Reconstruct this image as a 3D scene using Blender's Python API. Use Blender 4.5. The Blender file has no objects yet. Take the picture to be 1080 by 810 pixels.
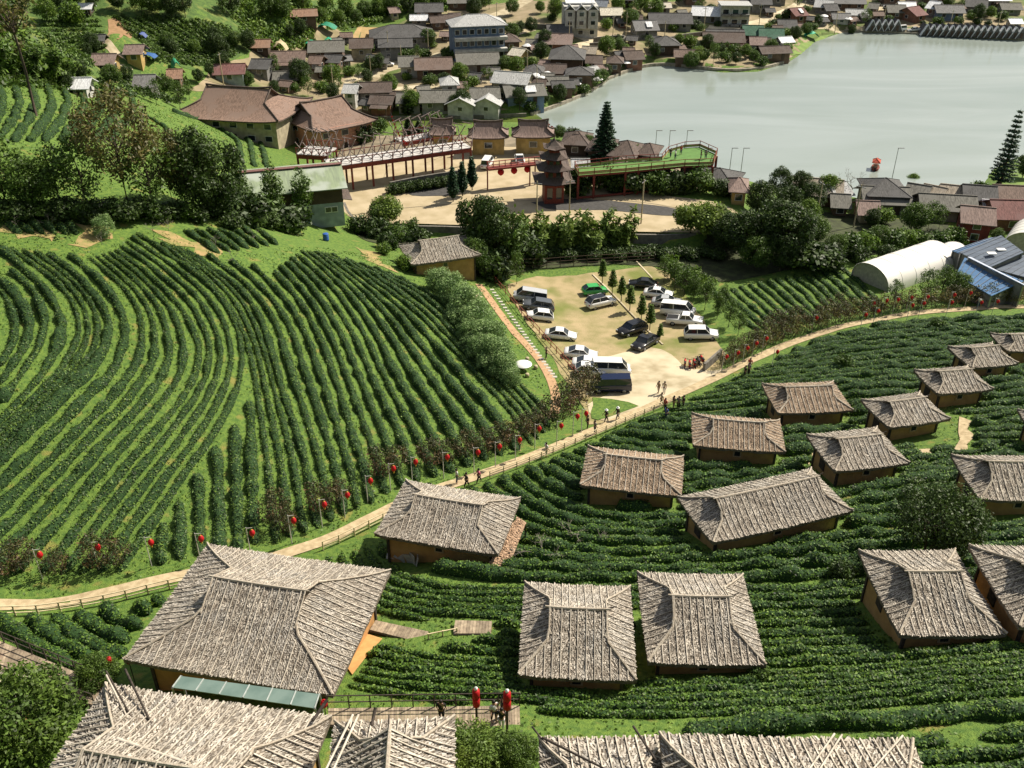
import bpy, bmesh, math, random
import numpy as np
from mathutils import Vector, Matrix
from mathutils.geometry import delaunay_2d_cdt
PI = math.pi
SC = bpy.context.scene
COL = SC.collection
rng = np.random.default_rng(7)
random.seed(7)

# ------------------------------------------------------------------ camera, sky, sun, exposure
CAM_Z, PITCH, FPX = 63.0, math.radians(31.2), 1000.0
cd = bpy.data.cameras.new('camera'); cam = bpy.data.objects.new('camera', cd); COL.objects.link(cam)
cam.location = (0, 0, CAM_Z); cam.rotation_euler = (PI/2-PITCH, 0, 0)
cd.sensor_width = 36; cd.lens = 36*FPX/1080; cd.clip_start = 0.5; cd.clip_end = 9000
SC.camera = cam
SUN_AZ, SUN_EL = math.radians(33), math.radians(47)       # measured from +X towards +Y
sdir = Vector((math.cos(SUN_AZ)*math.cos(SUN_EL), math.sin(SUN_AZ)*math.cos(SUN_EL), math.sin(SUN_EL)))
W = bpy.data.worlds.new('World'); SC.world = W; W.use_nodes = True
sky = W.node_tree.nodes.new('ShaderNodeTexSky'); sky.sky_type = 'NISHITA'; sky.sun_disc = False
sky.sun_elevation = SUN_EL; sky.sun_rotation = PI/2-SUN_AZ
sky.air_density = 1.2; sky.dust_density = 2.5; sky.ozone_density = 1.0
bg = W.node_tree.nodes['Background']; bg.inputs[1].default_value = 0.05
_wn, _wl = W.node_tree.nodes, W.node_tree.links        # scattered bright clouds in the sky
_wc = _wn.new('ShaderNodeTexCoord'); _wm = _wn.new('ShaderNodeMapping'); _wm.inputs['Scale'].default_value = (1, 1, 3.2); _wz = _wn.new('ShaderNodeTexNoise'); _wz.inputs['Scale'].default_value = 2.6; _wz.inputs['Detail'].default_value = 7
_wr = _wn.new('ShaderNodeMapRange'); _wr.inputs[1].default_value = .46; _wr.inputs[2].default_value = .66; _wr.inputs[4].default_value = .8
_wx = _wn.new('ShaderNodeMix'); _wx.data_type = 'RGBA'; _wx.inputs[7].default_value = (9, 9, 8.8, 1)
_wl.new(_wc.outputs['Generated'], _wm.inputs[0]); _wl.new(_wm.outputs[0], _wz.inputs['Vector']); _wl.new(_wz.outputs['Fac'], _wr.inputs[0]); _wl.new(_wr.outputs[0], _wx.inputs[0]); _wl.new(sky.outputs[0], _wx.inputs[6]); _wl.new(_wx.outputs[2], bg.inputs[0])
sl = bpy.data.lights.new('sun', 'SUN'); so = bpy.data.objects.new('sun', sl); COL.objects.link(so)
sl.energy = 5.0; sl.angle = math.radians(0.5); sl.color = (1.0, 0.92, 0.79)
so.rotation_euler = sdir.to_track_quat('Z', 'Y').to_euler(); so.location = (100, 100, 150)
SC.view_settings.view_transform = 'Standard'; SC.view_settings.look = 'None'
SC.view_settings.exposure = 0.56; SC.view_settings.gamma = 1; SC.view_settings.use_curve_mapping = False
SC.render.engine = 'CYCLES'
SC.cycles.max_bounces = 5; SC.cycles.diffuse_bounces = 2; SC.cycles.glossy_bounces = 2
SC.cycles.transmission_bounces = 3; SC.cycles.transparent_max_bounces = 6
SC.cycles.caustics_reflective = False; SC.cycles.caustics_refractive = False

# ------------------------------------------------------------------ pixel rays (photo is 1080 x 810) and terrain
def ray(px, py):
    a, b = (px-540)/FPX, (py-405)/FPX
    return np.array([a, math.cos(PITCH)-b*math.sin(PITCH), -math.sin(PITCH)-b*math.cos(PITCH)])
def plane(px, py, z):
    d = ray(px, py); t = (z-CAM_Z)/d[2]
    return np.array([d[0]*t, d[1]*t, z])
CTRL = '''
0 255 24|100 250 22.5|200 262 20|290 275 17|350 262 13.5|420 290 9|480 330 7|540 400 6.5|0 400 19.5|100 400 17.5|200 400 15.5|300 400 13
420 400 9.5|0 520 15|120 520 14|0 600 12.8|100 600 12.4|250 560 12|330 520 12|40 640 12.3|130 622 12.2|200 605 12|320 580 11.6|400 545 11|480 508 10|540 485 9.3|600 462 8.4
660 436 7|740 400 6|800 382 5.6|860 362 5.4|930 342 5.2|1080 325 5.2|0 235 24.3|60 150 26|0 100 29|120 180 25|180 230 20.5|100 215 23|250 235 15|330 225 8|330 262 13
200 130 13|240 165 13|270 185 10|300 160 4.5|380 150 4.5
560 300 3.6|740 350 4.0|640 360 4.2|560 350 4.4|600 420 6|680 400 5.4|520 300 5|500 270 4.5|800 300 3.8|860 310 4|780 350 4.6|840 260 3.4|900 270 3.4|960 290 3.6|1060 300 4|760 270 3.4|650 290 3.4
950 230 2.5|1060 230 2.5|830 215 2.5|1060 195 1.4|1090 180 1.2
560 500 10|620 540 12|560 580 14|640 600 15.2|760 560 13.6|700 480 10|850 560 14|850 480 11|760 440 8|860 440 9.4|960 480 12|960 430 10|1000 400 9|900 390 7.6|1040 375 8|1080 350 7|1080 420 10.5|1080 500 13.5|1080 560 16
400 620 14.5|480 610 15|540 650 16.6|610 720 18.6|740 700 18|840 660 17.4|980 690 19|1080 640 18.6|1080 700 20.5|340 680 16.4|400 740 19|520 760 20|640 760 20|800 760 20.6|1080 790 24|900 800 23.4|700 820 23
100 700 15|30 700 15|170 680 14.5|200 760 18|60 800 19|350 800 21|540 850 24
400 60 3|480 80 2.5|560 70 2|620 60 2|700 50 2|800 40 2|860 20 2.5|1000 15 3|1080 10 3|560 20 7|600 30 5|680 20 4.5|760 20 3.5|640 0 9|760 0 7|860 0 5|1000 -10 6
300 90 3|350 50 5|270 80 6|200 90 9|150 90 11|100 70 13|60 60 17|30 40 22|100 40 18|160 50 14|200 30 16|260 20 14|330 20 11|400 15 8|470 15 7|500 0 8|420 0 12|300 -5 18|200 5 20|100 10 25|0 10 32|0 60 27
420 175 4.8|600 190 4.8|700 200 4.6|420 247 3.4|480 251 3.1|520 256 3.1|560 259 3|600 260 3|640 262 3|680 260 3|720 262 3|380 247 4.0
'''
cp = []
for tok in CTRL.replace('\n', '|').split('|'):
    if tok.strip():
        a, b, c = map(float, tok.split()); cp.append(plane(a, b, c))
cp = np.array(cp)
extra = [(-60, 18, 24), (0, 15, 26), (60, 18, 28), (-140, 60, 26), (120, 60, 22), (160, 120, 14), (230, 200, 4), (-200, 140, 34), (-260, 260, 45), (330, 420, 8)]
cp = np.vstack([cp, np.array(extra, float)])
def tps(A, B):
    d2 = ((A[:, None, :]-B[None, :, :])**2).sum(2)/1e4
    return 0.5*d2*np.log(d2+1e-12)
n = len(cp)
K = tps(cp[:, :2], cp[:, :2]) + np.eye(n)*0.004
P = np.c_[np.ones(n), cp[:, :2]/100]
S = np.zeros((n+3, n+3)); S[:n, :n] = K; S[:n, n:] = P; S[n:, :n] = P.T
sol = np.linalg.solve(S, np.r_[cp[:, 2], 0, 0, 0])
def rbf(x, y):
    q = np.c_[x.ravel(), y.ravel()]; out = np.empty(len(q))
    for i in range(0, len(q), 20000):
        s = q[i:i+20000]
        out[i:i+20000] = tps(s, cp[:, :2]) @ sol[:n] + np.c_[np.ones(len(s)), s/100] @ sol[n:]
    return out.reshape(x.shape)
def hash2(ix, iy, s=0):
    h = (ix.astype(np.int64)*374761393 + iy.astype(np.int64)*668265263 + s*974711) & 0x7fffffff
    h = ((h ^ (h >> 13))*1274126177) & 0x7fffffff
    return ((h ^ (h >> 16)) & 0xffff)/65535.0
def vnoise(x, y, s=0):
    ix, iy = np.floor(x), np.floor(y); fx, fy = x-ix, y-iy
    fx = fx*fx*(3-2*fx); fy = fy*fy*(3-2*fy)
    a, b, c, d = hash2(ix, iy, s), hash2(ix+1, iy, s), hash2(ix, iy+1, s), hash2(ix+1, iy+1, s)
    return (a*(1-fx)+b*fx)*(1-fy)+(c*(1-fx)+d*fx)*fy
def inside(poly, x, y):
    r = np.zeros(x.shape, bool); n = len(poly)
    for i in range(n):
        x1, y1 = poly[i][0], poly[i][1]; x2, y2 = poly[(i+1) % n][0], poly[(i+1) % n][1]
        if y1 == y2: continue
        c = ((y1 > y) != (y2 > y)) & (x < (x2-x1)*(y-y1)/(y2-y1)+x1); r ^= c
    return r
def pdist(poly, x, y, closed=True):
    d = np.full(x.shape, 1e9); n = len(poly)
    for i in range(n if closed else n-1):
        a = np.array(poly[i][:2]); b = np.array(poly[(i+1) % n][:2]); ab = b-a
        t = np.clip(((x-a[0])*ab[0]+(y-a[1])*ab[1])/(ab@ab+1e-9), 0, 1)
        d = np.minimum(d, np.hypot(x-a[0]-t*ab[0], y-a[1]-t*ab[1]))
    return d
def PP(s, z):       # 'x y|x y|...' in photo pixels -> world polygon on the plane z
    return [plane(*map(float, t.split()), z) for t in s.split('|')]
LAKE = PP('366 133|378 126|480 127|555 124|592 112|625 97|641 84|662 76|690 68|730 72|762 77|800 76|832 66|842 60|860 44|890 34|940 35|1080 43|1400 62|1400 150|1110 150|1080 162|1046 178|1034 196|1030 212|960 218|880 212|820 205|760 196|700 180|640 166|560 141|440 140', 0)
PLAZA = PP('362 168|420 158|500 150|600 152|700 175|780 205|800 235|742 249|640 247|500 240|420 238|372 240|352 222', 5.2)
X0, X1, Y0, Y1 = -330, 380, 8, 620
gx = np.arange(X0, X1+1, 1.0); gy = np.arange(Y0, Y1+1, 1.0)
GX, GY = np.meshgrid(gx, gy)
cx = np.arange(X0, X1+5, 5.0); cy = np.arange(Y0, Y1+5, 4.0)
def bil(G, ox, oy, sx, sy, x, y):
    u = np.clip((x-ox)/sx, 0, G.shape[1]-1.001); v = np.clip((y-oy)/sy, 0, G.shape[0]-1.001)
    i = u.astype(int); j = v.astype(int); fu = u-i; fv = v-j
    return (G[j, i]*(1-fu)+G[j, i+1]*fu)*(1-fv)+(G[j+1, i]*(1-fu)+G[j+1, i+1]*fu)*fv
H = bil(rbf(*np.meshgrid(cx, cy)), X0, Y0, 5.0, 4.0, GX, GY)
H = np.clip(H, 1.0, 70)
H += (vnoise(GX/9, GY/9, 1)-.5)*0.5 + (vnoise(GX/3.5, GY/3.5, 2)-.5)*0.16
# the plaza stands on a terrace held by a wall
inp = inside(PLAZA, GX, GY); dp = pdist(PLAZA, GX, GY)
H = np.where(inp, 5.2, np.where((dp < 1.5) & (GY > 165), 5.2+(H-5.2)*(dp/1.5), H))
inl = inside(LAKE, GX, GY); dl = pdist(LAKE, GX, GY)
H = np.where(inl, -np.minimum(dl*0.5, 2.5)-0.15, np.where(dl < 3, 0.7*dl/3+(H-0.7)*(dl/3)**2*(dl/3), H))
def T(x, y):
    return bil(H, X0, Y0, 1.0, 1.0, np.asarray(x, float), np.asarray(y, float))
tt = np.concatenate([np.arange(25, 160, .35), np.arange(160, 640, 1.0)])
def hit(px, py):
    d = ray(px, py); d = d/np.linalg.norm(d)
    x, y, z = d[0]*tt, d[1]*tt, CAM_Z+d[2]*tt
    g = z-T(x, y); k = np.argmax(g < 0)
    if g[k] >= 0: k = len(tt)-1
    a, b = (tt[k-1], tt[k]); 
    t = a+(b-a)*g[k-1]/max(g[k-1]-g[k], 1e-6) if g[k] < 0 else b
    p = d*t; return np.array([p[0], p[1], float(T(p[0], p[1]))])
def pscale(p):      # photo pixels per metre at a world point
    return FPX/(p[1]*math.cos(PITCH)+(CAM_Z-p[2])*math.sin(PITCH))
def proj(p):
    d = p[1]*math.cos(PITCH)+(CAM_Z-p[2])*math.sin(PITCH); u = p[1]*math.sin(PITCH)-(CAM_Z-p[2])*math.cos(PITCH)
    return 540+FPX*p[0]/d, 405-FPX*u/d

# ------------------------------------------------------------------ materials (all procedural)
MATS = {}
def mat(name, c1, c2=None, scale=3.0, rough=0.85, bump=0.0, bscale=None, stretch=(1, 1, 1), metal=0.0, island=0.0, c3=None, trans=0.0, spec=0.3, detail=5, emit=None, w3=0.35):
    if name in MATS: return MATS[name]
    m = bpy.data.materials.new(name); m.use_nodes = True; MATS[name] = m
    N, L = m.node_tree.nodes, m.node_tree.links
    b = N['Principled BSDF']; b.inputs['Roughness'].default_value = rough; b.inputs['Metallic'].default_value = metal
    b.inputs['Specular IOR Level'].default_value = spec
    tc = N.new('ShaderNodeTexCoord'); mp = N.new('ShaderNodeMapping'); mp.inputs['Scale'].default_value = stretch
    L.new(tc.outputs['Object'], mp.inputs['Vector'])
    c2 = c2 or tuple(v*0.72 for v in c1)
    nz = N.new('ShaderNodeTexNoise'); nz.inputs['Scale'].default_value = scale; nz.inputs['Detail'].default_value = detail
    L.new(mp.outputs[0], nz.inputs['Vector'])
    cr = N.new('ShaderNodeValToRGB'); e = cr.color_ramp.elements
    e[0].position = 0.36; e[0].color = (*c2, 1); e[1].position = 0.64; e[1].color = (*c1, 1)
    L.new(nz.outputs['Fac'], cr.inputs['Fac']); col = cr.outputs['Color']
    if c3:
        n3 = N.new('ShaderNodeTexNoise'); n3.inputs['Scale'].default_value = scale*0.23; n3.inputs['Detail'].default_value = 3
        L.new(tc.outputs['Object'], n3.inputs['Vector'])
        r3 = N.new('ShaderNodeMapRange'); r3.inputs[1].default_value = 0.62-w3*0.3; r3.inputs[2].default_value = 0.72-w3*0.3
        L.new(n3.outputs['Fac'], r3.inputs[0])
        mx = N.new('ShaderNodeMix'); mx.data_type = 'RGBA'; L.new(r3.outputs[0], mx.inputs[0]); L.new(col, mx.inputs[6]); mx.inputs[7].default_value = (*c3, 1); col = mx.outputs[2]
    if island:
        g = N.new('ShaderNodeNewGeometry'); hs = N.new('ShaderNodeHueSaturation')
        mr = N.new('ShaderNodeMapRange'); mr.inputs[3].default_value = 1-island; mr.inputs[4].default_value = 1+island
        L.new(g.outputs['Random Per Island'], mr.inputs[0]); L.new(mr.outputs[0], hs.inputs['Value']); L.new(col, hs.inputs['Color']); col = hs.outputs['Color']
    L.new(col, b.inputs['Base Color'])
    if bump:
        bn = N.new('ShaderNodeTexNoise'); bn.inputs['Scale'].default_value = bscale or scale*3; bn.inputs['Detail'].default_value = 6
        L.new(mp.outputs[0], bn.inputs['Vector']); bp = N.new('ShaderNodeBump'); bp.inputs['Strength'].default_value = 1.0; bp.inputs['Distance'].default_value = bump
        L.new(bn.outputs['Fac'], bp.inputs['Height']); L.new(bp.outputs[0], b.inputs['Normal'])
    if trans:
        t = N.new('ShaderNodeBsdfTranslucent'); L.new(col, t.inputs['Color']); ms = N.new('ShaderNodeMixShader'); ms.inputs[0].default_value = trans
        L.new(b.outputs[0], ms.inputs[1]); L.new(t.outputs[0], ms.inputs[2]); L.new(ms.outputs[0], N['Material Output'].inputs[0])
    return m
def leafmat(name, c1, c2, trans=0.3, island=0.45, scale=0.5):
    return mat(name, c1, c2, scale=scale, rough=0.55, island=island, trans=trans, spec=0.35, detail=2)
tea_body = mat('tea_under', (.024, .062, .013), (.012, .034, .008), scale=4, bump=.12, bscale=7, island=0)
tea_leaf = leafmat('tea_leaf', (.094, .175, .022), (.048, .104, .014), .3, .8, .8)
tea_shoot = leafmat('tea_new_shoots', (.17, .26, .035), (.11, .19, .025), .35, .5, .8)
tea_leaf_left = leafmat('tea_leaf_left_slope', (.085, .145, .028), (.045, .088, .018), .25, .75, .8)
grass_m = mat('grass_ground', (.14, .22, .034), (.068, .135, .022), scale=2.6, bump=.12, bscale=11, c3=(.22, .21, .05), w3=.02, detail=9)
thatch_m = mat('thatch', (.455, .412, .345), (.29, .25, .203), scale=2.2, rough=.95, island=.55, c3=(.37, .34, .295))
thatch_base = mat('thatch_underlayer', (.20, .165, .125), (.10, .08, .06), scale=5, rough=1, bump=.06, bscale=14)
thatch_tan = mat('thatch_tan', (.47, .355, .25), (.26, .185, .125), scale=2.2, rough=.95, bump=.06, bscale=12, island=.45)
thatch_dark = mat('thatch_painted_shade', (.13, .10, .075), (.07, .055, .04), scale=3, rough=1, bump=.05)  # thatch tone darkened to paint shade into eave undersides and gables
batten_m = mat('bamboo_batten', (.58, .52, .43), (.40, .35, .28), scale=2, rough=.8, island=.25)
ridge_m = mat('ridge_thatch', (.47, .42, .34), (.36, .30, .23), scale=4, rough=.95, bump=.05)
pole_dark = mat('dark_timber', (.07, .055, .045), (.035, .028, .022), scale=5)
mud_m = mat('ochre_mud_wall', (.46, .285, .115), (.36, .215, .085), scale=1.2, rough=.95, bump=.03, bscale=6)
mud2_m = mat('orange_mud_wall', (.55, .30, .115), (.42, .22, .085), scale=1.2, rough=.95, bump=.03, bscale=6)
wood_m = mat('weathered_planks', (.36, .29, .20), (.22, .17, .12), scale=3, stretch=(1, 1, 1), bump=.02, island=.3)
dirt_m = mat('tan_path', (.50, .40, .245), (.35, .27, .155), scale=2.0, detail=8, rough=.95, bump=.02, bscale=10)
lot_m = mat('dry_grass_lot', (.385, .30, .165), (.26, .225, .10), scale=.5, rough=.95, bump=.04, bscale=9, c3=(.16, .18, .045), w3=.3, detail=9)
conc_m = mat('pale_concrete', (.50, .43, .29), (.34, .28, .17), scale=.6, detail=9, rough=.9, bump=.01, c3=(.56, .48, .33))
plaza_m = mat('plaza_concrete', (.47, .385, .25), (.36, .29, .17), scale=.35, detail=9, rough=.9, bump=.01)
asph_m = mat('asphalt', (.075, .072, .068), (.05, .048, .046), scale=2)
wall_m = mat('stained_grey_wall', (.20, .185, .155), (.12, .11, .095), scale=1.5, rough=.95, bump=.02)
bark_m = mat('bark', (.10, .075, .055), (.055, .042, .032), scale=6, bump=.03)
pbark_m = mat('pale_bark', (.30, .27, .22), (.18, .16, .13), scale=6, bump=.03)
white_m = mat('white_paint', (.80, .80, .78), (.70, .70, .68), scale=1, rough=.5)
red_m = mat('red_cloth', (.62, .018, .022), (.45, .012, .016), scale=3, rough=.6, trans=.25)
yellow_m = mat('gold_fringe', (.6, .38, .05), rough=.6)
metal_m = mat('grey_metal', (.33, .33, .33), (.25, .25, .25), rough=.45, metal=.6)
black_m = mat('black_plastic', (.02, .02, .02), rough=.6)
tyre_m = mat('tyre_rubber', (.022, .022, .022), rough=.85)
glass_m = mat('dark_window_glass', (.025, .03, .035), (.018, .022, .026), rough=.08, spec=.7)
redwood_m = mat('red_brown_timber', (.22, .045, .032), (.13, .03, .022), scale=3, rough=.7)
skin_m = mat('skin', (.42, .25, .17), rough=.6)
hair_m = mat('black_hair', (.015, .012, .01), rough=.5)

# ------------------------------------------------------------------ object helpers
def tag(o, label=None, cat=None, group=None, kind=None):
    if label: o['label'] = label
    if cat: o['category'] = cat
    if group: o['group'] = group
    if kind: o['kind'] = kind
    return o
def link(o, parent=None):
    COL.objects.link(o)
    if parent: o.parent = parent
    return o
def thing(name, label, cat, loc=(0, 0, 0), rz=0, group=None):
    o = bpy.data.objects.new(name, None); o.empty_display_size = .3; COL.objects.link(o)
    o.location = loc; o.rotation_euler = (0, 0, rz); return tag(o, label, cat, group)
def mesh_np(name, V, F, mats, mi=None, smooth=False):
    """V (n,3); F (m,4) or (m,3) int array"""
    me = bpy.data.meshes.new(name); V = np.asarray(V, np.float32); F = np.asarray(F, np.int32); k = F.shape[1]
    me.vertices.add(len(V)); me.vertices.foreach_set('co', V.ravel())
    me.loops.add(F.size); me.loops.foreach_set('vertex_index', F.ravel())
    me.polygons.add(len(F)); me.polygons.foreach_set('loop_start', np.arange(0, F.size, k, dtype=np.int32)); me.polygons.foreach_set('loop_total', np.full(len(F), k, np.int32))
    if mi is not None: me.polygons.foreach_set('material_index', np.asarray(mi, np.int32))
    sm = np.full(len(F), bool(smooth)) if np.isscalar(smooth) else smooth
    me.polygons.foreach_set('use_smooth', sm)
    for m in (mats if isinstance(mats, (list, tuple)) else [mats]): me.materials.append(m)
    me.update(calc_edges=True); return me
def obj(name, me, parent=None, loc=None):
    o = bpy.data.objects.new(name, me); link(o, parent)
    if loc is not None: o.location = loc
    return o
class MB:
    def __init__(s): s.v, s.f, s.m, s.s = [], [], [], []
    def add(s, V, F, m=0, smooth=False):
        b = len(s.v); s.v += [tuple(map(float, p)) for p in V]
        for f in F: s.f.append(tuple(i+b for i in f)); s.m.append(m); s.s.append(smooth)
    def box(s, c, d, rz=0, m=0, taper=1.0, ry=0, rx=0):
        x, y, z = d[0]/2, d[1]/2, d[2]/2; R = Matrix.Rotation(rz, 3, 'Z') @ Matrix.Rotation(ry, 3, 'Y') @ Matrix.Rotation(rx, 3, 'X'); c = Vector(c)
        V = [R @ Vector((i*x*(taper if k > 0 else 1), j*y*(taper if k > 0 else 1), k*z)) + c for k in (-1, 1) for i, j in ((-1, -1), (1, -1), (1, 1), (-1, 1))]
        s.add(V, [(3, 2, 1, 0), (4, 5, 6, 7), (0, 1, 5, 4), (1, 2, 6, 5), (2, 3, 7, 6), (3, 0, 4, 7)], m)
    def bar(s, a, b, w, h=None, m=0):
        a, b = Vector(a), Vector(b); d = b-a
        if d.length < 1e-5: return
        h = h or w; q = d.to_track_quat('Z', 'Y'); V = []
        for p in (a, b):
            for i, j in ((-1, -1), (1, -1), (1, 1), (-1, 1)): V.append(p + q @ Vector((i*w/2, j*h/2, 0)))
        s.add(V, [(3, 2, 1, 0), (4, 5, 6, 7), (0, 1, 5, 4), (1, 2, 6, 5), (2, 3, 7, 6), (3, 0, 4, 7)], m)
    def tube(s, pts, r, n=6, m=0, cap=True, smooth=True):
        pts = [Vector(p) for p in pts]; k = len(pts); rr = r if hasattr(r, '__len__') else [r]*k; V = []
        for i, p in enumerate(pts):
            d = (pts[min(i+1, k-1)]-pts[max(i-1, 0)]); q = d.to_track_quat('Z', 'Y') if d.length > 1e-6 else Matrix.Identity(3).to_quaternion()
            for a in range(n): t = 2*PI*a/n; V.append(p + q @ Vector((math.cos(t)*rr[i], math.sin(t)*rr[i], 0)))
        F = [(i*n+a, i*n+(a+1) % n, (i+1)*n+(a+1) % n, (i+1)*n+a) for i in range(k-1) for a in range(n)]
        s.add(V, F, m, smooth)
        if cap: s.add(V[:n], [tuple(range(n))[::-1]], m); s.add(V[-n:], [tuple(range(n))], m)
    def lathe(s, prof, c=(0, 0, 0), n=12, m=0, smooth=True, axis='Z', squash=1):
        V = []
        for r, z in prof:
            for a in range(n):
                t = 2*PI*a/n; p = (math.cos(t)*r, math.sin(t)*r*squash, z)
                if axis == 'Y': p = (p[0], z, p[1])
                V.append((p[0]+c[0], p[1]+c[1], p[2]+c[2]))
        k = len(prof); F = [(i*n+a, i*n+(a+1) % n, (i+1)*n+(a+1) % n, (i+1)*n+a) for i in range(k-1) for a in range(n)]
        s.add(V, F, m, smooth)
    def prism(s, poly, z0, z1, m=0, mtop=None):
        n = len(poly); V = [(p[0], p[1], z0) for p in poly] + [(p[0], p[1], z1) for p in poly]
        s.add(V, [(i, (i+1) % n, n+(i+1) % n, n+i) for i in range(n)] + [tuple(range(n))[::-1]], m)
        s.add(V, [tuple(range(n, 2*n))], m if mtop is None else mtop)
    def build(s, name, mats, parent=None, loc=None):
        return obj(name, s.mesh(name, mats), parent, loc)
    def mesh(s, name, mats):
        me = bpy.data.meshes.new(name); me.from_pydata(s.v, [], s.f)
        for m in (mats if isinstance(mats, (list, tuple)) else [mats]): me.materials.append(m)
        me.polygons.foreach_set('material_index', s.m); me.polygons.foreach_set('use_smooth', s.s); me.update(); return me
def copy_tree(o, parent=None):
    c = o.copy(); link(c); c.parent = parent
    for ch in list(o.children): copy_tree(ch, c)
    return c
def cards(C, Nn, size, rg, aspect=1.6, jitter=.6):
    """leaf quads at C facing roughly Nn"""
    n = len(C); Nn = Nn + rg.normal(0, jitter, (n, 3)); Nn /= np.linalg.norm(Nn, axis=1)[:, None]+1e-9
    A = rg.normal(0, 1, (n, 3)); U = np.cross(Nn, A); U /= np.linalg.norm(U, axis=1)[:, None]+1e-9; Vv = np.cross(Nn, U)
    s = (size*rg.uniform(.6, 1.3, n))[:, None]/2; U = U*s*aspect; Vv = Vv*s
    V = np.stack([C-U, C-Vv*.9+U*.1, C+U, C+Vv*.9+U*.1], 1).reshape(-1, 3)
    return V, np.arange(4*n).reshape(n, 4)
def join(parts):
    V, F, M, o = [], [], [], 0
    for v, f, m in parts: V.append(v); F.append(f+o); M.append(np.full(len(f), m)); o += len(v)
    return np.concatenate(V), np.concatenate(F), np.concatenate(M)

# ------------------------------------------------------------------ ground and flat surfaces
def grid_ground():
    xs = np.concatenate([-np.geomspace(4200, 340, 26), np.arange(-330, 381, 1.5), np.geomspace(390, 4200, 26)])
    ys = np.concatenate([-np.geomspace(2500, 20, 14), [-8, 0], np.arange(8, 430, 1.5), np.arange(430, 620, 5), np.geomspace(630, 5200, 26)])
    X, Y = np.meshgrid(xs, ys); Z = T(X, Y)
    far = np.maximum(np.maximum(X0-X, X-X1), np.maximum(Y0-Y, Y-Y1)).clip(0)
    hills = (90*vnoise(X/400, Y/400, 5)+60*vnoise(X/150, Y/150, 6))*np.where(Y > 400, .22, 1)
    Z = Z + hills*(1-np.exp(-far/260.0)) + (vnoise(X/40, Y/40, 9))*np.clip(far/60, 0, 1)*12
    nx = len(xs); I = np.arange(len(ys)*nx).reshape(len(ys), nx)
    F = np.stack([I[:-1, :-1], I[:-1, 1:], I[1:, 1:], I[1:, :-1]], -1).reshape(-1, 4)
    me = mesh_np('ground', np.stack([X, Y, Z], -1).reshape(-1, 3), F, grass_m, smooth=True)
    tag(obj('ground', me), kind='structure')
grid_ground()
def resample(P, step):
    P = np.asarray(P, float); d = np.r_[0, np.cumsum(np.linalg.norm(np.diff(P[:, :2], axis=0), axis=1))]
    n = max(2, int(round(d[-1]/step))+1); t = np.linspace(0, d[-1], n)
    return np.stack([np.interp(t, d, P[:, k]) for k in range(P.shape[1])], 1), d[-1]
def smooth_line(P, step=1.0, it=2):
    Q, _ = resample(P, step*3)
    for _ in range(it): Q[1:-1] = .25*Q[:-2]+.5*Q[1:-1]+.25*Q[2:]
    return resample(Q, step)[0]
def line_px(s, lift=0):   # 'x y|x y' pixels -> world polyline on the terrain
    return np.array([hit(*map(float, t.split())) for t in s.split('|')])
def normals2(Q):
    d = np.gradient(Q[:, :2], axis=0); d /= np.linalg.norm(d, axis=1)[:, None]+1e-9
    return np.stack([-d[:, 1], d[:, 0]], 1)
def ribbon(name, s, width, m, lift=.06, kind='structure', flat=False):
    Q = smooth_line(line_px(s) if isinstance(s, str) else s, 1.0); nn = normals2(Q); k = 5; V = []
    zc = T(Q[:, 0], Q[:, 1])
    for j in range(k):
        o = (j/(k-1)-.5)*width; xy = Q[:, :2]+nn*o; z = T(xy[:, 0], xy[:, 1])
        if flat: z = np.maximum(z, zc-.02)
        if j in (0, k-1): z = z-.12*0
        V.append(np.c_[xy, z+lift])
    V = np.stack(V, 1); I = np.arange(len(Q)*k).reshape(len(Q), k)
    F = np.stack([I[:-1, :-1], I[:-1, 1:], I[1:, 1:], I[1:, :-1]], -1).reshape(-1, 4)[:, ::-1]
    o = obj(name, mesh_np(name, V.reshape(-1, 3), F, m, smooth=True))
    if kind: tag(o, kind=kind)
    return o, Q
def area(name, poly, m, lift=.05, step=2.0, z=None, jag=0.4):
    poly = [np.array(p[:2]) for p in poly]
    P, _ = resample(np.array(poly+[poly[0]]), step); P = P[:-1]
    P = P + rng.normal(0, jag*.4, P.shape)
    xs = np.arange(P[:, 0].min(), P[:, 0].max(), step); ys = np.arange(P[:, 1].min(), P[:, 1].max(), step)
    X, Y = np.meshgrid(xs, ys); k = inside(P, X, Y) & (pdist(P, X, Y) > step*.45)
    pts = [Vector(p) for p in P] + [Vector((a, b)) for a, b in zip(X[k], Y[k])]
    nb = len(P); vo, e, fo, *_ = delaunay_2d_cdt(pts, [(i, (i+1) % nb) for i in range(nb)], [list(range(nb))], 1, 1e-4)
    A = np.array([tuple(v) for v in vo]); zz = T(A[:, 0], A[:, 1])+lift if z is None else np.full(len(A), z)
    me = bpy.data.meshes.new(name); me.from_pydata([tuple(v) for v in np.c_[A, zz]], [], [tuple(f) for f in fo]); me.materials.append(m); me.update()
    bm = bmesh.new(); bm.from_mesh(me); bmesh.ops.recalc_face_normals(bm, faces=bm.faces)
    if sum(f.normal.z for f in bm.faces) < 0: bmesh.ops.reverse_faces(bm, faces=bm.faces)
    bm.to_mesh(me); bm.free()
    return tag(obj(name, me), kind='structure')
PATH_PX = '-170 648|-100 638|-40 636|0 636|40 641|95 634|150 616|185 608|240 600|318 584|345 571|380 552|410 541|440 520|478 510|520 499|560 482|600 466|640 449|678 432|720 415|760 397|785 384|812 370|850 356|895 343|940 334|990 328|1040 325|1110 321'
path_o, PATHQ = ribbon('path', PATH_PX, 1.3, dirt_m, .07, flat=True)
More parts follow.
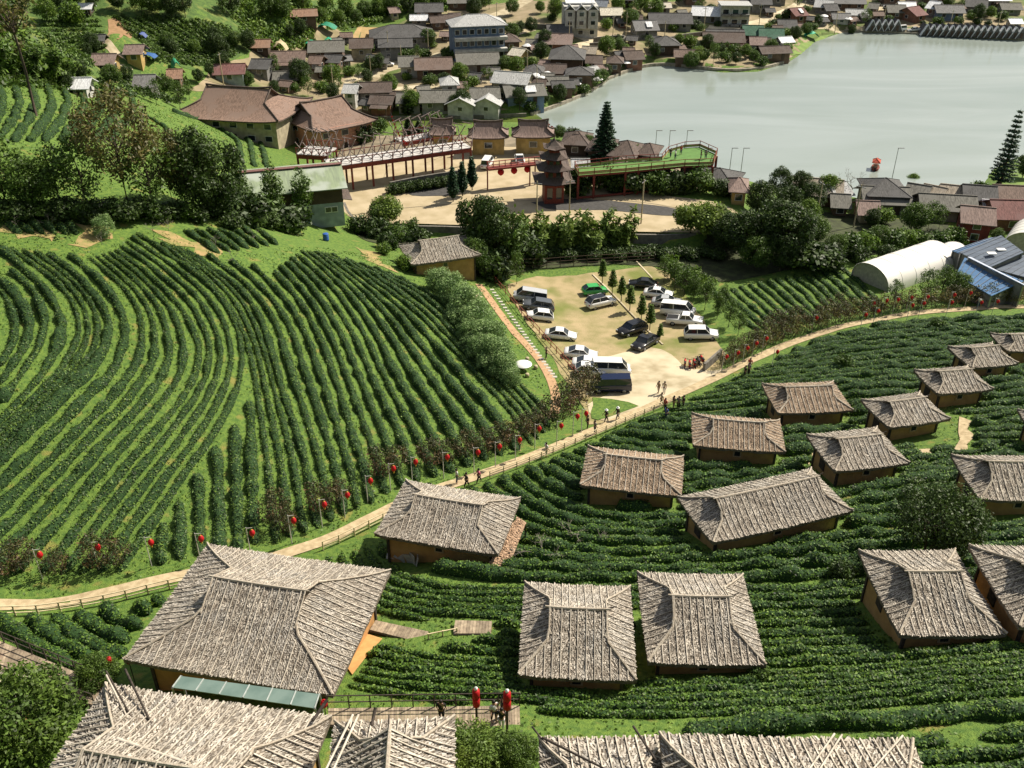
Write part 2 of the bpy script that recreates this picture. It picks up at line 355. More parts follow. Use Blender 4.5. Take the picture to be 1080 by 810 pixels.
_, P2 = ribbon('side_path', '505 300|530 335|552 360|572 382|584 405|590 420|585 436', 1.1, mat('red_dirt', (.45, .29, .16), (.36, .22, .12), scale=2), .06)
LOT = [hit(*map(float, t.split())) for t in '536 300|560 292|610 290|650 285|690 280|712 292|745 345|765 372|760 392|700 420|660 436|640 446|622 448|612 425|595 395|575 368|556 340|540 318'.split('|')]
area('parking_ground', LOT, lot_m, .05, jag=.5)
area('concrete_drive', [hit(*map(float, t.split())) for t in '632 380|660 372|690 366|706 372|722 388|752 392|772 388|752 398|700 420|668 434|640 446|624 440|618 425|640 418|650 398'.split('|')], conc_m, .09, jag=.2)
area('grass_verge', [hit(*map(float, t.split())) for t in '626 420|650 422|676 428|640 442|622 446'.split('|')], grass_m, .11, jag=.2)
area('plaza', PP('362 171|420 160|500 153|560 154|590 170|640 190|690 205|760 214|792 232|742 246|640 244|560 243|500 238|430 236|385 236|362 226', 5.2), plaza_m, z=5.27, jag=.1)
# water
WP = PP('340 133|378 124|480 125|555 122|592 110|625 95|641 82|662 74|690 66|730 70|762 75|800 74|832 64|842 58|860 42|890 32|940 33|1080 41|1420 60|1420 156|1110 153|1080 165|1050 182|1038 198|1034 218|960 224|880 218|820 212|760 202|700 186|640 172|560 147|440 146|350 142', 0)
water_m = bpy.data.materials.new('lake_water'); water_m.use_nodes = True
_N, _L = water_m.node_tree.nodes, water_m.node_tree.links; _b = _N['Principled BSDF']
_b.inputs['Base Color'].default_value = (.27, .315, .28, 1); _b.inputs['Roughness'].default_value = .10; _b.inputs['IOR'].default_value = 1.8; _b.inputs['Specular IOR Level'].default_value = 1.0
_t = _N.new('ShaderNodeTexCoord'); _mp = _N.new('ShaderNodeMapping'); _mp.inputs['Scale'].default_value = (.5, 1.6, 1); _n = _N.new('ShaderNodeTexNoise'); _n.inputs['Scale'].default_value = .9; _n.inputs['Detail'].default_value = 4
_n2 = _N.new('ShaderNodeTexNoise'); _n2.inputs['Scale'].default_value = .02; _mr = _N.new('ShaderNodeMapRange'); _mr.inputs[1].default_value = .42; _mr.inputs[2].default_value = .6; _mr.inputs[3].default_value = .004; _mr.inputs[4].default_value = .035
_bp = _N.new('ShaderNodeBump'); _L.new(_t.outputs['Object'], _mp.inputs[0]); _L.new(_mp.outputs[0], _n.inputs['Vector']); _L.new(_t.outputs['Object'], _n2.inputs['Vector']); _L.new(_n2.outputs[0], _mr.inputs[0])
_L.new(_n.outputs['Fac'], _bp.inputs['Height']); _L.new(_mr.outputs[0], _bp.inputs['Distance']); _bp.inputs['Strength'].default_value = 1; _L.new(_bp.outputs[0], _b.inputs['Normal'])
_n3 = _N.new('ShaderNodeTexNoise'); _n3.inputs['Scale'].default_value = .035; _n3.inputs['Detail'].default_value = 6; _n3.inputs['Distortion'].default_value = 1.2; _m3 = _N.new('ShaderNodeMapping'); _m3.inputs['Scale'].default_value = (.45, 1.5, 1); _L.new(_t.outputs['Object'], _m3.inputs[0]); _L.new(_m3.outputs[0], _n3.inputs['Vector'])
_r3 = _N.new('ShaderNodeMapRange'); _r3.inputs[1].default_value = .38; _r3.inputs[2].default_value = .64; _r3.inputs[3].default_value = .08; _r3.inputs[4].default_value = .22; _L.new(_n3.outputs[0], _r3.inputs[0]); _L.new(_r3.outputs[0], _b.inputs['Roughness'])
_c3 = _N.new('ShaderNodeValToRGB'); _c3.color_ramp.elements[0].position = .35; _c3.color_ramp.elements[0].color = (.27, .315, .275, 1); _c3.color_ramp.elements[1].position = .68; _c3.color_ramp.elements[1].color = (.32, .365, .34, 1); _L.new(_n3.outputs[0], _c3.inputs[0]); _L.new(_c3.outputs[0], _b.inputs['Base Color'])  # paler streaks painted into the water colour stand for glare
area('lake_water', WP, water_m, z=0.0, step=12, jag=0)
def road(name, s, w, m=None): return ribbon(name, s, w, m or conc_m, .10)
road('village_road', '350 88|380 80|430 68|478 54|520 42|560 30', 4.2)
road('village_road', '340 93|400 94|450 92|500 88|540 82|570 68|600 52|640 40', 3.6)
road('village_road', '472 30|520 18|556 0|580 -14', 5)
road('village_road', '760 30|800 25|830 14|850 2|870 -10', 5)
road('village_road', '860 29|900 32|960 34|1020 37|1100 42', 4.0)
road('village_road', '395 82|420 66|440 58', 3)
road('hill_track', '108 44|118 52|127 62|136 74', 2.2)
road('plaza_road', '366 228|420 220|500 214|560 212|640 210|700 216|760 232', .1, asph_m)

area('canal_water', PP('340 133|378 124|480 125|555 122|566 119|578 132|572 146|440 146|350 142', 0), mat('algae_and_reflection_green', (.13, .17, .035), (.09, .13, .03), scale=.2, rough=.12, spec=.5), z=0.012, step=6, jag=0)  # green mixes shallow algae with the reflection painted into the colour
area('hillside', [hit(*map(float, t.split())) for t in '-20 -8|470 -8|470 14|400 26|300 26|250 62|215 76|150 62|100 90|40 92|-20 60'.split('|')], mat('hillside_green', (.085, .145, .025), (.045, .09, .016), scale=1.2, bump=.1, c3=(.15, .18, .04), w3=.3, detail=8), .07, step=3)
area('courtyard', [hit(*map(float, t.split())) for t in '352 166|372 146|440 144|560 144|600 152|700 172|760 196|740 200|700 200|640 190|590 170|560 156|500 154|420 162'.split('|')], mat('worn_yard', (.27, .22, .15), (.16, .135, .09), scale=.5, detail=8), .09, step=3)

tf_m = mat('thicket_soil_painted_shade', (.06, .075, .025), (.03, .035, .015), scale=1.0, detail=7)  # undergrowth soil coloured near black to paint in the deep tree shade
area('thicket_floor_painted_shade', [hit(*map(float, t.split())) for t in '742 252|770 236|800 226|850 222|900 226|1000 236|1000 256|960 262|900 272|880 280|840 282|800 292|760 300|745 290|700 286|690 276|745 268'.split('|')], tf_m, .08, step=2.5)
area('thicket_floor_painted_shade', [hit(*map(float, t.split())) for t in '372 244|420 250|440 256|500 252|540 262|600 264|700 264|742 266|700 282|650 279|560 284|536 292|515 290|505 282|420 262|385 254'.split('|')], tf_m, .08, step=2)

bs_m = mat('bare_slope_soil', (.36, .25, .11), (.20, .20, .06), scale=1.2, detail=8)
for s_ in ['0 236|40 240|66 246|60 254|20 250|0 246', '80 240|100 236|118 240|112 250|95 258|70 254', '160 242|185 246|210 256|240 266|232 274|195 263|160 250', '378 262|400 268|412 284|395 280']: area('bare_soil', [hit(*map(float, t.split())) for t in s_.split('|')], bs_m, .05, step=1.2, jag=1.6)

# ------------------------------------------------------------------ thatched huts
FOOT = []      # footprints kept free of hedges
def fit_roof(px, ev, dep=None):
    px = [tuple(map(float, t.split())) for t in px.split('|')]; cxp = sum(p[0] for p in px)/len(px); cyp = sum(p[1] for p in px)/len(px)
    z = 12.0
    for _ in range(40):
        c = plane(cxp, cyp, z); z = .5*z+.5*(float(T(c[0], c[1]))+ev)
    if dep:
        FL, FR = plane(*px[0], z), plane(*px[1], z)
        for _ in range(30): ex = (FR-FL)/np.linalg.norm(FR-FL); pr = np.array([ex[1], -ex[0], 0]); c = (FL+FR)/2+pr*dep/2; z = .5*z+.5*(float(T(c[0], c[1]))+ev); FL, FR = plane(*px[0], z), plane(*px[1], z)
        return c*[1, 1, 0]+[0, 0, z], np.linalg.norm(FR-FL), dep, math.atan2(ex[1], ex[0])
    Q = [plane(*p, z) for p in px]; FL, FR, NR, NL = Q
    ex = (FR-FL)+(NR-NL); ang = math.atan2(ex[1], ex[0])
    ey = (FL-NL)+(FR-NR); ang2 = math.atan2(ey[1], ey[0])-PI/2; a = (ang+ang2)/2
    w = (np.linalg.norm(FR-FL)+np.linalg.norm(NR-NL))/2; d = (np.linalg.norm(FL-NL)+np.linalg.norm(FR-NR))/2
    return sum(Q)/4, w, d, a
def roof_patches(w, d, hr, rl, hg, ov=.28, pw=1.2, up=.12):
    """list of (grid of points rows down the slope) for the four slopes; hip-and-gable roof"""
    zf = lambda u: hr*((1-u)**pw)                   # u = |y|/(d/2)
    zs = lambda s: hg*((1-s)**1.1)                  # s = (|x|-rl)/(w/2-rl)
    lift = lambda x, y: up*(abs(x)/(w/2))**4*(abs(y)/(d/2))**3
    out = []
    for sg in (-1, 1):
        rows = []; nt = max(10, int(d/2/.28))
        for i in range(nt+1):
            u = i/nt; z = zf(u); y = sg*u*d/2
            hx = rl+ov if z >= hg else w/2-(w/2-rl)*(z/hg)**(1/1.1)
            if z < hg: hx = max(hx, (rl+ov*(1-(hg-z)/(.15*hg))) if z > .85*hg else 0)
            nx = max(12, int(w/.4)); row = []
            for j in range(nx+1):
                x = -hx+2*hx*j/nx; zz = z+lift(x, y)+(.05*(abs(x)/(rl+ov))**2*max(0, 1-u*2.2))
                row.append((x, y, zz))
            rows.append(row)
        out.append(('F', sg, rows))
        rows = []; nt = max(6, int((w/2-rl)/.28))
        for i in range(nt+1):
            s = i/nt; z = zs(s); x = sg*(rl+s*(w/2-rl)); hy = (1-(z/hr)**(1/pw))*d/2; ny = max(10, int(d/.4))
            rows.append([(x, -hy+2*hy*j/ny, z+lift(x, -hy+2*hy*j/ny)-.02) for j in range(ny+1)])
        out.append(('S', sg, rows))
    return out
def patch_grid(rows, flip, rg, amp):
    A = np.array(rows); nt, nx = A.shape[:2]
    nz = vnoise(A[..., 0]*1.6+A[..., 2]*2+50, A[..., 1]*1.6+50, 3)-.5; A = A.copy(); A[..., 2] += nz*amp
    I = np.arange(nt*nx).reshape(nt, nx); F = np.stack([I[:-1, :-1], I[:-1, 1:], I[1:, 1:], I[1:, :-1]], -1).reshape(-1, 4)
    if flip: F = F[:, ::-1]
    return A, A.reshape(-1, 3), F
def thatch_roof(name, parent, w, d, hr, rl, hg, seed, base=None, shag=1.0, bat=.46, batw=.042, up=.12, shw=.11, poles=()):
    rg = np.random.default_rng(seed); P = []; bat_mb = MB()
    for kind, sg, rows in roof_patches(w, d, hr, rl, hg, up=up):
        flip = (kind == 'F' and sg > 0) or (kind == 'S' and sg < 0)
        A, V, F = patch_grid(rows, not flip if kind == 'F' else flip, rg, .10); P.append((V, F, 0))
        nt, nx = A.shape[:2]
        # under side and the frayed eave edge
        e = A[-1]; e2 = e.copy(); e2[:, 2] -= .22+rg.uniform(0, .10, nx); c0 = e2*[.72, .72, 1]; c0[:, 2] = e2[:, 2].min()+.02
        Ve = np.concatenate([e, e2]); k = np.arange(nx-1); P.append((Ve, np.stack([k, k+1, k+1+nx, k+nx], 1), 0))
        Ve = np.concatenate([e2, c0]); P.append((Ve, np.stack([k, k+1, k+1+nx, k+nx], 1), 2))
        # shaggy strips laid in courses down the slope
        L = np.linalg.norm(np.diff(A[:, nx//2], axis=0), axis=1).sum(); nc = int(L/(.13/shag))+1
        for ci in range(nc):
            t = (ci+.1)/nc*(nt-1); i = min(int(t), nt-2); ft = t-i
            row = A[i]*(1-ft)+A[i+1]*ft; nxt = A[min(i+1, nt-1)]; down = (A[min(i+1, nt-1)]-A[i]); down /= np.linalg.norm(down, axis=1)[:, None]+1e-9
            wid = np.linalg.norm(row[-1]-row[0]); m = int(wid/(shw*.8/shag))
            if m < 2: continue
            uu = np.clip((np.arange(m)+rg.uniform(-.4, .4, m)+.5)/m, 0, .999)*(nx-1); j = uu.astype(int); fj = (uu-j)[:, None]
            c = row[j]*(1-fj)+row[np.minimum(j+1, nx-1)]*fj; dn = down[j]; ac = row[-1]-row[0]; ac = ac/(np.linalg.norm(ac)+1e-9)
            nrm = np.cross(ac, dn); nrm[nrm[:, 2] < 0] *= -1
            ln = rg.uniform(.09, .2, m)[:, None]/shag; ww = rg.uniform(.028, .05, m)[:, None]/shag*shw/.13; hl = rg.uniform(.01, .06, m)[:, None]/shag**.5
            sk = rg.normal(0, .3, m)[:, None]; a0 = c+nrm*.015; b0 = c+dn*ln+nrm*hl+ac*sk*ln
            V = np.stack([a0-ac*ww, a0+ac*ww, b0+ac*ww*.8, b0-ac*ww*.8], 1).reshape(-1, 3)
            P.append((V, np.arange(4*m).reshape(m, 4), 5))
        # battens from the ridge to the eave
        r = A; Ltot = np.linalg.norm(r[-1][-1]-r[-1][0]); nb = int(Ltot/bat)
        for b in range(1, nb):
            f = b/nb+rg.normal(0, .004); pos = (f-.5)*Ltot
            pts = []
            for i in range(0, nt):
                half = np.linalg.norm(r[i][-1]-r[i][0])/2
                if abs(pos) <= half-.02:
                    q = (pos/half+1)/2*(nx-1); j = min(int(q), nx-2); fq = q-j; p = r[i][j]*(1-fq)+r[i][j+1]*fq; pts.append(p+np.array([0, 0, .075/shag**.6]))
            if len(pts) >= 3:
                pts = pts[::3]+[pts[-1]]; e = pts[-1]-pts[-2]; pts[-1] = pts[-1]+e/np.linalg.norm(e)*rg.uniform(.0, .07)
                for p, q in zip(pts[:-1], pts[1:]): bat_mb.bar(p, q, batw, .04, 1)
        if kind == 'F':
            for side in (0, -1):
                pts = [A[i][side]+np.array([0, 0, .06]) for i in range(0, nt)]
                hipz = [p for p in pts if p[2] < hg+.25]
                if len(hipz) > 2: bat_mb.tube(hipz[::2]+[hipz[-1]], .075, 5, 3, cap=False)
                top = [p for p in pts if p[2] >= hg-.1]
                if len(top) > 2: bat_mb.tube(top[::2]+[top[-1]], .05, 5, 3, cap=False)
    # ridge cap and poles
    k = rl+.45; bat_mb.tube([(-k-.1, 0, hr+.12), (-k*.7, 0, hr+.06), (0, 0, hr+.03), (k*.7, 0, hr+.06), (k+.1, 0, hr+.12)], [.06, .1, .1, .1, .06], 6, 3, cap=False)
    bat_mb.tube([(k-.1, .05, hr+.1), (k+.4, .05, hr+.3)], [.05, .03], 5, 2, cap=False)
    for X_ in poles: bat_mb.tube(X_[:2], [.09, .06], 6, 2, cap=False)
    # gable triangles at the ridge ends
    uh = 1-(hg/hr)**(1/1.2); yb = uh*d/2
    for sg in (-1, 1):
        x = sg*(rl+.02); ys = [-yb+2*yb*i/8 for i in range(9)]; V = [(x, y, hg-.15) for y in ys]+[(x, y, hr*((1-abs(y)/(d/2))**1.2)-.08) for y in ys]
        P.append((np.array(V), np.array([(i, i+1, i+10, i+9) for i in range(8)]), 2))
    P.append((np.array(bat_mb.v), np.array(bat_mb.f), -1))
    V, F, M = join(P); mi = M.copy(); k_ = M == -1; remap = {1: 1, 3: 3, 2: 4}; mi[k_] = [remap[q] for q in bat_mb.m]
    return obj(name, mesh_np(name, V, F, [thatch_base, batten_m, thatch_dark, ridge_m, pole_dark, base or thatch_m], mi), parent)
def hut(px, label, ev=2.7, dep=None, hr=None, seed=1, tan=False, name='thatched_hut', wallm=None, group='thatched tea huts', inset=.75, rlf=None, shag=1.0, feat='window', **kw):
    c, w, d, a = fit_roof(px, ev, dep); hr = (hr or d*.30)*.80; rl = (w/2-d/2*.62) if rlf is None else w/2*rlf; rl = max(rl, .8)
    g = float(T(c[0], c[1])); print('hut', label[:30], 'w %.1f d %.1f a %.0f z %.1f sc %.1f' % (w, d, math.degrees(a), c[2], pscale(c)))
    t = thing(name, label, 'hut', (c[0], c[1], g), a, group)
    e = c[2]-g
    ro = thatch_roof('roof', t, w, d, hr, rl, hr*.60, seed, base=thatch_tan if tan else thatch_m, shag=shag, **kw); ro.location.z = e
    ww, dd = w-2*inset, d-2*inset; mb = MB(); mb.box((0, 0, (e+.0-2.4)/2), (ww, dd, e+.0+2.4)); mb.build('wall', wallm or mud_m, t)
    fr = MB(); fr.box((0, -dd/2-.03, e-.95), (.75, .08, .75)); f = fr.build('window', mat('pale_frame', (.5, .38, .22), rough=.8), t)
    p = MB(); p.box((0, -dd/2-.075, e-.95), (.5, .03, .5)); p.build('pane', glass_m, f)
    dr = MB(); dr.box((-ww/2-.03, dd*.12, e-1.2), (.07, .9, 1.9)); dr.build('door', pole_dark, t)
    for x in (-ww/2, ww/2):
        for y in (-dd/2, dd/2): q = MB(); q.bar((x, y, -1.5), (x, y, e+.1), .2); q.build('corner_post', pole_dark, t)
    q = MB(); q.box((0, -dd/2-.02, e-.25), (ww, .1, .16)); q.build('lintel', pole_dark, t)
    co, si = math.cos(a), math.sin(a)
    FOOT.append([(c[0]+co*x-si*y, c[1]+si*x+co*y) for x, y in ((-w/2+.3, -d/2+.2), (w/2-.3, -d/2+.2), (w/2-.3, d/2-.3), (-w/2+.3, d/2-.3))])
    return t, c, w, d, a, e
HUTS = []
def H_(*a, **k): HUTS.append(hut(*a, **k))
H_('220 575|412 602|352 734|128 697', 'largest grey thatched hut with orange mud walls beside the path at lower left', ev=3.6, hr=3.0, seed=1, wallm=mud2_m, rlf=.42, inset=1.0)
H_('428 507|550 526|525 585|394 565', 'grey thatched hut with open porch and a tan lean-to roof, just below the path', ev=3.0, hr=1.9, seed=2, rlf=.5)
H_('551 614|667 620|669 718|549 714', 'square grey thatched hut standing left of its near twin above the lower tea rows', ev=2.5, hr=2.1, seed=3, rlf=.42)
H_('671 604|783 607|809 703|684 699', 'square grey thatched hut standing right of its near twin, small window in the front wall', ev=2.5, hr=2.1, seed=4, rlf=.42)
H_('905 581|1006 581|1063 670|948 671', 'grey thatched hut right below the big round dark tree', ev=2.7, hr=2.0, seed=5, rlf=.42)
H_('1019 575|1125 577|1192 664|1076 662', 'grey thatched hut with orange wall cut off by the right edge beside the round tree', ev=2.7, hr=2.0, seed=6, wallm=mud2_m, rlf=.42)
H_('711 523|856 497|903 541|752 571', 'longest grey thatched hut running across the middle of the slope', ev=2.6, hr=2.0, seed=7, rlf=.68)
H_('620 472|722 481|718 524|611 512', 'tan thatched hut with ribbed roof just under the bend of the path', ev=2.5, hr=1.7, seed=8, tan=True, rlf=.5)
H_('730 437|822 443|829 478|730 470', 'tan thatched hut nearest below the car park entrance', ev=2.5, hr=1.6, seed=9, tan=True, rlf=.5)
H_('803 405|879 403|900 433|821 437', 'tan thatched hut highest in the left column of huts', ev=2.5, hr=1.6, seed=10, tan=True, rlf=.55)
H_('907 422|971 414|1001 442|939 452', 'small grey thatched hut between two others beside the short dirt track', ev=2.4, hr=1.4, seed=11, rlf=.5)
H_('849 459|926 451|958 489|882 498', 'grey thatched hut directly above the right end of the longest hut', ev=2.5, hr=1.6, seed=12, rlf=.5)
H_('961 390|1022 387|1047 411|991 416', 'small grey thatched hut third from the top at the right', ev=2.4, hr=1.4, seed=13, rlf=.5)
H_('994 365|1049 363|1073 384|1029 388', 'small grey thatched hut second from the top at the right', ev=2.4, hr=1.3, seed=14, rlf=.5)
H_('1046 352|1095 351|1112 368|1063 373', 'small grey thatched hut farthest uphill at the right edge', ev=2.4, hr=1.2, seed=15, rlf=.5)
H_('1000 481|1096 481|1126 528|1037 528', 'grey thatched hut cut by the right edge above the round tree', ev=2.6, hr=1.9, seed=16, rlf=.5)
H_('1074 433|1130 433|1146 456|1092 458', 'sliver of a grey thatched hut at the right edge beyond the dirt track', ev=2.4, hr=1.3, seed=17, rlf=.5)
H_('418 257|492 250|507 269|436 280', 'lone dark thatched hut beyond the left tea slope near the car park', ev=3.0, hr=2.2, seed=18, rlf=.5, group=None)
# close roofs along the bottom edge, coarser thatch with poles
H_('112 722|350 757', dep=10.5, label='wide coarse thatched roof with crossed poles filling the bottom left corner', ev=3.2, hr=2.6, seed=21, rlf=.55, bat=.42, batw=.055, name='thatched_lodge', shag=.72, group=None)
H_('330 960|352 756|462 765|500 960', 'coarse thatched roof at the bottom edge between the lodge and the green bush', ev=3.2, hr=2.2, seed=22, rlf=.5, bat=.4, batw=.055, name='thatched_lodge', shag=.72, group=None)
H_('568 779|700 777', dep=7.5, label='short coarse thatched wing right of the bush at the bottom edge', ev=3.0, hr=2.0, seed=23, rlf=.5, bat=.42, batw=.055, name='thatched_lodge', shag=.72, group=None)
H_('695 775|962 781', dep=8.5, label='long coarse thatched roof along the bottom edge at centre right', ev=3.2, hr=2.2, seed=24, rlf=.75, bat=.42, batw=.055, name='thatched_lodge', shag=.72, group=None)
H_('-90 716|18 716|30 790|-90 790', 'corner of a grey thatched roof at the left edge by the red lantern', ev=3.0, hr=1.4, seed=25, rlf=.6, group=None)

def lodge_poles(i, items):
    t, c, w, d, a, e = HUTS[i]; L = lambda q: (math.cos(a)*(q[0]-t.location.x)+math.sin(a)*(q[1]-t.location.y), -math.sin(a)*(q[0]-t.location.x)+math.cos(a)*(q[1]-t.location.y), q[2]-t.location.z)
    for (x1, y1, z1, x2, y2, z2, r, pale) in items: q = MB(); q.tube([L(plane(x1, y1, c[2]+z1)), L(plane((x1+x2)/2, (y1+y2)/2, c[2]+(z1+z2)/2-.1)), L(plane(x2, y2, c[2]+z2))], [r, r*.9, r*.8], 6); q.build('ridge_pole', batten_m if pale else pole_dark, t)
lodge_poles(18, [(112, 708, .6, 146, 770, .8, .05, 0), (132, 706, .6, 162, 768, .9, .06, 0), (112, 712, .7, 142, 772, .8, .05, 1), (345, 738, .9, 330, 760, .6, .10, 0), (124, 780, 1.6, 200, 806, 2.0, .12, 1)])
lodge_poles(19, [(396, 746, 1.2, 392, 765, .9, .08, 0), (372, 754, .4, 342, 815, 1.8, .06, 1), (378, 754, .4, 350, 815, 1.8, .06, 1)])
lodge_poles(20, [(561, 766, .5, 571, 779, .3, .05, 0), (572, 778, .3, 640, 812, 1.5, .06, 0)])
lodge_poles(21, [(668, 766, .6, 692, 802, 1.2, .06, 0), (880, 774, .25, 853, 812, 1.35, .05, 1), (888, 775, .25, 864, 812, 1.35, .045, 1), (952, 776, .25, 920, 812, 1.2, .05, 1)])

# ------------------------------------------------------------------ tea hedges
CLEAR = []   # extra world polygons kept free
NH = [0, 0]
def hedge(P, label, group, ww=1.15, hh=.85, leaf=tea_leaf, dens=85, lsize=.125):
    Q = smooth_line(P, .4, 1); n = len(Q); nn = normals2(Q); seed = rng.integers(1e6); K = 9
    sc = pscale(np.array([Q[n//2, 0], Q[n//2, 1], 12])); dens = int(dens*min(1.5, max(.45, sc/12.0)))
    ww = np.interp(np.linspace(0, 1, n), np.linspace(0, 1, len(ww)), ww) if hasattr(ww, '__len__') else ww; wv = ww*(1+.34*(vnoise(Q[:, 0]*.8, Q[:, 1]*.8, 11)-.5)*2); hh = np.minimum(.95, wv*(.56 if Q[n//2, 1] > 72 and Q[n//2, 0] > 8 else .72)) if hh is None else hh; hv = hh*(1+.36*(vnoise(Q[:, 0]*.9, Q[:, 1]*.9, 12)-.5)*2)
    endt = np.minimum(np.arange(n), np.arange(n)[::-1])*.4; tp = np.sqrt(np.clip(endt/.6, .02, 1)); th = np.linspace(0, PI, K)
    prof = np.stack([np.cos(th), np.sin(th)**.75], 1)
    jit = (vnoise(Q[:, 0]*.5, Q[:, 1]*.5, 15)-.5)*.22*ww
    XY = Q[:, None, :2]+nn[:, None, :]*(prof[None, :, 0:1]*(wv*tp)[:, None, None]/2+jit[:, None, None])
    base = T(Q[:, 0], Q[:, 1]); z = T(XY[..., 0], XY[..., 1])-.05+prof[None, :, 1]*(hv*tp)[:, None]
    bump = vnoise(XY[..., 0]*3.1, XY[..., 1]*3.1+z*2.7, 13)-.5
    z = z+bump*.26*np.minimum(1.2, wv)[:, None]*prof[None, :, 1]; A = np.concatenate([XY, z[..., None]], -1)
    o = np.array([Q[0, 0], Q[0, 1], base[0]]); A -= o
    I = np.arange(n*K).reshape(n, K); F = np.stack([I[:-1, :-1], I[:-1, 1:], I[1:, 1:], I[1:, :-1]], -1).reshape(-1, 4)
    m = int(n*.4*dens); ii = rng.integers(0, n-1, m); v = rng.uniform(0, K-1.001, m); k = v.astype(int); fu = rng.uniform(0, 1, m)[:, None]; fv = (v-k)[:, None]
    C = (A[ii, k]*(1-fv)+A[ii, k+1]*fv)*(1-fu)+(A[ii+1, k]*(1-fv)+A[ii+1, k+1]*fv)*fu
    ang = v/(K-1)*PI; Nn = np.c_[nn[ii]*np.cos(ang)[:, None], np.sin(ang)+.35]; C = C+Nn*rng.uniform(-.02, .10, m)[:, None]
    V2, F2 = cards(C, Nn, lsize, rng, 1.5, .55)
    V, F, M = join([(A.reshape(-1, 3), F, 0), (V2, F2, 1)]); cm = np.nonzero(M == 1)[0]; M[cm[rng.random(len(cm)) < .16*(.4+1.2*rng.random())]] = 2
    sm = np.zeros(len(F), bool); sm[M == 0] = True
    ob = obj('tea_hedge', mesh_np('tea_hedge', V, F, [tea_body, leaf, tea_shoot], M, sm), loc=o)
    tag(ob, label, 'hedge', group); NH[0] += 1; NH[1] += n*.4
def blocked(Q, side=None, pathgap=1.7):
    b = np.zeros(len(Q), bool); x, y = Q[:, 0], Q[:, 1]
    for f in FOOT+CLEAR: b |= inside(f, x, y)
    b |= pdist(PATHQ, x, y, False) < pathgap
    if side is not None:      # side of the path: +1 far, -1 near
        yp = np.interp(x, PATHQ[:, 0], PATHQ[:, 1]); b |= ((y-yp)*side < 0)
    return b
def runs(b, minlen):
    out = []; i = 0; n = len(b)
    while i < n:
        if not b[i]:
            j = i
            while j < n and not b[j]: j += 1
            if j-i >= minlen: out.append((i, j))
            i = j
        else: i += 1
    return out
def family(guides, counts, label, group, side, split=40, gap=True, wide=.66, **kw):
    G = [smooth_line(line_px(g), 1.0, 2) for g in guides]; N = 90
    G = [np.stack([np.interp(np.linspace(0, 1, N), np.linspace(0, 1, len(g)), g[:, k]) for k in (0, 1)], 1) for g in G]
    for a, b, c in zip(G[:-1], G[1:], counts):
        sp = np.linalg.norm(a-b, axis=1)/c; tan = np.gradient(a, axis=0); tan /= np.linalg.norm(tan, axis=1)[:, None]+1e-9
        sp = np.abs((b-a)[:, 0]*-tan[:, 1]+(b-a)[:, 1]*tan[:, 0])/c; sp = np.convolve(np.pad(sp, 4, 'edge'), np.ones(9)/9, 'valid')
        for i in range(c):
            f = i/c; Q = a*(1-f)+b*f; emit_row(Q, label, group, side, split, gap, sp, wide, **kw)
    emit_row(G[-1], label, group, side, split, gap, sp, wide, **kw)
def emit_row(Q, label, group, side, split, gap, sp, wide=.6, **kw):
    Q, L = resample(Q, .4); bl = blocked(Q, side)
    if gap:
        k = int(rng.uniform(.2, 1)*split/.4)
        while k < len(Q): bl[k:k+3] = True; k += int(rng.uniform(.5, 1.5)*split/.4)
    for i, j in runs(bl, 5):
        seg = Q[i:j]; u, v = proj(np.array([*seg[len(seg)//2], float(T(*seg[len(seg)//2]))])); us = [proj(np.array([*s, float(T(*s))])) for s in seg[::max(1, len(seg)//6)]]
        if not any(-230 < a < 1140 and -20 < b < 850 for a, b in us): continue
        w = np.clip(np.interp(np.linspace(i/len(Q), j/len(Q), 40), np.linspace(0, 1, np.size(sp)), np.atleast_1d(sp))*wide, .5, 1.6)
        if len(seg) < 5: continue
        hedge(seg, label, group, ww=w, hh=None, **kw)
LG, RG_ = 'tea hedge rows on the left slope', 'tea hedge rows on the right slope'
CLEAR.append([hit(*map(float, t.split()))[:2] for t in '392 655|455 655|520 652|520 672|455 684|380 672'.split('|')])
CLEAR.append([hit(*map(float, t.split()))[:2] for t in '1008 440|1022 440|1024 478|1008 478'.split('|')])
CLEAR.append([hit(*map(float, t.split()))[:2] for t in '-10 676|40 690|110 728|100 745|-10 712'.split('|')])
CLEAR.append([hit(*map(float, t.split()))[:2] for t in '340 744|560 744|560 790|340 790'.split('|')])
CLEAR.append([hit(*map(float, t.split()))[:2] for t in '975 425|1000 428|1002 470|975 478|960 460'.split('|')])
kw = dict(leaf=tea_leaf_left, side=1)
family(['0 305|12 320|25 345|20 367|0 387', '0 294|22 311|39 344|28 372|0 405', '11 286|42 303|53 339|44 372|0 425', '0 262|33 292|64 317|72 344|64 372|28 422|-20 465|-110 535'], [1, 1, 1], 'curved dark green tea hedge row at the left edge of the left slope', LG, **kw, gap=False)
family(['-170 290|-150 335|-155 390|-190 450', '-90 280|-70 320|-80 380|-130 450', '-12 296|-6 320|-12 352|-50 400|-110 455'], [4, 4], 'tea hedge row beyond the left edge of the left slope', LG, **kw, gap=False)
family(['10 262|45 287|80 310|89 340|82 372|50 412|-15 470|-110 548', '50 267|103 311|122 333|117 367|92 400|61 425|-15 505|-110 585', '94 272|150 319|154 367|139 400|117 425|60 480|-15 550|-90 606', '122 264|172 303|206 339|217 378|206 405|167 455|133 492|83 555|45 605', '144 246|194 281|236 311|256 350|258 390|250 414|231 455|194 503|156 555|125 605'], [3, 2, 4, 4], 'bowed tea hedge row that curves down to the left on the left slope', LG, gap=False, wide=.53, **kw)
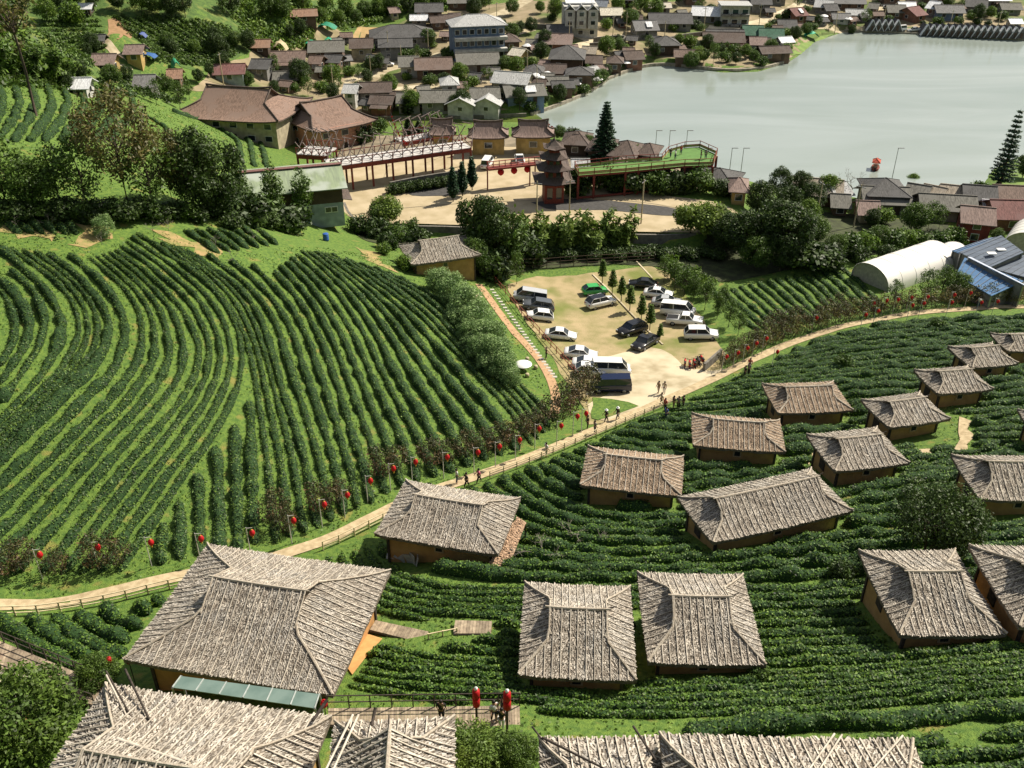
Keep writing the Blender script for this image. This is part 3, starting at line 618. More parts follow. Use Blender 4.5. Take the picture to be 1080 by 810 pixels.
for s in ['264 425|265 470|268 575', '248 449|250 500|250 585', '228 472|231 530|232 600', '209 500|212 550|211 605', '190 528|191 560|188 608', '172 552|171 580|168 612']:
    emit_row(line_px(s)[:, :2], 'short upright tea hedge row at the seam of the left slope', LG, 1, 99, False, 1.5, leaf=tea_leaf_left)
family(['169 256|242 317|262 355|270 400|276 450|284 500|292 585', '194 265|267 311|283 355|300 422|310 440|325 500|340 585', '289 287|321 322|343 366|356 407|384 492|394 548', '318 265|365 306|400 356|418 397|456 457|476 500', '349 268|406 303|456 344|500 391|541 435|562 470', '406 287|456 309|516 372|563 419|585 445'], [3, 4, 5, 5, 4], 'straight tea hedge row falling from the top of the left slope to the path', LG, gap=False, wide=.55, **kw)
for k in range(6):
    emit_row(line_px('%d 221|%d 232|%d 248' % (-8+k*13, 6+k*13, 22+k*12))[:, :2], 'short tea hedge row of the small plot at the top left corner of the slope', LG, 1, 99, False, 1.5, leaf=tea_leaf_left)
for k in range(7):
    emit_row(line_px('%d %d|%d %d' % (194+k*12.5, 243-k*.3, 232+k*10, 268-k*1.5))[:, :2], 'short tea hedge row of the small plot under the dark tree line', LG, 1, 99, False, 1.5, leaf=tea_leaf_left)
for k in range(10):
    x = -25+k*17; emit_row(line_px('%d 93|%d 110|%d 128|%d 150' % (x+8, x+13, x+6, x-12))[:, :2], 'tea hedge row of the terrace round the tall lone pole tree', LG, 1, 99, False, 1.55, leaf=tea_leaf)
for s in ['150 120|175 135|185 155|180 180', '182 118|225 130|252 150|255 172', '198 120|238 131|264 150|268 176', '214 122|250 133|275 150|282 178']: emit_row(line_px(s)[:, :2], 'curved tea hedge row below the brown roofed restaurant', LG, 1, 99, False, 1.55, leaf=tea_leaf)
RP = 'tea hedge rows beside the greenhouse'
for k in range(15):
    emit_row(line_px('%d %d|%d %d|%d %d' % (752+k*9.5, 308-k*1.9, 770+k*9.8, 325-k*1.9, 800+k*9.6, 350-k*1.6))[:, :2], 'straight tea hedge row of the small field left of the white greenhouse', RP, 1, 99, False, 1.3)
kw = dict(side=-1, wide=.68)
family(['880 349|960 341|1020 337|1110 336', '800 386|870 374|950 366|1110 358', '720 414|790 404|900 392|1110 384', '640 444|700 445|760 444|840 438|960 432|1110 424', '590 470|640 488|700 498|800 493|900 480|1000 465|1110 456', '540 498|565 520|600 545|660 551|740 545|850 528|960 508|1110 498', '480 520|520 560|560 580|640 587|760 580|860 570|1000 560|1110 558', '400 575|412 605|440 626|540 624|660 620|800 625|900 618|1000 610|1110 600', '345 590|365 620|400 648|540 652|700 663|830 658|1000 655|1110 650', '275 602|330 665|400 692|550 702|700 716|850 710|1000 700|1110 690', '200 615|260 690|340 722|450 736|560 752|700 756|900 746|1110 730'], [5, 4, 6, 5, 5, 4, 4, 4, 5, 5], 'clipped tea hedge row on the right slope', RG_, split=60, gap=False, **kw)
family(['720 772|900 764|1110 750', '700 800|850 795|960 786|1110 774', '700 845|850 835|960 825|1110 812'], [1, 2], 'wide tea hedge row in the bottom right corner', RG_, split=26, **kw)
for s in ['-20 640|0 652|26 675|75 704|118 716', '26 649|52 670|88 693|121 705', '57 652|78 670|109 688|135 692', '80 649|104 662|135 679', '104 636|124 657|150 664', '140 626|155 650', '160 618|172 640']:
    emit_row(line_px(s)[:, :2], 'thick tea hedge row between the path and the largest hut', RG_, -1, 99, False, 1.9)
print('hedges', NH)

# ------------------------------------------------------------------ trees and plants
lf_dark = leafmat('leaf_dark_green', (.06, .10, .017), (.03, .058, .011), .25, .6)
lf_mid = leafmat('leaf_mid_green', (.10, .165, .024), (.052, .10, .016), .3, .6)
lf_bright = leafmat('leaf_bright_green', (.15, .23, .03), (.08, .15, .02), .35, .6)
lf_lime = leafmat('leaf_yellow_green', (.20, .27, .045), (.12, .19, .035), .35, .5)
lf_brown = leafmat('leaf_red_brown', (.105, .055, .025), (.06, .07, .02), .25, .7)
lf_olive = leafmat('leaf_olive_brown', (.16, .13, .04), (.10, .105, .028), .3, .6)
lf_conif = leafmat('needle_green', (.035, .085, .032), (.02, .055, .022), .1, .5)
lf_soft = leafmat('feathery_green', (.27, .38, .14), (.15, .25, .08), .35, .45)
def crown_mesh(name, clumps, per, size, m, seed, aspect=1.7, jit=.7, flat=1.0):
    rg = np.random.default_rng(seed); C, Nn = [], []
    for (x, y, z, r) in clumps:
        k = max(8, int(per*r*r)); d = rg.normal(0, 1, (k, 3)); d /= np.linalg.norm(d, axis=1)[:, None]
        rad = r*rg.uniform(.35, 1, k)[:, None]**.6; p = d*rad; p[:, 2] *= flat; C.append(p+[x, y, z]); Nn.append(d+np.array([0, 0, .35]))
    V, F = cards(np.concatenate(C), np.concatenate(Nn), size, rg, aspect, jit); return mesh_np(name, V, F, m)
PROTO = {}
def proto(kind, h, trunk, crown): PROTO[kind] = (h, trunk, crown)
def mk_broad(kind, seed, h, cw, ch, cb, nclump, m, size=.32, per=60, stems=1, bark=bark_m, crr=(.16, .3), trunk_r=.16):
    rg = np.random.default_rng(seed); mb = MB(); cl = []; zc = cb+ch/2
    for i in range(nclump):
        while True:
            p = rg.uniform(-1, 1, 3); l = np.linalg.norm(p)
            if .45 < l < 1: break
        p = p/l*l**.5; r = cw*rg.uniform(*crr)
        cl.append((p[0]*(cw/2-r*.6), p[1]*(cw/2-r*.6), zc+p[2]*(ch/2-r*.5), r))
    for s in range(stems):
        a = rg.uniform(0, 6.28); sp = .0 if stems == 1 else .25
        b = Vector((math.cos(a)*sp, math.sin(a)*sp, -.3)); t = Vector((math.cos(a)*sp*4, math.sin(a)*sp*4, cb+ch*.45)); mid = b.lerp(t, .5)+Vector(rg.normal(0, .12, 3))*h/8
        mb.tube([b, mid, t], [trunk_r, trunk_r*.7, trunk_r*.3], 6)
        for c in cl[s::stems*2]: q = b.lerp(t, rg.uniform(.45, .9)); e = Vector(c[:3]); mb.tube([q, q.lerp(e, .5)+Vector((0, 0, .1*h/8)), e], [trunk_r*.35, trunk_r*.22, .02], 4)
    proto(kind, h, mb.mesh('trunk', bark), crown_mesh('crown', cl, per, size, m, seed))
mk_broad('broad_a', 1, 9, 7.0, 7.0, 1.6, 70, lf_dark, size=.22, per=95, crr=(.10, .2))
mk_broad('broad_b', 2, 8, 7.5, 6.2, 1.4, 70, lf_mid, size=.22, per=90, crr=(.10, .19))
mk_broad('broad_c', 3, 10, 6.5, 8.4, 1.5, 76, lf_dark, size=.22, per=85, crr=(.10, .19))
mk_broad('bright_a', 4, 7, 6.5, 5.9, 1.0, 62, lf_bright, size=.22, per=100, crr=(.10, .2))
mk_broad('lime_a', 5, 5, 5.5, 4, .9, 34, lf_lime, size=.28, per=70)
mk_broad('olive_a', 6, 14, 9.5, 9.5, 4.5, 60, lf_olive, size=.26, per=34, crr=(.09, .18))
mk_broad('mid_airy', 16, 9, 5.6, 6.8, 2.0, 36, lf_mid, size=.24, per=42, crr=(.12, .22))
mk_broad('column', 7, 10, 3.2, 9.2, .6, 34, lf_mid, size=.24, per=70, crr=(.2, .34), trunk_r=.1)
mk_broad('sapling', 8, 3.4, 1.5, 2.7, .6, 14, lf_mid, size=.14, per=300, crr=(.2, .32), trunk_r=.045)
mk_broad('brown_a', 9, 3.4, 3.3, 2.9, .5, 34, lf_brown, size=.14, per=85, stems=4, crr=(.1, .2), trunk_r=.05)
mk_broad('brown_b', 10, 3.2, 3.0, 2.7, .5, 26, lf_olive, size=.14, per=75, stems=4, crr=(.1, .2), trunk_r=.045)
mk_broad('bush_a', 11, 2.2, 3.2, 2.3, .0, 22, lf_mid, size=.22, per=120, crr=(.18, .3), trunk_r=.05)
mk_broad('bush_dark', 12, 2.4, 3.4, 2.5, .0, 22, lf_dark, size=.24, per=110, crr=(.18, .3), trunk_r=.05)
mk_broad('bush_bright', 13, 2.2, 3.2, 2.3, .0, 22, lf_bright, size=.2, per=120, crr=(.18, .3), trunk_r=.05)
mk_broad('soft', 14, 4.5, 4.8, 4.5, .0, 60, lf_soft, size=.14, per=170, crr=(.08, .2), trunk_r=.05)
mk_broad('round_dark', 15, 6.4, 8.2, 4.5, 2.0, 76, lf_dark, size=.15, per=150, stems=6, crr=(.07, .17), trunk_r=.14)
lf_near = leafmat('leaf_fresh_green', (.12, .19, .028), (.06, .11, .018), .35, .6)
mk_broad('near_tree', 17, 6, 6.5, 5.5, .6, 70, lf_near, size=.15, per=230, crr=(.1, .18), trunk_r=.12)
mk_broad('near_bush', 18, 3, 4.4, 2.9, .1, 50, lf_lime, size=.11, per=420, crr=(.1, .18), trunk_r=.07)
def mk_bamboo(kind, seed, m, h=8, n=26, spread=1.3, lv=70, js=.28):
    rg = np.random.default_rng(seed); mb = MB(); C, Nn = [], []
    for i in range(n):
        a = rg.uniform(0, 6.28); hh = h*rg.uniform(.6, 1); lean = rg.uniform(.4, 1.3)*spread; b = np.array([math.cos(a)*.5*rg.random(), math.sin(a)*.5*rg.random(), -.2])
        P = [b+np.array([math.cos(a)*lean*(t**2.2)*1.6, math.sin(a)*lean*(t**2.2)*1.6, hh*(t-.18*t**4)]) for t in np.linspace(0, 1, 7)]
        mb.tube([tuple(p) for p in P], [.05, .045, .04, .035, .03, .02, .01], 4, cap=False)
        for k in range(lv):
            t = rg.uniform(.3, 1); j = min(int(t*6), 5); f = t*6-j; p = P[j]*(1-f)+P[j+1]*f; C.append(p+rg.normal(0, js, 3)); Nn.append([math.cos(a), math.sin(a), 1])
    V, F = cards(np.array(C), np.array(Nn, float), .3, rg, 2.6, .7)
    proto(kind, h, mb.mesh('trunk', mat('bamboo_cane', (.16, .19, .06), rough=.6)), mesh_np('crown', V, F, m))
mk_bamboo('bamboo', 21, lf_bright); mk_bamboo('bamboo_slim', 22, lf_lime, h=7, n=6, spread=.2, lv=75, js=.24); mk_bamboo('bamboo_dark', 23, lf_mid, h=8, n=24)
def mk_conifer(kind, seed, h, r0, tiers, m, droop=.12, per=60, size=.22, bare=.08):
    rg = np.random.default_rng(seed); mb = MB(); mb.tube([(0, 0, -.3), (0, 0, h)], [h*.018, .02], 6); C, Nn = [], []
    for i in range(tiers):
        t = bare+(1-bare)*(i+.3)/tiers; z = h*t; r = r0*(1-t)**.8*rg.uniform(.85, 1.1)+.15
        nb = 7
        for b in range(nb):
            a = b*2*PI/nb+i*.5+rg.normal(0, .08); e = (math.cos(a)*r, math.sin(a)*r, z+r*droop); mb.tube([(0, 0, z), e], [.05, .015], 4, cap=False)
            k = max(6, int(per*r)); f = rg.uniform(.15, 1, k)
            for q in f: C.append((e[0]*q+rg.normal(0, .1*r0/2), e[1]*q+rg.normal(0, .1*r0/2), z+r*droop*q+rg.normal(0, .07))); Nn.append((0, 0, 1))
    V, F = cards(np.array(C), np.array(Nn, float), size, rg, 2.0, .45); proto(kind, h, mb.mesh('trunk', bark_m), mesh_np('crown', V, F, m))
mk_conifer('norfolk', 31, 13, 3.1, 19, lf_conif, per=70, size=.26)
mk_conifer('norfolk_thin', 32, 16, 2.6, 15, lf_conif, per=52, bare=.16, size=.24)
mk_conifer('cypress', 33, 5, .8, 16, lf_conif, droop=1.4, per=70, size=.16)
mk_conifer('young_fir', 34, 5, 1.7, 12, lf_dark, droop=.3, per=50, size=.2)
def mk_bare(kind, seed, h, m, n=16):
    rg = np.random.default_rng(seed); mb = MB(); C = []
    def br(p, d, l, r, k):
        q = p+d*l; mb.tube([tuple(p), tuple(p+d*l*.5+rg.normal(0, .05, 3)*l), tuple(q)], [r, r*.8, r*.55], 4, cap=False)
        if k == 0: return
        for _ in range(3):
            e = d+rg.normal(0, .5, 3); e[2] = abs(e[2])*.8+.15; e /= np.linalg.norm(e); br(q, e, l*.72, r*.55, k-1)
    br(np.array([0, 0, -.2]), np.array([0, 0, 1.]), h*.3, h*.02, 4); proto(kind, h, mb.mesh('trunk', m), None)
mk_conifer('sapling', 35, 3.6, .72, 7, lf_bright, droop=.35, per=48, size=.15, bare=.32)
mk_bare('bare', 41, 7, pbark_m); mk_bare('twigs', 42, 2.2, pbark_m)
def pole_tree():
    mb = MB(); mb.tube([(0, 0, -.3), (.1, 0, 5), (-.1, .1, 9.5)], [.22, .17, .12], 7); rg = np.random.default_rng(50); cl = []
    for i in range(34): a = rg.uniform(0, 6.28); r = rg.uniform(.3, 3.6); cl.append((math.cos(a)*r, math.sin(a)*r, 12.3+rg.normal(0, 1.5)-r*.1, rg.uniform(.5, 1.0)))
    for c in cl[::2]: mb.tube([(-.1, .1, 9.2), ((c[0])*.5, c[1]*.5, 11), c[:3]], [.09, .06, .02], 4, cap=False)
    proto('pole_tree', 14, mb.mesh('trunk', bark_m), crown_mesh('crown', cl, 42, .26, lf_olive, 50))
pole_tree()
rt = random.Random(5)
def tree(kind, px, py, h, label, cat='tree', group=None, rz=None, wide=1.0, world=None, name=None, parts=True):
    ph, tm, cm = PROTO[kind]; p = hit(px, py) if world is None else world; s = h/ph
    t = thing(name or {'bamboo': 'bamboo_clump'}.get(kind, cat.replace(' ', '_')), label, cat, tuple(p), rt.uniform(0, 6.28) if rz is None else rz, group)
    t.scale = (s*wide, s*wide, s)
    obj('trunk' if 'bush' not in kind and kind not in ('soft',) else 'stem', tm, t)
    if cm: obj('crown' if 'bush' not in kind and kind not in ('soft',) else 'foliage', cm, t)
    return t
# the dark tree line along the top of the left slope
TL = 'trees of the dark line above the left tea slope'
for k, x, y, h, w, lab in [('mid_airy', 8, 222, 9, 1.2, 'leafy tree at the far left end of the tree line above the left slope'), ('broad_b', 38, 224, 6.5, 1, 'low rounded tree second from the left in the tree line'), ('mid_airy', 66, 222, 8, 1, 'thin leafy tree left of the tall olive tree'),
    ('mid_airy', 95, 226, 9.5, 1.1, 'leafy tree in front of the tall olive tree'), ('olive_a', 138, 228, 15, 1, 'tallest airy olive tree rising over the tree line'), ('mid_airy', 165, 229, 10, 1.1, 'leafy tree right of the tall olive tree'), ('olive_a', 185, 224, 10.5, .8, 'smaller olive tree right of the tall one'),
    ('broad_c', 208, 230, 12, .95, 'tall dark tree in the middle of the tree line'), ('broad_a', 232, 231, 11, 1, 'dark broad tree left of the green tin roof'), ('column', 292, 236, 9.5, 1.0, 'slender columnar tree in front of the green tin roof, left of its twin'), ('column', 322, 236, 9, 1.1, 'slender columnar tree in front of the green tin roof, right of its twin'),
    ('bush_dark', 262, 238, 4, 1.3, 'dark bushy tree under the left end of the green tin roof'), ('mid_airy', 345, 240, 4.5, 1, 'small airy tree at the corner of the grey wooden house'), ('broad_b', 252, 226, 6, .9, 'mid green tree beside the green tin roof'), ('bush_dark', 305, 243, 3.6, 1.4, 'dark shrub mass in front of the two columnar trees')]:
    tree(k, x, y, h, lab, 'tree', TL, wide=w)
for i in range(26):
    x = -5+i*12.5; tree(['bush_dark', 'bush_a', 'bush_dark'][i % 3], x, 229+(i % 3)*2+(8 if x > 240 else 0), 1.7+.5*rt.random(), 'dark shrub in the unbroken strip under the tree line above the left slope', 'shrub', 'dark shrubs under the tree line', wide=1.3)
for x, y in [(17, 236), (52, 234), (108, 252), (116, 246), (162, 240), (178, 238), (228, 255), (246, 272), (268, 248)]: tree('twigs', x, y+6, 2.2, 'bare pale twiggy sapling at the top edge of the left tea slope', 'sapling', 'bare twiggy saplings')
tree('soft', 112, 250, 2.6, 'loose olive shrub at the head of the left tea rows', 'shrub')
tree('pole_tree', 38, 122, 16, 'lone tall tree with a bare pole trunk on the upper left terrace', 'tree', rz=0)
for x, y, h, k in [(-6, 93, 9, 'bamboo'), (14, 88, 10, 'bamboo'), (34, 90, 8, 'bamboo_dark'), (52, 92, 8, 'bamboo'), (66, 93, 6, 'bamboo'), (22, 70, 10, 'bamboo_dark'), (-5, 62, 10, 'bamboo'), (2, 40, 9, 'bamboo_dark'), (74, 88, 5, 'bamboo')]:
    tree(k, x, y, h, 'arching bright bamboo clump behind the upper left terrace', 'bamboo', 'bamboo clumps at the upper left', name='bamboo_clump', wide=1.3)
# hills behind
HT = 'trees on the hillside at the top left'
for i, (x, y, h, k) in enumerate([(60, 12, 9, 'broad_a'), (80, 8, 8, 'broad_b'), (100, 12, 9, 'broad_c'), (125, 12, 8, 'broad_a'), (150, 14, 9, 'bright_a'), (165, 17, 9, 'broad_b'), (182, 20, 10, 'broad_a'), (196, 19, 10, 'broad_c'), (236, 18, 11, 'column'), (246, 18, 11, 'broad_c'), (279, 22, 12, 'column'), (286, 21, 11, 'column'), (298, 20, 9, 'broad_b'), (320, 12, 8, 'bright_a'), (345, 14, 8, 'bright_a'), (365, 18, 8, 'bright_a'), (385, 20, 8, 'broad_b'), (400, 18, 8, 'bright_a'), (412, 14, 9, 'broad_b'), (430, 14, 8, 'broad_a'), (445, 10, 8, 'bright_a'), (460, 10, 9, 'broad_b'), (508, 12, 10, 'broad_b'), (516, 10, 10, 'mid_airy'), (340, 24, 6, 'bright_a'), (358, 26, 6, 'bright_a'), (376, 25, 6, 'broad_b'), (20, 25, 12, 'broad_a'), (50, 25, 8, 'bright_a'), (78, 24, 6, 'bush_bright'), (262, 55, 8, 'broad_a'), (248, 50, 6, 'broad_b'), (318, 38, 7, 'broad_a'), (306, 42, 6, 'broad_c'), (100, 58, 7, 'broad_a'), (94, 62, 5, 'broad_c'), (182, 60, 6, 'broad_a'), (178, 52, 6, 'broad_b'), (206, 58, 5, 'bright_a'), (238, 62, 6, 'broad_a'), (135, 88, 5, 'broad_a'), (165, 110, 7, 'mid_airy'), (190, 115, 8, 'mid_airy'), (176, 100, 6, 'broad_b'), (200, 105, 6, 'mid_airy'), (85, 86, 6, 'broad_a'), (120, 92, 6, 'broad_b'), (72, 96, 5, 'broad_a')]):
    tree(k, x, y, h*.72, ['dense dark tree standing on the hillside at the top left', 'bright bushy tree standing on the hillside at the top left', 'tall slender tree standing on the hillside at the top left'][2 if k == 'column' else (1 if 'bright' in k else 0)], 'tree', HT)
def scatter_stuff(name, poly_px, n, m, r=(.5, 1.1), size=.3, per=26, label='', rows=None, cat='bushes'):
    poly = [hit(*map(float, t.split())) for t in poly_px.split('|')]; A = np.array(poly); rg = np.random.default_rng(len(poly_px)+n); cl = []
    x = rg.uniform(A[:, 0].min(), A[:, 0].max(), n*3); y = rg.uniform(A[:, 1].min(), A[:, 1].max(), n*3); k = inside(poly, x, y)
    if rows: a, sp = rows; u = x*math.cos(a)+y*math.sin(a); v = -x*math.sin(a)+y*math.cos(a); v = np.round(v/sp)*sp+rg.normal(0, .12, len(v)); x = u*math.cos(a)-v*math.sin(a); y = u*math.sin(a)+v*math.cos(a)
    x, y = x[k][:n], y[k][:n]; z = T(x, y)
    for a, b, c in zip(x, y, z): q = rg.uniform(*r); cl.append((a, b, c+q*.45, q))
    return tag(obj(name, crown_mesh(name, cl, per, size, m, n, flat=.8)), label, cat, kind='stuff')
scatter_stuff('coffee_bushes', '40 25|75 12|105 22|112 48|95 80|75 90|45 62', 1500, lf_mid, (.45, .8), .36, 26, 'dark bushes planted in rows on the brownish hillside at the upper left', (.5, 2.6))
scatter_stuff('hillside_tea', '120 18|200 22|240 30|250 58|215 70|160 66|150 45', 2400, lf_mid, (.5, .9), .36, 26, 'mid green crop covering the hillside behind the two small row houses', (-.4, 1.9))
scatter_stuff('hillside_tea', '255 26|330 28|335 52|270 52|252 40', 900, lf_bright, (.5, .9), .42, 20, 'bright crop patch above the village below the hill trees', (-.2, 2.0))
scatter_stuff('hillside_scrub', '250 0|470 0|470 12|400 24|300 24|240 22', 1300, lf_bright, (.7, 1.6), .5, 12, 'bright leafy scrub along the top of the hillside')
scatter_stuff('hillside_scrub', '0 60|90 85|100 100|60 95|0 92', 500, lf_mid, (.6, 1.5), .4, 14, 'green scrub behind the upper left terrace')
scatter_stuff('garden_scrub', '105 76|170 72|200 84|180 110|120 104|100 95', 300, lf_dark, (.4, 1.1), .4, 16, 'garden scrub below the two small row houses')
tag(area('bare_soil_patch', [hit(*map(float, t.split())) for t in '114 22|124 18|138 28|140 40|128 44|112 40'.split('|')], mat('red_brown_soil', (.32, .19, .10), (.24, .15, .07), scale=1), .15), kind='structure')
# behind the plaza wall: dark thicket, bamboo plumes, trees round the car park
TK = 'trees between the plaza wall and the car park'
for k, x, y, h, w in [('broad_a', 506, 276, 11, .85), ('broad_c', 522, 284, 12, .8), ('bamboo_dark', 540, 282, 10, 1), ('bamboo_dark', 514, 280, 11, 1), ('broad_b', 500, 290, 6, .8), ('bush_dark', 556, 276, 4, 1.2), ('mid_airy', 545, 300, 5.5, .8), ('bush_dark', 520, 292, 4.2, 1.2), ('broad_a', 765, 268, 7, 1), ('broad_a', 785, 276, 8.5, 1.1), ('broad_c', 808, 275, 10.5, 1.1), ('broad_a', 828, 278, 10, 1.1), ('broad_c', 840, 272, 8, 1), ('bright_a', 772, 262, 6, .9), ('broad_b', 852, 262, 6, 1), ('broad_b', 796, 286, 6, 1), ('broad_a', 822, 286, 6, 1.1), ('bush_dark', 850, 282, 3.6, 1.6), ('bush_dark', 870, 280, 3.2, 1.5)]:
    tree(k, x, y, h, 'dark dense tree of the thicket below the plaza wall' if x < 600 else 'dark dense tree of the thicket right of the viewing deck', 'tree', TK, wide=w)
for i in range(17): x = 548+i*7.2; tree('bamboo_slim', x, 264+(i % 4)*2-(0 if x < 640 else 4), 6.6+2.4*rt.random(), 'upright feathery bamboo plume in the row along the plaza wall', 'bamboo', 'bamboo plumes along the plaza wall', name='bamboo_plume', wide=1.1)
for i in range(16): x = 560+i*13; tree('bush_dark', x, 270+(i % 2)*3, 1.7, 'dark shrub at the foot of the plaza wall behind the car park', 'shrub', 'dark shrubs below the plaza wall', wide=1.4)
for k, x, y, h, lab in [('lime_a', 728, 246, 5, 'yellow green shrub left of the pair at the end of the plaza wall'), ('lime_a', 746, 250, 5.6, 'yellow green shrub right of the pair at the end of the plaza wall'), ('bright_a', 760, 250, 5, 'bright green shrub between the yellow green pair and the dark thicket')]: tree(k, x, y, h, lab, 'shrub')
CP = 'trees on the right edge of the car park'
for k, x, y, h in [('mid_airy', 700, 298, 4.5), ('column', 711, 306, 5), ('mid_airy', 721, 313, 4.8), ('column', 731, 319, 4.8), ('mid_airy', 743, 327, 4.6), ('column', 756, 336, 4.6), ('bamboo', 708, 294, 4.6), ('mid_airy', 768, 345, 4.2), ('bamboo', 744, 314, 4.2), ('column', 762, 328, 4.4), ('mid_airy', 778, 354, 3.8), ('bamboo', 730, 306, 4.4), ('bush_dark', 724, 300, 2.6), ('bush_dark', 742, 306, 2.4)]:
    tree(k, x, y, h, 'dark green tree in the dense strip along the right edge of the car park', 'tree', CP)
for i, (x, y) in enumerate([(635, 300), (645.5, 311), (655, 319), (664, 329), (676, 340), (685, 349.5), (695.5, 360)]):
    tree('sapling', x, y, 4.0-(1.4 if i == 6 else 0), ['sapling at the far end of the car park kerb', 'second sapling from the far end of the car park kerb', 'third sapling from the far end of the car park kerb', 'middle sapling of the car park kerb', 'sapling behind the black sport utility car on the kerb', 'tallest sapling beside the black pickup', 'short thin sapling at the near end of the kerb'][i], 'tree', 'saplings along the car park kerb')
# feathery bushes beside the lone hut
for x, y, h, w in [(462, 300, 3.6, 1.1), (478, 312, 4.2, 1.1), (492, 328, 4.6, 1.1), (505, 345, 4.6, 1.1), (515, 362, 4.4, 1.1), (524, 380, 4.2, 1.1), (508, 372, 3.4, 1.1), (532, 392, 3.4, 1), (495, 352, 3.2, 1), (470, 300, 3, 1), (538, 400, 2.6, 1), (485, 316, 3.0, 1.5), (500, 334, 3.2, 1.4), (511, 352, 3.0, 1.5), (520, 370, 3.0, 1.4), (500, 360, 2.2, 1.6), (484, 332, 2.4, 1.6), (530, 386, 2.2, 1.6), (516, 384, 2.2, 1.5)]:
    tree('soft', x, y+8, h, 'soft feathery grey green bush between the lone hut and the red side path', 'bush', 'feathery bushes along the edge of the left slope', wide=w)
for k, x, y, h, lab in [('broad_b', 400, 240, 4, 'pale leafy tree beside the sunken plaza wall'), ('lime_a', 408, 236, 4.6, 'airy yellow green tree at the wall of the plaza'), ('bush_dark', 380, 246, 3, 'dark bush under the plaza wall near the grey wooden house'), ('bush_dark', 398, 252, 3.2, 'dark bush left of the lone hut'), ('bush_a', 420, 256, 3, 'mid green bush touching the lone hut'), ('bamboo_dark', 435, 250, 4, 'small bamboo leaning on the plaza wall by the lone hut'), ('bush_dark', 410, 262, 2.4, 'low dark bush uphill of the lone hut'), ('bush_bright', 428, 285, 2.0, 'bright low bush beside the lone hut'), ('bush_bright', 405, 268, 1.6, 'bright low bush at the top corner of the tea rows'), ('mid_airy', 512, 296, 3.4, 'thin shrub at the gate behind the lone hut'), ('bush_dark', 440, 262, 3, 'dark bush against the side wall of the lone hut')]:
    tree(k, x, y, h, lab, 'tree' if h > 3.3 else 'bush')
for i, x in enumerate([478, 488, 498]): tree('cypress', x, 213-(i*6), 6, ['cypress nearest to the sunken wall', 'middle cypress of three by the gate', 'cypress nearest to the white van'][i], 'cypress', 'dark cypresses by the gate')
# red brown shrubs along the path
for i, (x, y, h) in enumerate([(10, 606, 3.2), (28, 600, 2.8), (62, 606, 2.6), (108, 598, 3.4), (128, 596, 2.4), (292, 552, 3.4), (302, 562, 2.6), (340, 540, 3.3), (358, 532, 2.6), (404, 503, 3.4), (418, 497, 2.8), (455, 492, 3.2), (474, 488, 2.6), (492, 484, 3.2), (515, 478, 3.0), (532, 472, 3.2), (548, 464, 3.0), (560, 458, 2.8), (574, 450, 3.2), (590, 444, 4.0), (602, 434, 4.2), (612, 424, 4.2), (620, 412, 3.6)]):
    t = tree('brown_a', x, y, h, 'red brown shrub on the verge above the path', 'shrub', 'red brown shrubs along the path')
for i in range(32):
    f = i/31; x = 764+(1075-764)*f; q = hit(x, np.interp(x, [764, 800, 850, 900, 950, 1000, 1080], [388, 368, 350, 337, 327, 322, 318]))
    tree('brown_b' if i % 3 else 'brown_a', 0, 0, 2.5+1.0*rt.random(), 'thin olive brown shrub on the far verge of the upper path', 'shrub', 'olive brown shrubs along the upper path', world=q)
for x, y, h in [(775, 378, 2.8), (790, 372, 3.0), (806, 360, 3.4), (818, 352, 3.6), (828, 350, 3.4), (840, 344, 3.2), (868, 336, 3.0), (884, 330, 3)]: tree('brown_a', x, y, h, 'red brown shrub beside the near corner of the greenhouse tea field', 'shrub', 'red brown shrubs by the upper path')
for k, x, y, h, lab in [('mid_airy', 942, 322, 4, 'small airy tree at the mouth of the white greenhouse'), ('mid_airy', 975, 318, 5.2, 'leafy tree in front of the white greenhouse'), ('mid_airy', 992, 314, 5, 'leafy tree before the gap between greenhouse and blue roof'), ('broad_b', 1008, 314, 4, 'green tree left of the near blue roof'), ('brown_b', 1040, 322, 3, 'brown shrub under the near blue roof'), ('brown_b', 1066, 322, 3, 'brown shrub at the right edge under the blue roof')]: tree(k, x, y, h, lab)
# right side greenery
for i, (k, x, y, h) in enumerate([('broad_b', 880, 272, 4), ('bush_a', 895, 268, 3), ('bush_bright', 910, 266, 3), ('broad_b', 925, 262, 4), ('bush_a', 940, 264, 3), ('bush_bright', 955, 262, 3), ('bush_a', 970, 262, 2.6), ('bush_a', 990, 262, 2.6), ('bush_dark', 905, 276, 2.4), ('bush_dark', 935, 274, 2.4), ('bush_a', 1005, 258, 2.6), ('bright_a', 848, 240, 5), ('broad_a', 828, 236, 7), ('broad_a', 855, 226, 6), ('bright_a', 872, 212, 5), ('broad_a', 800, 230, 7), ('broad_c', 820, 215, 7), ('broad_a', 842, 212, 6), ('broad_b', 962, 246, 5.5), ('mid_airy', 978, 244, 5.5), ('mid_airy', 990, 242, 4.5), ('broad_a', 918, 240, 3.6), ('bush_bright', 930, 236, 2.6), ('broad_b', 1050, 256, 2.6), ('bright_a', 960, 200, 3.4), ('bush_a', 1030, 210, 3)]):
    tree(k, x, y, h, 'green tree among the roofs behind the white greenhouse', 'tree', 'trees behind the greenhouse')
tree('bare', 897, 210, 7.5, 'leafless grey tree standing against the lake beside the thatched roofs')
tree('norfolk', 637, 172, 11.8, 'tall layered pine in front of the lake beside the pagoda')
tree('norfolk_thin', 1052, 205, 16, 'tall thin dark pine on the grass point at the right shore')
tree('broad_a', 1078, 188, 5, 'dark tree at the right edge beyond the thin pine')
tree('young_fir', 1050, 203, 2.5, 'small dark shrub at the foot of the thin pine', 'shrub')
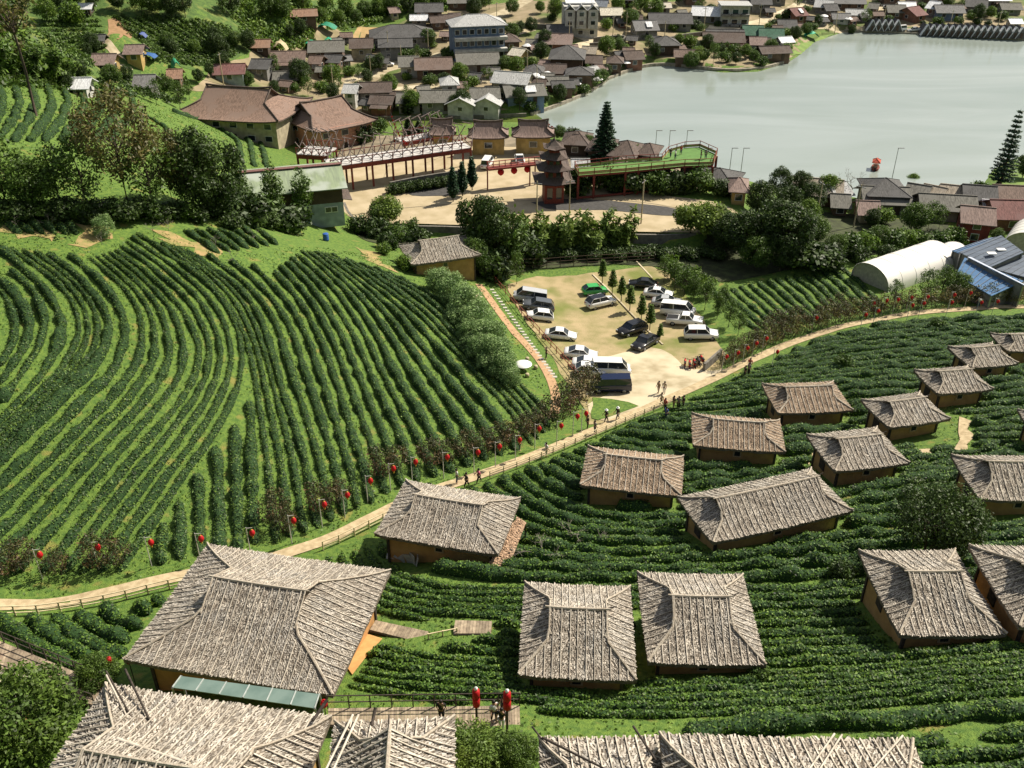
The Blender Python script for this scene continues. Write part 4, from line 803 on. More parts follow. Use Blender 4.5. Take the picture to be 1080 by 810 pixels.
# near trees
tree('round_dark', 978, 590, 6.0, 'big round dark tree with many stems on the right tea slope', wide=.92)
tree('near_tree', 30, 806, 6.2, 'large leafy green tree in the bottom left corner', wide=1.05)
tree('near_tree', 108, 728, 2.6, 'small bright tree over the boardwalk at the lower left')
tree('near_bush', 500, 812, 2.6, 'rounded yellow green bush at the bottom edge below the boardwalk', 'bush')
tree('near_tree', 545, 812, 2.2, 'darker green bush right of the rounded one at the bottom edge', 'bush')
tree('near_tree', 243, 722, 1.4, 'small leafy shrub between the largest hut and the glass canopy', 'shrub')
tree('near_tree', 336, 735, 2.0, 'slim leafy shrub at the near corner of the largest hut', 'shrub')
for x, y, l in [(568, 590, 'bare twiggy shrub left of the pair on the tea slope below the tan hut'), (612, 572, 'bare twiggy shrub right of the pair on the tea slope below the tan hut')]: tree('twigs', x, y, 2.4, l, 'shrub', wide=1.8)
tree('bush_dark', 888, 612, 1.4, 'low brown green shrub left of the hut under the round tree', 'shrub'); tree('bush_a', 800, 716, .9, 'little leafy bush at the corner of the right hand square hut', 'bush'); tree('bush_bright', 660, 722, .9, 'little leafy bush at the corner of the left hand square hut', 'bush')
tree('bush_a', 888, 388, 1.5, 'small bush at the top of the right tea slope', 'bush'); tree('bush_a', 988, 348, 1.4, 'bush beside the upper path', 'bush')

def grass_stuff(name, polys, dens, label, m, size=.16):
    out = []
    for s in polys:
        poly = [hit(*map(float, t.split())) for t in s.split('|')]; A = np.array(poly); lo, hi = A.min(0), A.max(0); n = int((hi[0]-lo[0])*(hi[1]-lo[1])*dens); x = rng.uniform(lo[0], hi[0], n); y = rng.uniform(lo[1], hi[1], n); k = inside(poly, x, y) & (pdist(PATHQ, x, y, False) > .85)
        x, y = x[k], y[k]; k = vnoise(x*.5, y*.5, 21) > .3; x, y = x[k], y[k]; out.append(np.c_[x, y, T(x, y)+.05])
    C = np.concatenate(out); V, F = cards(C, np.tile([0, -.6, .8], (len(C), 1)), size, rng, 1.3, .6); tag(obj(name, mesh_np(name, V, F, m)), label, 'grass', kind='stuff')
grass_m2 = leafmat('grass_blades', (.145, .23, .038), (.088, .155, .025), .3, .5)
grass_stuff('grass', ['-200 600|-200 260|-60 245|0 240|60 250|110 262|150 245|300 262|420 262|500 340|590 440|480 510|330 580|190 605|0 640|-180 640', '340 590|560 490|640 450|800 385|1080 340|1080 800|560 800|360 750'], 7, 'short bright grass growing between the tea rows and along the path verges', grass_m2)
grass_stuff('grass', ['0 90|140 95|280 150|290 180|200 215|0 215', '500 300|560 330|620 420|600 430|540 390'], 4, 'short grass on the upper terrace and in the strip left of the car park', grass_m2, .2)

for i, (x, y) in enumerate([(616, 196), (628, 198), (640, 200), (650, 202), (664, 203), (676, 204), (690, 205), (704, 204), (716, 203), (728, 202), (738, 204), (655, 190), (675, 192), (695, 192), (600, 204), (610, 207)]): tree(['bush_dark', 'broad_a', 'bush_a', 'bush_dark'][i % 4], x, y, 3.0+1.2*rt.random(), 'dark shrub in the shade under the green viewing deck', 'shrub', 'dark shrubs under the viewing deck')
for i, (x, y) in enumerate([(640, 168), (620, 160), (650, 172), (664, 170), (590, 148), (604, 152), (400, 140), (370, 146), (385, 150), (460, 134), (750, 205), (760, 206)]): tree(['bush_a', 'broad_b', 'bush_dark'][i % 3], x, y, 2.6+rt.random(), 'green shrub between the pavilions and the lake edge', 'shrub', 'green shrubs along the near lake edge')

# ------------------------------------------------------------------ vehicles
paints = {}
def paint(n, c): return mat('car_paint_'+n, c, tuple(v*.93 for v in c), scale=.5, rough=.22, spec=.6)
CARP = {'white': (.80, .80, .78), 'silver': (.45, .46, .47), 'black': (.018, .018, .02), 'navy': (.008, .014, .045), 'green': (.05, .36, .09), 'grey': (.10, .11, .12)}
SHAPES = {   # length, width, belt, roof, bottom; side profile of lower body top and of the cabin (x from the front, 0..1)
 'sedan': (4.5, 1.78, .30, [(0, .62), (.03, .70), (.27, .92), (.5, .96), (.86, .98), (.97, .90), (1, .66)], [(.27, .93), (.42, 1.42), (.66, 1.44), (.86, 1.0)]),
 'hatch': (3.9, 1.72, .32, [(0, .62), (.03, .74), (.24, .96), (.5, 1.0), (.9, 1.02), (.98, .98), (1, .66)], [(.23, .97), (.38, 1.48), (.80, 1.50), (.96, 1.03)]),
 'suv': (4.7, 1.86, .38, [(0, .72), (.03, .92), (.26, 1.12), (.5, 1.14), (.9, 1.16), (.98, 1.12), (1, .72)], [(.25, 1.12), (.38, 1.74), (.86, 1.76), (.97, 1.16)]),
 'pickup': (5.2, 1.86, .40, [(0, .74), (.03, .94), (.26, 1.10), (.5, 1.12), (.64, 1.12), (.98, 1.10), (1, .74)], [(.26, 1.10), (.36, 1.68), (.56, 1.70), (.64, 1.12)]),
 'van': (5.0, 1.88, .34, [(0, .66), (.02, .92), (.12, 1.12), (.5, 1.2), (.9, 1.2), (.99, 1.18), (1, .66)], [(.09, 1.12), (.24, 1.98), (.96, 2.02), (.99, 1.18)]),
}
def car_meshes(kind, col, roofcol=None):
    L, Wd, zb, low, cab = SHAPES[kind]; pm = paint(col, CARP[col]); rm = paint(roofcol, CARP[roofcol]) if roofcol else pm
    X = lambda f: L/2-f*L
    mb = MB(); V = []; n = len(low); wv = [.86, .95, 1, 1, 1, .96, .88]
    for i, (f, z) in enumerate(low):
        w = Wd/2*wv[i]; b = zb+(.12 if i in (0, n-1) else 0)
        V += [(X(f), -w*.9, b), (X(f), -w, b+.12), (X(f), -w, z-.10), (X(f), -w*.90, z), (X(f), w*.90, z), (X(f), w, z-.10), (X(f), w, b+.12), (X(f), w*.9, b)]
    F = [(i*8+a, i*8+(a+1) % 8, (i+1)*8+(a+1) % 8, (i+1)*8+a) for i in range(n-1) for a in range(8)]
    mb.add(V, F, 0, True); mb.add(V[:8], [tuple(range(8))[::-1]]); mb.add(V[-8:], [tuple(range(8))])
    # roof panel and pillars
    (f0, z0), (f1, z1), (f2, z2), (f3, z3) = cab; wr = Wd/2*.74; wb = Wd/2*.90
    R = [(X(f1), wr), (X(f2), wr), (X(f2), -wr), (X(f1), -wr)]
    mb.add([(X(f1)+.02, -wr, z1), (X(f1)+.02, wr, z1), (X((f1+f2)/2), wr, z1+.05), (X((f1+f2)/2), -wr, z1+.05), (X(f2)-.02, wr, z2), (X(f2)-.02, -wr, z2)], [(0, 1, 2, 3), (3, 2, 4, 5)], 1, True)
    for s in (-1, 1):
        for (fa, za), (fb, zb_) in (((f0, z0), (f1, z1)), ((f3, z3), (f2, z2)), (((f1+f2)/2, max(z0, z3)), ((f1+f2)/2, z1)), ((f1+.01, z1), (f2-.01, z2))):
            mb.bar((X(fa), s*(wb if za < z1-.2 else wr), za), (X(fb), s*wr, zb_), .07, .05)
    if kind == 'pickup':
        mb.box((X(.82), 0, 1.125), (L*.30, Wd*.74, .02), m=2)
    if kind == 'van': mb.box((X(.6), 0, 1.06), (L*.72, Wd*1.005, .16))
    body = mb.mesh('body', [pm, rm, black_m])
    g = MB(); gb = [(X(f0), s*wb, z0) for s in (-1, 1)]+[(X(f1), s*wr, z1-.03) for s in (-1, 1)]+[(X(f2), s*wr, z2-.03) for s in (-1, 1)]+[(X(f3), s*wb, z3) for s in (-1, 1)]
    g.add(gb, [(0, 1, 3, 2), (2, 3, 5, 4), (4, 5, 7, 6), (0, 2, 4, 6), (1, 7, 5, 3)]); glass = g.mesh('windows', glass_m)
    w = MB(); r = .33 if kind in ('sedan', 'hatch') else .38; w.lathe([(.02, -.1), (r*.9, -.11), (r, -.06), (r, .06), (r*.9, .11), (.02, .1)], axis='Y', n=14)
    wh = w.mesh('wheel', tyre_m); q = MB(); q.lathe([(.01, -.125), (r*.62, -.12), (r*.62, .12), (.01, .125)], axis='Y', n=10); rim = q.mesh('rim', metal_m)
    h = MB(); h.box((0, 0, 0), (.08, .34, .16)); head = h.mesh('headlight', mat('headlamp_glass', (.7, .72, .72), rough=.2)); tail = h.mesh('tail_light', mat('tail_lamp_red', (.45, .01, .01), rough=.3))
    pl = MB(); pl.box((L/2-.02, 0, zb+.28), (.05, Wd*.5, .18)); gr = pl.mesh('grille', black_m)
    return L, Wd, zb, r, body, glass, wh, rim, head, tail, gr
CC = {}
def car(kind, col, px, py, rz, label, cat='car', roofcol=None, group='cars parked in the dirt car park', world=None, sc=.94):
    k = (kind, col, roofcol)
    if k not in CC: CC[k] = car_meshes(*k)
    L, Wd, zb, r, body, glass, wh, rim, head, tail, gr = CC[k]
    p = hit(px, py) if world is None else np.array(world); a = math.radians(rz); t = thing('parked_'+('van' if kind == 'van' else 'pickup' if kind == 'pickup' else 'car'), label, cat, (p[0], p[1], p[2]+.03), a, group)
    e = 1.5; hx = (T(p[0]+e*math.cos(a), p[1]+e*math.sin(a))-T(p[0]-e*math.cos(a), p[1]-e*math.sin(a)))/(2*e)
    if world is None: t.rotation_euler = (0, -math.atan(float(hx)), a)
    t.scale = (sc,)*3
    obj('body', body, t); obj('windows', glass, t); obj('grille', gr, t)
    for sx in (-1, 1):
        for sy in (-1, 1):
            w = obj('wheel', wh, t, (sx*L*.31, sy*(Wd/2-.12), r)); obj('rim', rim, w)
            obj('headlight' if sx > 0 else 'tail_light', head if sx > 0 else tail, t, (sx*(L/2-.05), sy*Wd*.33, .68 if kind in ('sedan', 'hatch') else .86))
    return t
for a in [('van', 'silver', 558, 318, 178, 'silver minibus with open side door at the far left corner of the car park', 'van'), ('suv', 'grey', 567, 327, 180, 'dark grey car between the silver minibus and the white hatchback'), ('hatch', 'white', 569, 337, 182, 'white hatchback left of the dirt lot below the dark grey car'),
    ('sedan', 'white', 591, 357, -6, 'white sedan parked alone on the left side of the lot'), ('sedan', 'white', 612, 377, -7, 'white sedan second below the lone white sedan, half over its neighbour'), ('sedan', 'white', 621, 388, -6, 'white sedan squeezed between another sedan and the white minibus'), ('hatch', 'white', 622, 395, -4, 'white car mostly hidden behind the red brown shrub'),
    ('van', 'white', 644, 394, 0, 'white minibus with a long pale roof above the navy van', 'van'), ('van', 'navy', 644, 412, 180, 'navy blue van nearest to the path', 'van'),
    ('hatch', 'green', 627, 310, 12, 'bright green hatchback at the far end of the lot'), ('suv', 'white', 633, 323, 28, 'white car with a black roof beside the green hatchback', 'car', 'black'), ('suv', 'black', 666, 352, 215, 'black sport utility car by the sapling in the middle of the lot'), ('pickup', 'black', 680, 366, 232, 'black pickup truck pointing towards the path', 'pickup'),
    ('sedan', 'black', 678, 303, 170, 'dark sedan farthest up the right row in tree shade'), ('sedan', 'white', 694, 313, -16, 'white sedan below the dark sedan in the right row'), ('sedan', 'silver', 703, 322, -14, 'silver sedan in the right row'), ('van', 'white', 715, 332, -22, 'white small van in the right row', 'van'), ('pickup', 'white', 722, 342, -16, 'white pickup second from the near end of the right row', 'pickup'), ('suv', 'white', 739, 357, -6, 'white sport utility car at the near end of the right row')]:
    kw = dict(roofcol=a[7]) if len(a) > 7 else {}; car(*a[:6], cat=a[6] if len(a) > 6 else 'car', **kw)
car('van', 'white', 514, 176, 80, 'white van parked by the gate pavilions on the plaza', 'van', group=None); car('pickup', 'white', 548, 172, 95, 'white pickup parked before the second gate pavilion', 'pickup', group=None)
car('van', 'white', 948, 33, 175, 'white van on the far lakeside road', 'van', group=None); car('sedan', 'silver', 964, 33, 175, 'silver car behind the white van on the far lakeside road', 'car', group=None)
car('sedan', 'navy', 511, 22, 20, 'blue car on the uphill village road', 'car', group=None); car('sedan', 'white', 619, 37, 10, 'white car in front of the triple gabled house', 'car', group=None); car('hatch', 'white', 409, 70, 10, 'white car beside the village road near the dark hall', 'car', group=None)
# red motorbikes and covers at the corner of the lot
def motorbike(px, py, rz, label, c):
    p = hit(px, py); t = thing('motorbike', label, 'motorbike', tuple(p), math.radians(rz), 'motorbikes at the car park corner'); mb = MB()
    mb.tube([(-.5, 0, .62), (-.1, 0, .7), (.25, 0, .78), (.5, 0, .86)], [.10, .14, .15, .08], 6); mb.tube([(.45, 0, .95), (.62, 0, .35)], .05, 5); mb.box((0, 0, .42), (.5, .22, .3)); mb.build('body', mat('motorbike_'+c, (.55, .03, .03) if c == 'red' else (.05, .05, .05), rough=.3), t)
    s = MB(); s.box((-.25, 0, .8), (.6, .24, .1), taper=.8); s.build('seat', black_m, t); h = MB(); h.bar((.42, -.34, 1.0), (.42, .34, 1.0), .04); h.build('handlebar', black_m, t)
    for x in (-.62, .64): w = MB(); w.lathe([(.18, -.04), (.29, -.05), (.31, 0), (.29, .05), (.18, .04)], (x, 0, .31), axis='Y', n=12); w.build('wheel', tyre_m, t)
for i, (x, y, c) in enumerate([(722, 387, 'red'), (727, 388.5, 'red'), (732, 387, 'red'), (736, 385, 'black'), (740, 383, 'red')]):
    motorbike(x, y, 80+i*6, ['red motorbike at the left end of the row', 'second red motorbike of the row', 'middle red motorbike of the row', 'black motorbike of the row by the lot corner', 'red motorbike nearest to the wall stub'][i], c)

# ------------------------------------------------------------------ people
def skin_mesh(name, verts, edges, radii, m, sub=1):
    me = bpy.data.meshes.new('tmp'); me.from_pydata(verts, edges, []); o = bpy.data.objects.new('tmp', me); COL.objects.link(o)
    md = o.modifiers.new('s', 'SKIN'); md.use_smooth_shade = True
    for i, r in enumerate(radii): me.skin_vertices[0].data[i].radius = (r, r) if not isinstance(r, tuple) else r; me.skin_vertices[0].data[i].use_root = (i == 0)
    s = o.modifiers.new('u', 'SUBSURF'); s.levels = s.render_levels = sub
    dg = bpy.context.evaluated_depsgraph_get(); ev = o.evaluated_get(dg); out = bpy.data.meshes.new_from_object(ev); out.name = name
    bpy.data.objects.remove(o); out.materials.clear(); out.materials.append(m); return out
def human(pose, kind='f'):
    st = .30 if pose == 'walk' else .07; arm = .22 if pose == 'walk' else .05
    J = {'pel': (0, 0, .93), 'wa': (0, 0, 1.08), 'ch': (0, 0, 1.30), 'ne': (0, .0, 1.46), 'hd': (.02, 0, 1.56), 'top': (.02, 0, 1.68)}
    V = [J[k] for k in ('pel', 'wa', 'ch', 'ne', 'hd', 'top')]; E = [(0, 1), (1, 2), (2, 3), (3, 4), (4, 5)]; R = [.13, .115, .14, .055, .092, .075]
    def chain(start, pts, rs):
        prev = start
        for p, r in zip(pts, rs): V.append(p); R.append(r); E.append((prev, len(V)-1)); prev = len(V)-1
        return prev
    for s in (-1, 1):
        d = s*st
        chain(0, [(0, s*.10, .86), (d*.55, s*.11, .49), (d*.8-.06*(d < 0), s*.11, .09), (d*.8+.13, s*.12, .04)], [.095, .065, .045, .04])
        h = chain(2, [(0, s*.20, 1.40), (-s*arm*.5, s*.25, 1.12), (-s*arm+.12, s*.25, .90), (-s*arm+.15, s*.245, .83)], [.062, .045, .034, .036])
        for k in range(5): chain(h, [(-s*arm+.15+(-.02+.012*k), s*.245, .775-(.0 if k else -.03)), (-s*arm+.16+(-.02+.012*k), s*.235, .74-(.0 if k else -.04))], [.009, .007])
    body = skin_mesh('person_body', V, E, R, skin_m)
    tv = [(0, 0, .90), (0, 0, 1.08), (0, 0, 1.30), (0, 0, 1.42)]; te = [(0, 1), (1, 2), (2, 3)]; tr = [.15, .135, .16, .085]
    for s in (-1, 1): tv += [(0, s*.20, 1.40), (-s*arm*.5, s*.255, 1.15)]; te += [(2, len(tv)-2), (len(tv)-2, len(tv)-1)]; tr += [.08, .062]
    shirt = (tv, te, tr); pv = [(0, 0, .97)]; pe = []; pr = [.145]
    for s in (-1, 1): d = s*st; pv += [(0, s*.10, .86), (d*.55, s*.11, .49), (d*.78-.06*(d < 0), s*.11, .16)]; b = len(pv)-3; pe += [(0, b), (b, b+1), (b+1, b+2)]; pr += [.112, .08, .06]
    return body, shirt, (pv, pe, pr)
POSE = {p: human(p) for p in ('stand', 'walk')}; CL = {}
def cloth(kind, pose, col):
    k = (kind, pose, col)
    if k not in CL:
        v, e, r = POSE[pose][1 if kind == 'shirt' else 2]; base = CL.get((kind, pose, None))
        if base is None: base = CL[(kind, pose, None)] = skin_mesh(kind, v, e, r, white_m)
        m = base.copy(); m.name = kind; m.materials[0] = mat('cloth_%s' % '_'.join('%02d' % int(c*99) for c in col), col, rough=.85, scale=4); CL[k] = m
    return CL[k]
hm = MB(); hm.lathe([(0, 1.72), (.06, 1.71), (.10, 1.66), (.108, 1.60), (.10, 1.54), (.07, 1.50)], (-.012, 0, 0), 10); HAIR = hm.mesh('hair', hair_m)
tm = MB(); tm.lathe([(0, 1.74), (.08, 1.73), (.12, 1.66), (.12, 1.62), (.2, 1.60)], (.01, 0, 0), 12); HATM = tm.mesh('hat', white_m)
fm = MB(); fm.box((.112, 0, 1.565), (.03, .022, .04)); fm.box((.098, 0, 1.525), (.012, .04, .008)); 
for s in (-1, 1): fm.box((.105, s*.032, 1.59), (.012, .018, .01)); fm.box((.01, s*.095, 1.575), (.03, .015, .045))
FACE = fm.mesh('face', mat('face_features', (.25, .12, .08)))
WHT, BLK, BLU, PNK, GRY, RED, DEN, KHK, CRM = (.75, .75, .73), (.02, .02, .022), (.05, .10, .35), (.55, .12, .2), (.2, .2, .2), (.5, .04, .04), (.06, .09, .16), (.3, .24, .15), (.6, .52, .4)
def person(px, py, rz, pose, sh, tr, label, hat=False, grp='visitors walking on the path and in the car park', h=1.66, zf=None):
    p = hit(px, py) if zf is None else plane(px, py, zf); t = thing('person', label, 'person', (p[0], p[1], p[2]+.07), math.radians(rz), grp); t.scale = (h/1.7,)*3
    b = obj('body', POSE[pose][0], t); obj('shirt', cloth('shirt', pose, sh), t); obj('trousers', cloth('trousers', pose, tr), t); obj('hat' if hat else 'hair', HATM if hat else HAIR, t); obj('face', FACE, t); return t
for a in [(639, 446, 200, 'walk', BLK, BLK, 'person in black with a white sun hat, left one of two walking down the path', True), (651, 443.5, 205, 'walk', BLK, GRY, 'person in black with a white sun hat, right one of two walking down the path', True),
    (627, 458, 20, 'stand', GRY, DEN, 'person in grey top on the path below the two white hats'), (619.5, 452.5, 200, 'stand', BLK, BLK, 'person in black on the grass edge beside the red lanterns'), (576, 482, 30, 'stand', WHT, CRM, 'person in white standing on the grass edge by the tea rows'),
    (482, 510.5, 20, 'stand', WHT, DEN, 'tall person in white top and jeans just above the porch hut'), (492, 514.5, 200, 'walk', BLK, BLK, 'person in black between two others above the porch hut'), (505, 510, 200, 'walk', PNK, BLK, 'person in a dark pink top above the porch hut'),
    (694, 415.5, 210, 'stand', KHK, CRM, 'person in khaki standing in the middle of the concrete drive'), (700, 416, 240, 'stand', CRM, WHT, 'person in cream standing beside the one in khaki on the drive'), (697, 428, 200, 'walk', CRM, KHK, 'person in pale clothes stepping from the drive onto the path'),
    (701, 434, 30, 'stand', RED, BLK, 'person in a dark red top at the fence end'), (710, 431.5, 20, 'stand', BLK, KHK, 'person in black top and khaki trousers at the fence end'), (715, 432, 60, 'stand', GRY, BLK, 'person in grey second from the right at the fence end'), (720, 431, 200, 'stand', BLK, BLK, 'person in black rightmost at the fence end'), (702, 443.5, 30, 'stand', BLU, DEN, 'person in a blue top among the first tea rows'),
    (785, 399, 200, 'stand', BLK, BLK, 'person in black on the path under the red lanterns right of the lot'), (789, 396, 30, 'stand', GRY, BLK, 'person in dark grey beside the one in black right of the lot'), (576, 379, 10, 'stand', BLK, BLK, 'person in black on the stepping stones left of the lot'), (1031, 325, 180, 'walk', WHT, DEN, 'person in white on the upper path before the blue roof'), (548, 476, 30, 'stand', CRM, GRY, 'small person in cream at the verge among the red brown shrubs'), (790, 391, 60, 'stand', RED, BLK, 'person in red on the path right of the lot')]:
    person(*a)
for a in [(466, 761, 80, 'stand', BLK, BLK, 'person in black standing alone at the boardwalk railing'), (521, 762, 300, 'stand', WHT, BLK, 'person with dark hair in white top on the boardwalk by the posts'), (529, 770, 250, 'stand', BLK, WHT, 'person in black top and white trousers on the boardwalk by the posts'), (531, 757, 200, 'stand', BLK, BLK, 'person in black leaning at the red lantern post')]:
    person(*a, grp='people on the boardwalk at the bottom', zf=20.46)
for x, y, l in [(798, 199, 0)][:0]: pass

# ------------------------------------------------------------------ lanterns
lm = MB(); lm.lathe([(.06, -.36), (.17, -.31), (.27, -.12), (.29, 0), (.27, .12), (.17, .31), (.06, .36)], n=12); LAN = lm.mesh('lantern', red_m)
lt = MB(); lt.lathe([(.02, -.36), (.09, -.37), (.07, -.62), (.02, -.62)], n=6); lt.lathe([(.02, .42), (.09, .40), (.09, .34), (.02, .34)], n=8); TAS = lt.mesh('tassel', yellow_m)
pm_ = MB(); pm_.tube([(0, 0, -.3), (0, 0, 3.0)], [.045, .035], 6); pm_.bar((0, 0, 2.9), (.5, 0, 2.98), .035); POL = pm_.mesh('pole', mat('pale_lamp_pole', (.55, .53, .48), rough=.6))
def lantern_post(px, py, label, group, dz=22, h=1.0, rz=None):
    s0 = 11 if px < 700 else 8
    p = hit(px, py+dz); 
    for _ in range(3): u, v = proj(p+np.array([0, 0, 2.45*h])); p = hit(px, p_y(p)-(v-py))
    t = thing('lantern_post', label, 'lantern post', tuple(p), 0 if rz is None else rz, group); t.scale = (h,)*3
    obj('pole', POL, t); l = obj('lantern', LAN, t, (.42, 0, 2.45)); l.scale = (.78, .78, .82); obj('tassel', TAS, l); return t
def p_y(p): return proj(p)[1]
LPG = 'red lantern posts along the path'; near = ['at the left edge of the photo', 'second from the left edge', 'third from the left edge', 'just above the corner of the largest hut', 'beyond the largest roof, right of its top corner', 'beyond the right end of the largest roof', 'left of the porch hut', 'between two red brown shrubs left of the porch hut', 'above the left corner of the porch hut', 'over the verge behind the porch hut', 'beside the shrub above the porch hut', 'nearest above the white clad walker', 'above the three walkers', 'right of the three walkers', 'on the verge at the middle of the path', 'above the person in white', 'right above the person in white', 'left of the two by the person in black', 'nearest to the lot entrance']
for i, (x, y) in enumerate([(47, 585), (107, 577), (162, 572), (214, 568), (267, 562), (310, 549), (342, 532), (366, 522), (390, 507), (414, 494), (437, 487), (470, 482), (502, 477), (524.5, 471), (545.5, 464), (566, 452), (589, 449), (606, 439), (615, 436)]):
    lantern_post(x-2, y, 'red lantern on a pale pole '+near[i], LPG)
for i, (x, y) in enumerate([(763, 376), (775, 372), (785, 367), (794.5, 362), (805, 357), (816, 371), (857.5, 335), (909, 332), (917.5, 320), (922, 328), (931, 317), (943, 316), (957, 314), (958, 322), (970, 320), (974, 313), (999, 319), (1002, 311), (1019, 309), (1030, 319), (1047, 318)]):
    lantern_post(x-2, y, 'red lantern among the thin olive shrubs of the upper path', 'red lantern posts of the upper path', 14, .9)
def tall_lantern(px, py, h, label, cat='lantern post'):
    p = hit(px, py); t = thing('banner_post', label, cat, tuple(p), 0, 'red capped posts on the boardwalk'); mb = MB(); mb.tube([(0, 0, -.3), (0, 0, h)], .07, 7); mb.build('pole', pole_dark, t)
    l = MB(); l.lathe([(.08, h-1.35), (.2, h-1.3), (.2, h-.75), (.12, h-.7), (.2, h-.65), (.2, h-.15), (.08, h-.1)], n=10); l.build('lantern', red_m, t)
    c = MB(); c.lathe([(.0, h+.12), (.1, h+.05), (.1, h-.08), (.0, h-.08)], n=8); c.build('cap', white_m, t); return t
tall_lantern(503, 765, 2.9, 'black post with a long red lantern, left of the pair on the boardwalk'); tall_lantern(535, 778, 3.6, 'pale black post with a long red lantern, right of the pair on the boardwalk'); tall_lantern(3, 715, 2.6, 'post with a long red lantern at the left edge above the boardwalk')
for x, y, l in [(346, 770, 'single red lantern between the lodge roofs at the bottom'), (24, 738, 'small red lantern half hidden in the bottom left tree'), (123, 722, 'red cloth knot left of the pair behind the crossed poles'), (143, 722, 'red cloth knot right of the pair behind the crossed poles')]:
    p = hit(x, y); o = MB(); o.lathe([(.05, 1.9), (.15, 1.95), (.2, 2.15), (.15, 2.35), (.05, 2.4)], n=10); o.tube([(0, 0, -.2), (0, 0, 1.95)], .03, 5, m=1); ob = o.build('red_lantern', [red_m, pole_dark], None, tuple(p)); tag(ob, l, 'lantern', 'small red lanterns by the lodge')

# ------------------------------------------------------------------ fences, boardwalks, stones
def rail_fence(name, s, off, h, step, label, m, rails=(.35, .8), pr=.045, cat='fence', m2=None, square=True):
    Q = smooth_line(s if not isinstance(s, str) else line_px(s), .5); nn = normals2(Q); Q = Q.copy(); Q[:, :2] += nn*off; P, _ = resample(Q[:, :2], step); z = T(P[:, 0], P[:, 1]); o = (P[0, 0], P[0, 1], z[0])
    t = thing(name, label, cat, o); mb = MB(); L = lambda i, h_: (P[i, 0]-o[0], P[i, 1]-o[1], z[i]-o[2]+h_); mk = [MB() for _ in rails]
    for i in range(len(P)-1):
        for k, r in enumerate(rails): mk[k].bar(L(i, h*r), L(i+1, h*r), pr*1.5, pr*1.2)
    for b in mk: b.build('rail', m, t)
    for i in range(0, len(P)): q = MB(); q.bar((0, 0, -.2), (0, 0, h), pr*2, pr*2); q.build('post', m2 or m, t, L(i, 0))
    return t
bam = mat('bamboo_fence', (.64, .54, .34), (.48, .39, .23), scale=2, rough=.8)
i0 = int(np.argmin(np.abs(PATHQ[:, 0]-plane(-30, 645, 12.4)[0]))); 
xs_ = [proj(q)[0] for q in PATHQ]
def pslice(a, b): return PATHQ[[i for i, x in enumerate(xs_) if a <= x <= b]]
rail_fence('bamboo_fence', pslice(-30, 200), -1.35, .95, 1.5, 'bamboo rail fence edging the path from the left edge to the largest hut', bam, (.3, .6, .95))
rail_fence('bamboo_fence', pslice(325, 432), -1.2, .95, 1.5, 'bamboo rail fence edging the path between the largest hut and the porch hut', bam, (.3, .6, .95))
rail_fence('bamboo_fence', pslice(500, 705), -1.2, .95, 1.6, 'bamboo rail fence curving along the path up to the concrete drive', bam, (.35, .65, .95))
rail_fence('park_fence', '508 282|540 320|575 360|607 397|618 412', 0, 1.1, 2.0, 'red brown rail fence along the left side of the car park', redwood_m, (.45, .95))
for i in range(30):
    f = i/29; p = hit(519+f*66, 306+f*92); mb = MB(); mb.box((0, 0, .03), (.55, .38, .1)); tag(mb.build('stepping_stone', mat('pale_stone', (.55, .52, .44), scale=3), None, (p[0], p[1], p[2]+.03)), 'square pale stepping stone in the grass strip left of the car park fence', 'stepping stone', 'stepping stones left of the car park')
def kerb(s, label):
    Q = smooth_line(line_px(s), 1.0); mb = MB(); o = Q[0]
    for a, b in zip(Q[:-1], Q[1:]): mb.bar(a-o+[0, 0, .08], b-o+[0, 0, .08], .22, .16)
    tag(mb.build('kerb', conc_m, None, tuple(o)), label, 'kerb')
kerb('625 290|648 312|668 334|686 352|699 364', 'pale concrete kerb with saplings down the middle of the car park'); kerb('671 276|680 285|688 294', 'short pale kerb at the far right corner of the car park')
def boardwalk(px, z_, label, plank_dir, n=40, lift=.35, zfix=None):
    c = [plane(*map(float, t.split()), z_) for t in px.split('|')]; c = [np.array(q) for q in c]   # FL FR NR NL
    o = sum(c)/4; t = thing('boardwalk', label, 'boardwalk', tuple(o)); mb = MB()
    for i in range(n):
        f0, f1 = (i+.04)/n, (i+.96)/n
        if plank_dir == 'x': A, B, C_, D = c[0]*(1-f0)+c[3]*f0, c[1]*(1-f0)+c[2]*f0, c[1]*(1-f1)+c[2]*f1, c[0]*(1-f1)+c[3]*f1
        else: A, B, C_, D = c[0]*(1-f0)+c[1]*f0, c[0]*(1-f1)+c[1]*f1, c[3]*(1-f1)+c[2]*f1, c[3]*(1-f0)+c[2]*f0
        V = [q-o for q in (A, B, C_, D)]; V2 = [v-np.array([0, 0, .06]) for v in V]; mb.add(V+V2, [(0, 3, 2, 1), (4, 5, 6, 7), (0, 1, 5, 4), (1, 2, 6, 5), (2, 3, 7, 6), (3, 0, 4, 7)])
    mb.build('deck', wood_m, t); b = MB()
    for A, B in ((c[0], c[1]), (c[3], c[2])): b.bar(A-o-[0, 0, .16], B-o-[0, 0, .16], .12, .18)
    b.build('beam', pole_dark, t)
    for A, B in ((c[0], c[1]), (c[3], c[2])):
        for f in np.linspace(.03, .97, 4):
            q = A*(1-f)+B*f; g = float(T(q[0], q[1])); s = MB(); s.bar((q[0]-o[0], q[1]-o[1], g-.3-o[2]), (q[0]-o[0], q[1]-o[1], -.05), .12); s.build('support_post', pole_dark, t)
    return t, c
t, c = boardwalk('346 747|548 744|549 772|346 764', 20.5, 'plank boardwalk with a thin railing along the bottom tea rows', 'y', 70)
